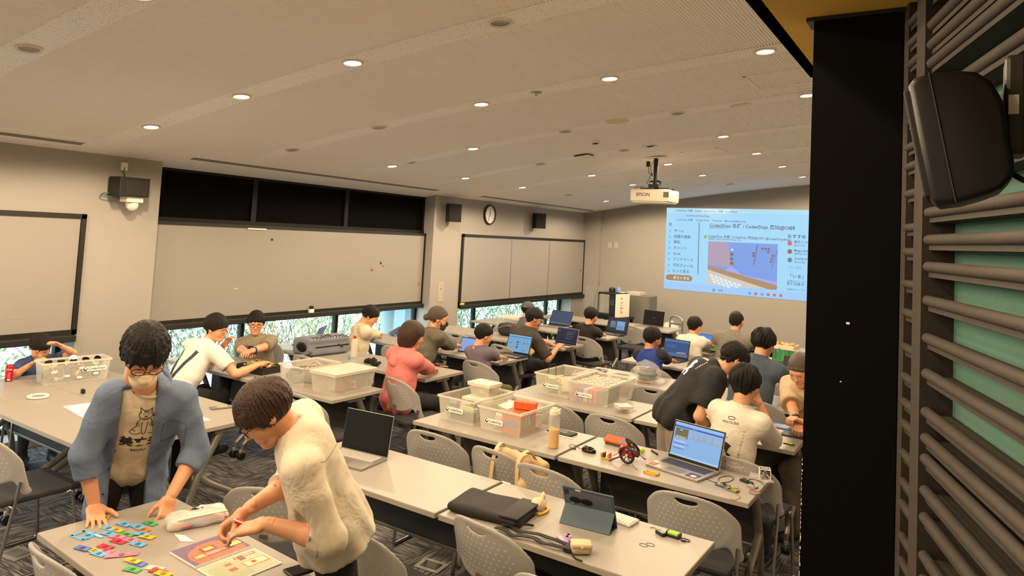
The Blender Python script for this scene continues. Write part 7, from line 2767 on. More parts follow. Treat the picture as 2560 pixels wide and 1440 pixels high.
        s = SDF(lo3, hi3, max(res, .012))
        s.cone(pel - r * .05 * H, pel + r * .05 * H, .098 * H, .098 * H, k=.04, flat=(f, 1.15))
        sk = SDF(lo3, hi3, max(res, .012))
        for k, g in (('r', 1), ('l', -1)):
            hj = pel + r * g * .085 * H
            s.cone(hj, kn[k], .092 * H, .068 * H, k=.04)
            if not shorts:
                s.cone(kn[k], an[k], .066 * H, .056 * H, k=.03)
            else:
                sk.cone(hj.lerp(kn[k], .8), kn[k], .05 * H, .048 * H, k=.02)
                sk.cone(kn[k], kn[k].lerp(an[k], .35), .048 * H, .052 * H, k=.02)
                sk.cone(kn[k].lerp(an[k], .35), an[k], .052 * H, .034 * H, k=.02)
        s.disp(lambda X, Y, Z: .006 * np.sin(26 * Z + 20 * X + 2) * np.sin(22 * Y + 9 * Z))
        me = s.mesh('trousers')
        Vs, Fs_ = arr(me)
        bpy.data.meshes.remove(me)
        obj('shorts' if shorts else 'trousers', np_mesh('trousers', Vs - np.array(o, np.float32), Fs_), cj('cloth', pants), root, smooth=True)
        if shorts:
            me = sk.mesh('legs')
            Vs, Fs_ = arr(me)
            bpy.data.meshes.remove(me)
            obj('bare_legs', np_mesh('bare_legs', Vs - np.array(o, np.float32), Fs_), skin, root, smooth=True)
        for k in 'rl':
            b = an[k] - o
            s = SDF(np.array(tuple(b)) - (.2, .2, .12), np.array(tuple(b)) + (.2, .2, .08), .011)
            s.cone(b + V3((0, 0, -.045)) - f * .03, b + f * .14 + V3((0, 0, -.055)), .042, .034, k=.02)
            s.cone(b, b + V3((0, 0, -.04)), .042, .045, k=.02)
            bz = -b.z + .0 + .001
            s.cut(lambda X, Y, Z: .002 - Z)
            obj('shoe', s.mesh('shoe'), cj('shoe_dark', '#2a2826', rough=.6), root, smooth=True)
    # ---- hair
    Rm = np.array(R, np.float32)
    if hair is not None:
        me = hair_mesh(**hair)
        Vh, Fh = placed(arr(me), R, hc - o, hs)
        bpy.data.meshes.remove(me)
        out.hair = obj('hair', np_mesh('hair', Vh, Fh), hmat or M_HAIR, root, smooth=True)
    Mh = Matrix.Identity(4)
    for i in range(3):
        for j in range(3):
            Mh[i][j] = R[i][j] * hs
        Mh[i][3] = hc[i] - o[i]
    out.Mh = Mh
    if eyes:
        for g in (-1, 1):
            e = MB()
            for k in range(7):
                pass
            e.tube([(g * (.019 + .004 * k), .0885 - .0011 * (k - 3) ** 2 * .35, .003 + .0006 * (3 - abs(k - 3))) for k in range(7)], [.001, .0022, .003, .0032, .003, .0022, .001], 6, M=Mh)
            e.build('eye', M_EYE, root)
            e = MB()
            e.tube([(g * (.015 + .006 * k), .094 - .0016 * k - .0006 * k * k, .026 + .0022 * k - .0007 * k * k) for k in range(6)], [.0016, .003, .0032, .003, .0024, .001], 6, M=Mh)
            e.build('eyebrow', hmat or M_HAIR, root)
        MB().tube([(-.020, .086, -.0625), (-.008, .0925, -.0620), (.008, .0925, -.0620), (.020, .086, -.0625)], [.001, .0028, .0028, .001], 6, M=Mh).build('mouth', M_LIP, root)
    if glasses:
        gm = cj('glasses', glasses, rough=.3, metal=.2)
        b = MB()
        for g in (-1, 1):
            b.tube([(g * (.034 + .025 * math.cos(k * PI / 10)), .107 - .012 * abs(.034 + .025 * math.cos(k * PI / 10)) / .06, -.001 + .019 * math.sin(k * PI / 10)) for k in range(20)], .0020, 5, M=Mh, closed=True)
            b.tube([(g * .058, .096, .004), (g * .077, .06, .006), (g * .082, -.005, .004), (g * .080, -.02, -.012)], .0019, 5, M=Mh)
        b.tube([(-.010, .107, .002), (0, .110, .005), (.010, .107, .002)], .0018, 5, M=Mh)
        b.build('glasses', gm, root)
    if mask:
        s = SDF((-.09, -.02, -.13), (.09, .14, .02), .0045)
        s.cone((0, .030, -.03), (0, .046, -.080), .074, .054, k=.03)
        s.ell((0, .066, -.092), (.032, .030, .024), k=.03)
        s.cone((0, .088, -.012), (0, .108, -.045), .014, .020, k=.03)
        s.cut(lambda X, Y, Z: np.maximum(Z + .012 + .26 * np.abs(X), .028 - Y + .25 * np.abs(Z + .05)))
        s.cut(lambda X, Y, Z: -.122 - Z)
        me = s.mesh('mask')
        Vh, Fh = placed(arr(me), R, hc - o, hs)
        bpy.data.meshes.remove(me)
        mo = obj('face_mask', np_mesh('face_mask', Vh, Fh), cj('mask', mask, rough=.8), root, smooth=True)
        b = MB()
        for g in (-1, 1):
            b.tube([(g * .066, .035, -.035), (g * .080, 0, -.012), (g * .081, -.022, .010), (g * .079, -.03, -.02), (g * .068, .02, -.075)], .0013, 5, M=Mh)
        b.build('ear_loop', cj('mask', mask, rough=.8), mo)
    return out


def chest_print(p, me_or_text, size, u, v, m_, back=False, name='shirt_print', rot=0.0, bold=.02):
    """u to the viewer's right, v up the torso from the pelvis; projected on the shirt"""
    bvh = BVHTree.FromObject(p.shirt, bpy.context.evaluated_depsgraph_get())
    me = text_dense(me_or_text, size, bold=bold) if isinstance(me_or_text, str) else me_or_text
    nn = p.n * (-1 if back else 1)
    xd = p.r * (1 if back else -1)
    o_ = p.pel - p.o + p.t * v + xd * u + nn * .45
    Mx = frame(o_, xd * math.cos(rot) + p.t * math.sin(rot), p.t * math.cos(rot) - xd * math.sin(rot))
    return print_on(p.root, bvh, me, Mx, -nn, m_, .0018, name, .6)


def line_art(lines, w):
    """flat ribbons along 2-D polylines"""
    V, F = [], []
    for L in lines:
        P_ = [V3((x, y, 0)) for x, y in L]
        P_ = smooth_path(P_, 4) if len(P_) > 2 else [P_[0].lerp(P_[1], k / 4) for k in range(5)]
        for a_, b_ in zip(P_, P_[1:]):
            d = (b_ - a_)
            if d.length < 1e-6:
                continue
            nn = V3((-d.y, d.x, 0)).normalized() * w
            k = len(V)
            V += [a_ - nn, b_ - nn, b_ + nn, a_ + nn]
            F.append((k, k + 1, k + 2, k + 3))
    return np_mesh('drawing', V, F)


def blob(pts):
    """filled flat silhouette, densely triangulated"""
    bm_ = bmesh.new()
    f_ = bm_.faces.new([bm_.verts.new((x, y, 0)) for x, y in pts])
    bmesh.ops.triangulate(bm_, faces=[f_])
    bmesh.ops.subdivide_edges(bm_, edges=list(bm_.edges), cuts=2)
    me = bpy.data.meshes.new('drawing')
    bm_.to_mesh(me)
    bm_.free()
    return me
# ------------------------------------------------------------------ the cast
SHORT = dict(vol=.013, zf=.055, zs=.010, zn=-.068, amp=.0035, freq=24)

# 1 masked man in the open blue shirt
W_R, W_L = onT(236, 1262, .765), onT(428, 1238, .80)
p1_ = person('masked man in an open blue shirt leaning on the front table', (-3.56, 2.04, .88), -114, at_depth(362, 886, 3.20),
             S=at_depth(372, 982, 3.40), hand_r=W_R, hand_l=W_L, H=1.0, wide=.95, hs=1.09, hpitch=36, hyaw=4, stand=True, shirt='#c9bda4', sleeve=.40, pants='#1d1a17',
             hair=dict(vol=.020, zf=.040, zs=-.012, zn=-.075, amp=.0045, freq=26, seed=4, locks=16, lump=.003, fr_len=.05), res=.010, hpose=('flat', 'grip'),
             eyes=True, glasses='#3a2a22', mask='#d8c3a2', fold=.003, hem=.15, loose=.008, elbow={'r': V3((-.45, -.9, -.1)), 'l': V3((-.1, .9, -.1))},
             feet={'r': (-3.68, 1.90, 0), 'l': (-3.60, 2.22, 0)}, hdir=((V3((.75, -.30, -.22)), V3((.15, 0, 1))), (V3((.35, -.45, -.75)), V3((.8, .2, .3)))))
q = p1_
# open overshirt
s = SDF(np.array(tuple(q.pel)) - (.42, .46, .42), np.array(tuple(q.S)) + (.40, .42, .16), .010)
mid = q.pel.lerp(q.S, .45)
s.cone(q.pel - V3((0, 0, .22)) + q.f * .02, q.pel, .190, .168, k=.06, flat=(q.f, 1.30))
s.cone(q.pel, mid, .170, .166, k=.06, flat=(q.n, 1.36))
s.cone(mid, q.S - q.t * .10, .168, .172, k=.06, flat=(q.n, 1.34))
rs = (q.arms['r'][0] - q.arms['l'][0]).normalized()
s.cone(q.arms['l'][0] + rs * .03, q.arms['r'][0] - rs * .03, .072, .072, k=.05)
s.cone(q.S, q.S + q.t * .05, .085, .072, k=.05)
for sd in 'rl':
    a0, e0, w0 = q.arms[sd]
    s.cone(a0, e0, .073, .060, k=.035)
    s.cone(e0, e0.lerp(w0, .30), .060, .056, k=.03)
    s.cone(e0.lerp(w0, .20), e0.lerp(w0, .38), .062, .060, k=.008)
s.disp(lambda X, Y, Z: .006 * (np.abs(np.sin(20 * Y + 14 * Z + 2.4 * np.sin(7 * Z + 5 * X))) - .64) + .006 * (np.abs(np.sin(24 * Z - 13 * Y + 2 * np.sin(9 * X))) - .64))
for sd in 'rl':
    a0, e0, w0 = q.arms[sd]
    dd = (w0 - e0).normalized()
    s.ell(e0.lerp(w0, .40) + dd * .07, (.11, .11, .07), [[x_[i] for x_ in basis_from(dd)] for i in range(3)], k=0, mode='sub')
pS, tS, rS, nS = [np.array(tuple(v), np.float32) for v in (q.pel, q.t, q.r, q.n)]


def opening(X, Y, Z):
    u = (X - pS[0]) * rS[0] + (Y - pS[1]) * rS[1] + (Z - pS[2]) * rS[2]
    v = (X - pS[0]) * tS[0] + (Y - pS[1]) * tS[1] + (Z - pS[2]) * tS[2]
    w_ = (X - pS[0]) * nS[0] + (Y - pS[1]) * nS[1] + (Z - pS[2]) * nS[2]
    return np.maximum(np.abs(u - .01) - (.080 - .02 * np.clip(v, -.3, .5)), -(w_ - .02))


X, Y, Z = s.grid()
s.D = np.maximum(s.D, -opening(X, Y, Z).astype(np.float32))
s.ell(q.hc + V3((0, 0, -.07)), (.085, .085, .10), k=.01, mode='sub')
me = s.mesh('overshirt')
Va, Fa = arr(me)
bpy.data.meshes.remove(me)
M_CHAM = cj('chambray', '#5f6f88', var=.14, vscale=20, bump=.2, bscale=300)
ov = obj('overshirt', np_mesh('overshirt', Va - np.array(q.o, np.float32), Fa), M_CHAM, q.root, smooth=True)
nk = q.S - q.o + q.t * .062 - q.n * .01
MB().tube([nk + (q.r * math.cos(k * PI / 14) + q.n * math.sin(k * PI / 14)) * .078 + q.t * (-.02 * math.sin(k * PI / 14)) for k in range(11, 32)], .013, 8).build('collar_band', M_CHAM, ov, smooth=True)
ov_bvh = BVHTree.FromObject(ov, bpy.context.evaluated_depsgraph_get())
for k in range(5):
    pb = q.pel - q.o + q.t * (-.14 + .11 * k) + q.r * (.105 - .003 * k) + q.n * .4
    h_, n_, i_, d_ = ov_bvh.ray_cast(pb, -q.n, .6)
    if h_:
        MB().cyl(h_, .0065, .003, 10, axis=q.n).build('button', cj('button_dark', '#3d4250'), ov)
pk = [V3((x, y, 0)) for x, y in ((-.05, 0), (.05, 0), (.05, -.11), (0, -.125), (-.05, -.11), (-.05, 0))]
me = line_art([[(-.05, 0), (.05, 0)], [(.05, 0), (.05, -.11)], [(.05, -.11), (0, -.125)], [(0, -.125), (-.05, -.11)], [(-.05, -.11), (-.05, 0)]], .0016)
print_on(q.root, ov_bvh, me, frame(q.pel - q.o + q.t * .36 - q.r * .135 + q.n * .45, -q.r, q.t), -q.n, cj('stitch', '#4a566c'), .002, 'chest_pocket', .6)
# tee print: sitting cat line drawing, brush characters, BIJOFU
cat = [[(-.022, .10), (-.026, .128), (-.012, .116), (.010, .116), (.024, .128), (.020, .10)], [(-.026, .108), (-.030, .092), (-.022, .076), (0, .070), (.022, .076), (.030, .092), (.026, .108)], [(-.014, .096), (-.008, .098)], [(.008, .098), (.014, .096)], [(-.004, .088), (0, .085), (.004, .088)], [(-.008, .080), (0, .083), (.008, .080)],
       [(-.020, .072), (-.032, .05), (-.036, .02), (-.05, .0), (-.06, -.02), (-.03, -.03), (-.012, -.02)], [(.020, .072), (.030, .05), (.034, .02), (.05, .0), (.062, -.015), (.05, -.028), (.02, -.022)], [(-.012, .05), (-.012, .01), (-.006, -.025), (.006, -.025), (.010, .01), (.012, .05)], [(-.034, .04), (-.02, .036)], [(-.036, .025), (-.022, .022)], [(.034, .04), (.02, .036)], [(.036, .025), (.022, .022)], [(-.014, .064), (.014, .064)], [(-.05, -.005), (-.036, -.01)], [(.05, -.005), (.036, -.008)], [(.026, .09), (.042, .092)], [(.026, .086), (.042, .084)], [(-.010, .112), (-.006, .104)], [(.0, .114), (.0, .104)], [(.010, .112), (.006, .104)]]
chest_print(q, line_art(cat, .0016), 0, .005, .325, M_INK)
chest_print(q, '美丈夫', .060, .004, .245, M_INK, bold=.03)
chest_print(q, 'BIJOFU', .022, .004, .192, M_INK, bold=.01)

# 2 woman in the cream blouse
hw = at_depth(664, 1034, 2.62)
p2_ = person('woman in a cream blouse bending over the front table', at_depth(822, 1292, 2.80), 139, hw,
             S=at_depth(752, 1092, 2.66), hand_r=at_depth(622, 1272, 2.62), hand_l=at_depth(668, 1310, 2.52), H=.98, hs=.97, hpitch=42, hyaw=6, stand=True, shirt='#d0c5b2', sleeve=1.22, pants='#12110f',
             hair=dict(vol=.020, zf=.030, zs=-.040, zn=-.095, amp=.004, freq=28, seed=8, locks=12, lump=.004, fr_len=.035), hmat=M_HAIRB, res=.010, hpose=('grip', 'relax'),
             eyes=True, glasses='#1d1816', fold=.0032, hem=.10, loose=.016, flare=.055, elbow={'r': V3((-.3, .9, -.6)), 'l': V3((.84, .54, .30))},
             feet={'r': (-2.25, 2.42, 0), 'l': (-2.02, 2.30, 0)}, hdir=((V3((-.35, -.72, -.55)), V3((-.6, .2, .7))), (V3((-.80, -.48, -.24)), V3((-.1, -.3, .95)))))
q = p2_
for sd in 'rl':                                    # buttoned cuffs
    a0, e0, w0 = [v - q.o for v in q.arms[sd]]
    dd = (w0 - e0).normalized()
    c_ = e0.lerp(w0, .20)
    MB().tube([c_ - dd * .022, c_ + dd * .022], [.062, .058], 20).build('cuff', cj('cloth', '#d0c5b2'), q.root, auto=.7)
    MB().cyl(c_ + V3((.02, -.052, .02)), .007, .012, 10, axis=(.2, -1, .3)).build('button', M_METAL, q.root)
sh_bvh = BVHTree.FromObject(q.shirt, bpy.context.evaluated_depsgraph_get())
for k in range(7):
    pb = q.pel - q.o + q.t * (-.10 + .085 * k) + q.n * .45
    h_, n_, i_, d_ = sh_bvh.ray_cast(pb, -q.n, .7)
    if h_:
        MB().cyl(h_, .0055, .003, 10, axis=q.n).build('button', M_METAL, q.root)
print_on(q.root, sh_bvh, line_art([[(-.018, -.16), (-.018, .46)], [(.018, -.16), (.018, .46)]], .0014), frame(q.pel - q.o + q.n * .45, -q.r, q.t), -q.n, cj('placket', '#a09480'), .0015, 'placket', .7)
print_on(q.root, sh_bvh, line_art([[(-.19, .02), (-.12, .0), (-.02, .01), (.05, .0), (.12, .02)]], .0018), frame(q.S - q.o - q.n * .42 - q.t * .09, q.r, q.t), q.n, cj('placket', '#a09480'), .0015, 'yoke_seam', .7)
# card in her hands
t = thing('game_card', 'white and red folded card held by the woman in the blouse', 'card', at_depth(598, 1318, 2.55), .5)
t.rotation_euler = (.5, .3, .6)
MB().box(-.028, .028, -.002, .002, -.03, .03).build('card', M_PAPER, t)
MB().box(-.02, .02, -.004, .012, .004, .028, ch=.002).build('red_piece', cj('card', '#cf2f44'), t)

# 3 boy behind the electronics box
person('boy in a blue tee behind the box of electronics', (-6.74, 3.0, .50), -105, aty(100, 868, 2.93), H=.72, hs=.93, hpitch=28, hyaw=0, shirt='#34486e', sleeve=.55, pants='#2b2f3a', hand_r=onT(75, 912, .84), hand_l=aty(118, 862, 2.95) + np.array((.10, .06, .0)),
       hair=dict(SHORT, zf=.035, seed=11, locks=12, fr_len=.02), res=.012, eyes=True, elbow={'r': V3((.3, -.8, -.6)), 'l': V3((.3, .9, -.1))}, hpose=('relax', 'relax'))

# 4 man with dungaree straps
q = person('man in a white tee with dark dungaree straps', (-5.80, 3.66, .56), 2, aty(541, 820, 4.0), H=1.0, hs=1.0, hpitch=10, hyaw=-66, shirt='#d8d4cc', sleeve=.62, pants='#15161a', hand_r=onT(642, 914, .80), hand_l=aty(558, 862, 4.12) + np.array((0, 0, -.02)),
           hair=dict(vol=.018, zf=.030, zs=-.02, zn=-.07, amp=.003, freq=26, seed=13), res=.012, eyes=True, glasses='#7a4a3a', hem=.02, elbow={'r': V3((.5, -.6, -.6)), 'l': V3((-.3, .4, -1))})
b_ = BVHTree.FromObject(q.shirt, bpy.context.evaluated_depsgraph_get())
print_on(q.root, b_, line_art([[(.10, .40), (.02, .16), (-.02, -.02)], [(-.10, .40), (-.03, .16), (.0, -.02)]], .016), frame(q.pel - q.o - q.n * .45, q.r, q.t), q.n, cj('strap_navy', '#26303c'), .004, 'dungaree_strap', .7)
s = q.pel - q.o
MB().tube([s + q.t * .02 + V3((.150 * math.cos(k * PI / 12), .125 * math.sin(k * PI / 12), 0)) for k in range(24)], .02, 6, closed=True).build('waistband', cj('cloth', '#15161a'), q.root, smooth=True)

# 5 man in the grey tee facing the camera
q = person('man in a grey tee and glasses resting his arms on the table', (-6.36, 4.97, .56), 205, aty(640, 808, 4.92), H=1.02, hs=1.02, hpitch=8, hyaw=28, shirt='#857a68', sleeve=.80, pants='#2a2c30', hand_r=onT(628, 900, .80), hand_l=onT(600, 892, .82), wide=1.05,
           hair=dict(vol=.017, zf=.045, zs=-.01, zn=-.07, amp=.0045, freq=22, seed=17, locks=12, fr_len=.03), res=.012, eyes=True, glasses='#101010', elbow={'r': V3((-.9, -.2, -.5)), 'l': V3((.9, -.1, -.5))})
chest_print(q, blob([(.085 * math.cos(k * PI / 9) * (1 + .18 * math.sin(5 * k)), .06 * math.sin(k * PI / 9) * (1 + .2 * math.cos(7 * k))) for k in range(18)]), 0, .0, .20, cj('print_navy', '#1d3550'))
w0, e0 = q.arms['l'][2] - q.o, q.arms['l'][1] - q.o
dd = (w0 - e0).normalized()
c_ = e0.lerp(w0, .86)
MB().tube([c_ - dd * .010, c_ + dd * .010], [.034, .034], 16).build('watch_strap', cj('watch_blue', '#1d2c4a'), q.root)
MB().box(-.018, .018, -.020, .020, .030, .040, M=Matrix.Translation(c_), ch=.004).build('watch', M_GLOSS, q.root)

# 6 person in the cream jumper
person('person in a cream jumper writing by the window', (-5.98, 6.02, .56), -30, aty(926, 790, 6.16), H=.98, hs=.98, hpitch=30, hyaw=-20, shirt='#c9bda2', sleeve=1.75, pants='#1e2126', hand_r=onT(963, 838, .76), hand_l=onT(940, 838, .76), fold=.007, loose=.022,
       hair=dict(vol=.014, zf=.05, zs=-.02, zn=-.085, amp=.004, freq=22, seed=19), res=.013, eyes=True)
# 7 woman in the pink hoodie
q = person('woman in a pink hoodie with a dark bob', (-4.36, 4.97, .56), -12, aty(1032, 838, 5.06), H=1.0, hs=1.0, hpitch=14, hyaw=-22, shirt='#d4756f', sleeve=1.7, pants='#1a1a1c', hand_r=onT(1085, 924, .76), hand_l=onT(1010, 905, .76), fold=.006, loose=.020, hem=.14,
           hair=dict(vol=.020, zf=.03, zs=-.09, zn=-.13, amp=.0035, freq=26, seed=23, bob=1.0), hmat=M_HAIRB, res=.011)
s = SDF((-.2, -.25, 0), (.2, .2, .3), .010)
s.cone((-.09, -.07, .16), (.0, -.125, .10), .045, .050, k=.04).cone((.09, -.07, .16), (.0, -.125, .10), .045, .050, k=.04).cone((-.09, -.06, .16), (-.08, .0, .20), .040, .03, k=.03).cone((.09, -.06, .16), (.08, .0, .20), .040, .03, k=.03)
s.disp(lambda X, Y, Z: .005 * np.sin(60 * Z + 30 * X))
ho = obj('hood', s.mesh('hood'), cj('cloth', '#d4756f'), q.root, smooth=True)
ho.location = q.S - q.o + V3((0, .03, -.16))
ho.rotation_euler = (0, 0, math.radians(-12))
# 8 olive jacket, grey bun, mask
person('person with a grey hair bun in an olive jacket', (-5.02, 5.98, .56), -22, aty(1096, 796, 6.24), H=1.02, hs=1.03, hpitch=10, hyaw=-24, shirt='#5d5848', sleeve=1.6, pants='#25262a', hand_r=onT(1152, 868, .77), hand_l=onT(1140, 855, .77), fold=.009, loose=.028, hem=.10,
       hair=dict(vol=.016, zf=.06, zs=.0, zn=-.075, amp=.004, freq=24, seed=29, bun=True), hmat=M_HAIRG, res=.012, mask='#2c2a2a', glasses='#8a8a88')
# 9 boy in purple-grey
person('boy in a purple-grey tee at a pale blue screen', (-4.27, 6.15, .52), -6, aty(1210, 838, 6.2), H=.82, hs=.95, hpitch=16, hyaw=-22, shirt='#6a6070', sleeve=.75, pants='#5c5a3c', hand_r=onT(1262, 895, .76), hand_l=onT(1222, 880, .76), shorts=True,
       hair=dict(SHORT, seed=31, vol=.016), res=.011)
# 10 man in the black cap
q = person('man in a black cap and mottled dark shirt', (-4.60, 7.28, .56), -16, aty(1336, 796, 7.52), H=1.06, hs=1.05, hpitch=16, hyaw=-30, shirt='#2f2a24', sleeve=.85, pants='#14151b', hand_r=onT(1392, 872, .76), hand_l=onT(1370, 858, .76), fold=.006, loose=.018, wide=1.05, skin=SKIN2, hem=.10,
           hair=dict(SHORT, seed=37, zn=-.06), res=.012, glasses='#8a8a88', shirt_mat=cj('mottled_cloth', '#3a332a', rough=.85, var=.55, vscale=45))


def cap(q, m_, back=False):
    s_ = SDF((-.13, -.15, -.02), (.13, .22, .17), .006)
    s_.ell((0, -.014, .040), (.093, .113, .098), k=.01)
    g = -1 if back else 1
    s_.cut(lambda X, Y, Z: .028 + .12 * np.abs(Y) * 0 - Z)
    s_.cone((-.05, g * .10 - .01, .036), (.05, g * .10 - .01, .036), .012, .012, k=.02)
    s_.box((0, g * .125 - .01, .034), (.070, .055, .005), r=.005, k=.012)
    Vh, Fh = placed(arr(s_.mesh('cap')), q.R, q.hc - q.o, q.hs)
    obj('cap', np_mesh('cap', Vh, Fh), m_, q.root, smooth=True)
    MB().lathe([(.0001, .006), (.008, .004), (.009, 0)], 12, M=q.Mh @ Matrix.Translation((0, -.014, .137))).build('cap_button', m_, q.root)


cap(q, cj('cap_black', '#0f0e0e', rough=.8))
# 11 child in the grey cap behind him
q = person('child in a backwards grey cap behind the man in the black cap', (-5.42, 8.86, .54), -10, aty(1320, 775, 9.0), H=.86, hs=.96, hpitch=10, hyaw=-10, shirt='#5a5a5e', pants='#2a2a2e', hand_r=onT(1345, 812, .76), hand_l=onT(1322, 810, .76), hair=dict(SHORT, seed=41), res=.014)
cap(q, cj('cap_grey', '#4a4a4c', rough=.8), back=True)
# 12 boy in the black tee
person('boy in a black tee with a yellow neckline', (-4.38, 8.76, .53), -8, aty(1478, 790, 8.84), H=.84, hs=.96, hpitch=10, hyaw=-6, shirt='#1c1714', sleeve=.75, pants='#141312', shorts=True, hand_r=onT(1512, 838, .76), hand_l=onT(1480, 832, .76), fold=.006, hem=.14,
       hair=dict(SHORT, seed=43, vol=.018, zn=-.085), res=.012)
# 13 boy in the blue raglan tee
q = person('boy in a blue raglan tee with navy sleeves', (-2.84, 7.36, .52), -8, aty(1632, 846, 7.46), H=.84, hs=1.0, hpitch=10, hyaw=-18, shirt='#1f3a86', sleeve=.75, pants='#22252c', hand_r=onT(1690, 905, .76), hand_l=onT(1640, 900, .76),
           hair=dict(SHORT, seed=47, vol=.017), res=.012, skin=SKIN2)
for sd in 'rl':
    a0, e0, w0 = [v - q.o for v in q.arms[sd]]
    s = SDF(np.minimum(tuple(a0), tuple(e0)) - .12, np.maximum(tuple(a0), tuple(e0)) + .12, .011)
    s.cone(a0 + V3((0, 0, .012)), a0.lerp(e0, .8), .070, .062, k=.03)
    obj('sleeve', s.mesh('sleeve'), cj('cloth', '#20222e'), q.root, smooth=True)
# 14 boy in the white tee
person('boy in a white tee playing on a laptop', (-2.86, 8.62, .53), -10, aty(1738, 815, 8.80), H=.86, hs=.97, hpitch=8, hyaw=-14, shirt='#d8d2c6', sleeve=.8, pants='#33363c', hand_r=onT(1790, 870, .77), hand_l=onT(1745, 868, .77), fold=.005, loose=.02,
       hair=dict(SHORT, seed=53, zn=-.06), res=.012)
# 15 man in the grey knit
q = person('man in a grey marled knit with a blue collar', (-2.36, 8.66, .58), -4, aty(1841, 803, 8.86), H=1.08, hs=1.02, hpitch=6, hyaw=0, shirt='#6e675e', sleeve=1.8, pants='#26282c', hand_r=onT(1880, 868, .77), hand_l=onT(1830, 866, .77), loose=.02, wide=1.08,
           hair=dict(SHORT, seed=59, vol=.008, zn=-.05, zs=.015, amp=.002), res=.012, collar=False, shirt_mat=cj('marled_knit', '#757065', rough=.95, var=.45, vscale=60, bump=.4, bscale=90))
cc = q.S - q.o + q.t * .045
MB().lathe([(.078, -.03), (.072, .0), (.066, .022), (.070, .024), (.080, -.005), (.086, -.03)], 24, M=Matrix.Translation(cc), caps=False).build('blue_collar', cj('collar_blue', '#2f66b8', rough=.7), q.root, smooth=True)
# 16 man in slate blue
person('man with tousled hair in a slate blue tee', (-1.66, 6.62, .58), -8, aty(1910, 858, 6.86), H=1.06, hs=1.08, hpitch=14, hyaw=-10, shirt='#3f4c58', sleeve=.95, pants='#22252a', hand_r=onT(1990, 935, .77), hand_l=onT(1940, 930, .77), loose=.022, wide=1.1,
       hair=dict(vol=.022, zf=.05, zs=-.01, zn=-.075, amp=.007, freq=15, seed=61, lump=.008), res=.012)
# 17 leaning man in the black tee
q = person('standing man in a black printed tee and grey trousers, bending to the right', (-1.74, 4.96, .90), -52, aty(1836, 898, 5.18), S=aty(1775, 925, 5.10), H=1.02, hs=1.0, hpitch=34, hyaw=2, stand=True, shirt='#16161a', sleeve=.72, pants='#8d8176', hand_r=onT(1782, 1085, .80), hand_l=onT(1750, 1055, .79),
           hair=dict(vol=.013, zf=.04, zs=.0, zn=-.055, amp=.003, freq=26, seed=67, locks=8, fr_len=.02), res=.010, fold=.005, loose=.022, hem=.10, feet={'r': (-1.70, 4.86, 0), 'l': (-1.88, 5.06, 0)}, hpose=('flat', 'flat'), elbow={'r': V3((-.3, -.8, -.1)), 'l': V3((-.6, .4, -.2))}, eyes=True)
ninja = [(-.03, .05), (-.01, .058), (.012, .055), (.03, .045), (.022, .036), (.016, .02), (.03, .012), (.028, -.004), (.012, -.008), (.030, -.035), (.020, -.06), (.004, -.058), (.008, -.036), (-.008, -.022), (-.014, -.055), (-.034, -.058), (-.030, -.02), (-.02, .004), (-.034, .018), (-.04, .034)]
chest_print(q, blob([(x * 1.25, y * 1.25) for x, y in ninja]), 0, -.03, .34, cj('print_white', '#ece8e0'), back=True)
chest_print(q, line_art([[(-.05, .07), (-.03, .10), (-.035, .125)], [(-.03, .10), (-.01, .12), (-.005, .14)], [(-.05, .07), (-.06, .0), (-.07, -.05)]], .002), 0, -.03, .34, cj('print_white', '#ece8e0'), back=True)
chest_print(q, 'micro:bit', .026, .0, .455, cj('print_white', '#ece8e0'), back=True)
chest_print(q, 'マイクロビット', .014, .06, .39, cj('print_white', '#ece8e0'), back=True, rot=-PI / 2)
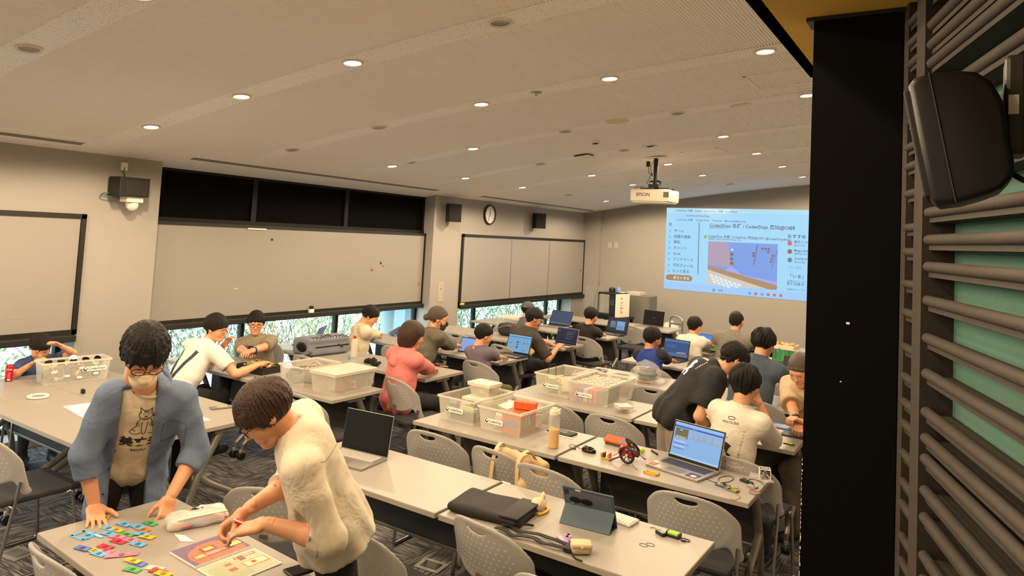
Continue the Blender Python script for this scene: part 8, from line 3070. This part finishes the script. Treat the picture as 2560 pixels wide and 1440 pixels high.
# 18 young man in the white printed tee
q = person('young man in a white tee with a black figure print', (-1.32, 4.78, .58), -8, aty(1864, 962, 4.92), H=1.0, hs=1.04, hpitch=10, hyaw=-4, shirt='#d6cec0', sleeve=.85, pants='#2a2a2e', hand_r=aty(1902, 1018, 5.08), hand_l=onT(1850, 1050, .78), fold=.004, loose=.014, wide=.97, hem=.08,
           hair=dict(vol=.021, zf=.05, zs=.0, zn=-.070, amp=.006, freq=17, seed=71, lump=.007), res=.010, elbow={'r': V3((.4, .3, -1)), 'l': V3((-.2, .5, -1))})
chest_print(q, blob([(x * 1.7, y * 1.7) for x, y in ninja]), 0, -.0, .16, M_INK, back=True)
chest_print(q, line_art([[(-.06, .0), (-.07, .06), (-.05, .10)], [(-.05, .10), (-.02, .12), (0, .15)], [(-.05, .10), (-.055, .14)], [(-.02, .12), (.02, .125)], [(-.03, .115), (-.02, .155)]], .002), 0, -.0, .16, M_INK, back=True)
chest_print(q, 'micro:bit', .030, .0, .385, M_INK, back=True, bold=.0)
chest_print(q, line_art([[(.022 * math.cos(k * PI / 6), .010 * math.sin(k * PI / 6)) for k in range(13)]], .002), 0, .0, .412, M_INK, back=True)
for k, ch in enumerate('マイクロビット開発コード'):
    chest_print(q, ch, .013, .095, .34 - .021 * k, M_INK, back=True, bold=.0)
# 19 person at the pillar
q = person('person in a beige tee with a black shoulder strap, half hidden by the pillar', (-.98, 6.00, .58), 150, aty(2003, 925, 5.74), H=1.0, hs=1.02, hpitch=30, hyaw=14, shirt='#b59f80', sleeve=.9, pants='#5e584e', hand_r=aty(1990, 1055, 5.45), hand_l=aty(2012, 1058, 5.45),
           hair=dict(vol=.012, zf=.055, zs=.0, zn=-.07, amp=.003, freq=26, seed=73), hmat=M_HAIRG, res=.012, eyes=True, loose=.022, hpose=('grip', 'grip'))
b_ = BVHTree.FromObject(q.shirt, bpy.context.evaluated_depsgraph_get())
print_on(q.root, b_, line_art([[(-.14, .40), (-.02, .2), (.10, .02)]], .016), frame(q.pel - q.o + q.n * .45, -q.r, q.t), -q.n, cj('strap_black', '#161514'), .004, 'shoulder_strap', .7)
w0, e0 = q.arms['r'][2] - q.o, q.arms['r'][1] - q.o
dd = (w0 - e0).normalized()
c_ = e0.lerp(w0, .88)
MB().tube([c_ - dd * .012, c_ + dd * .012], [.034, .034], 16).build('watch_strap', M_BLACK, q.root)
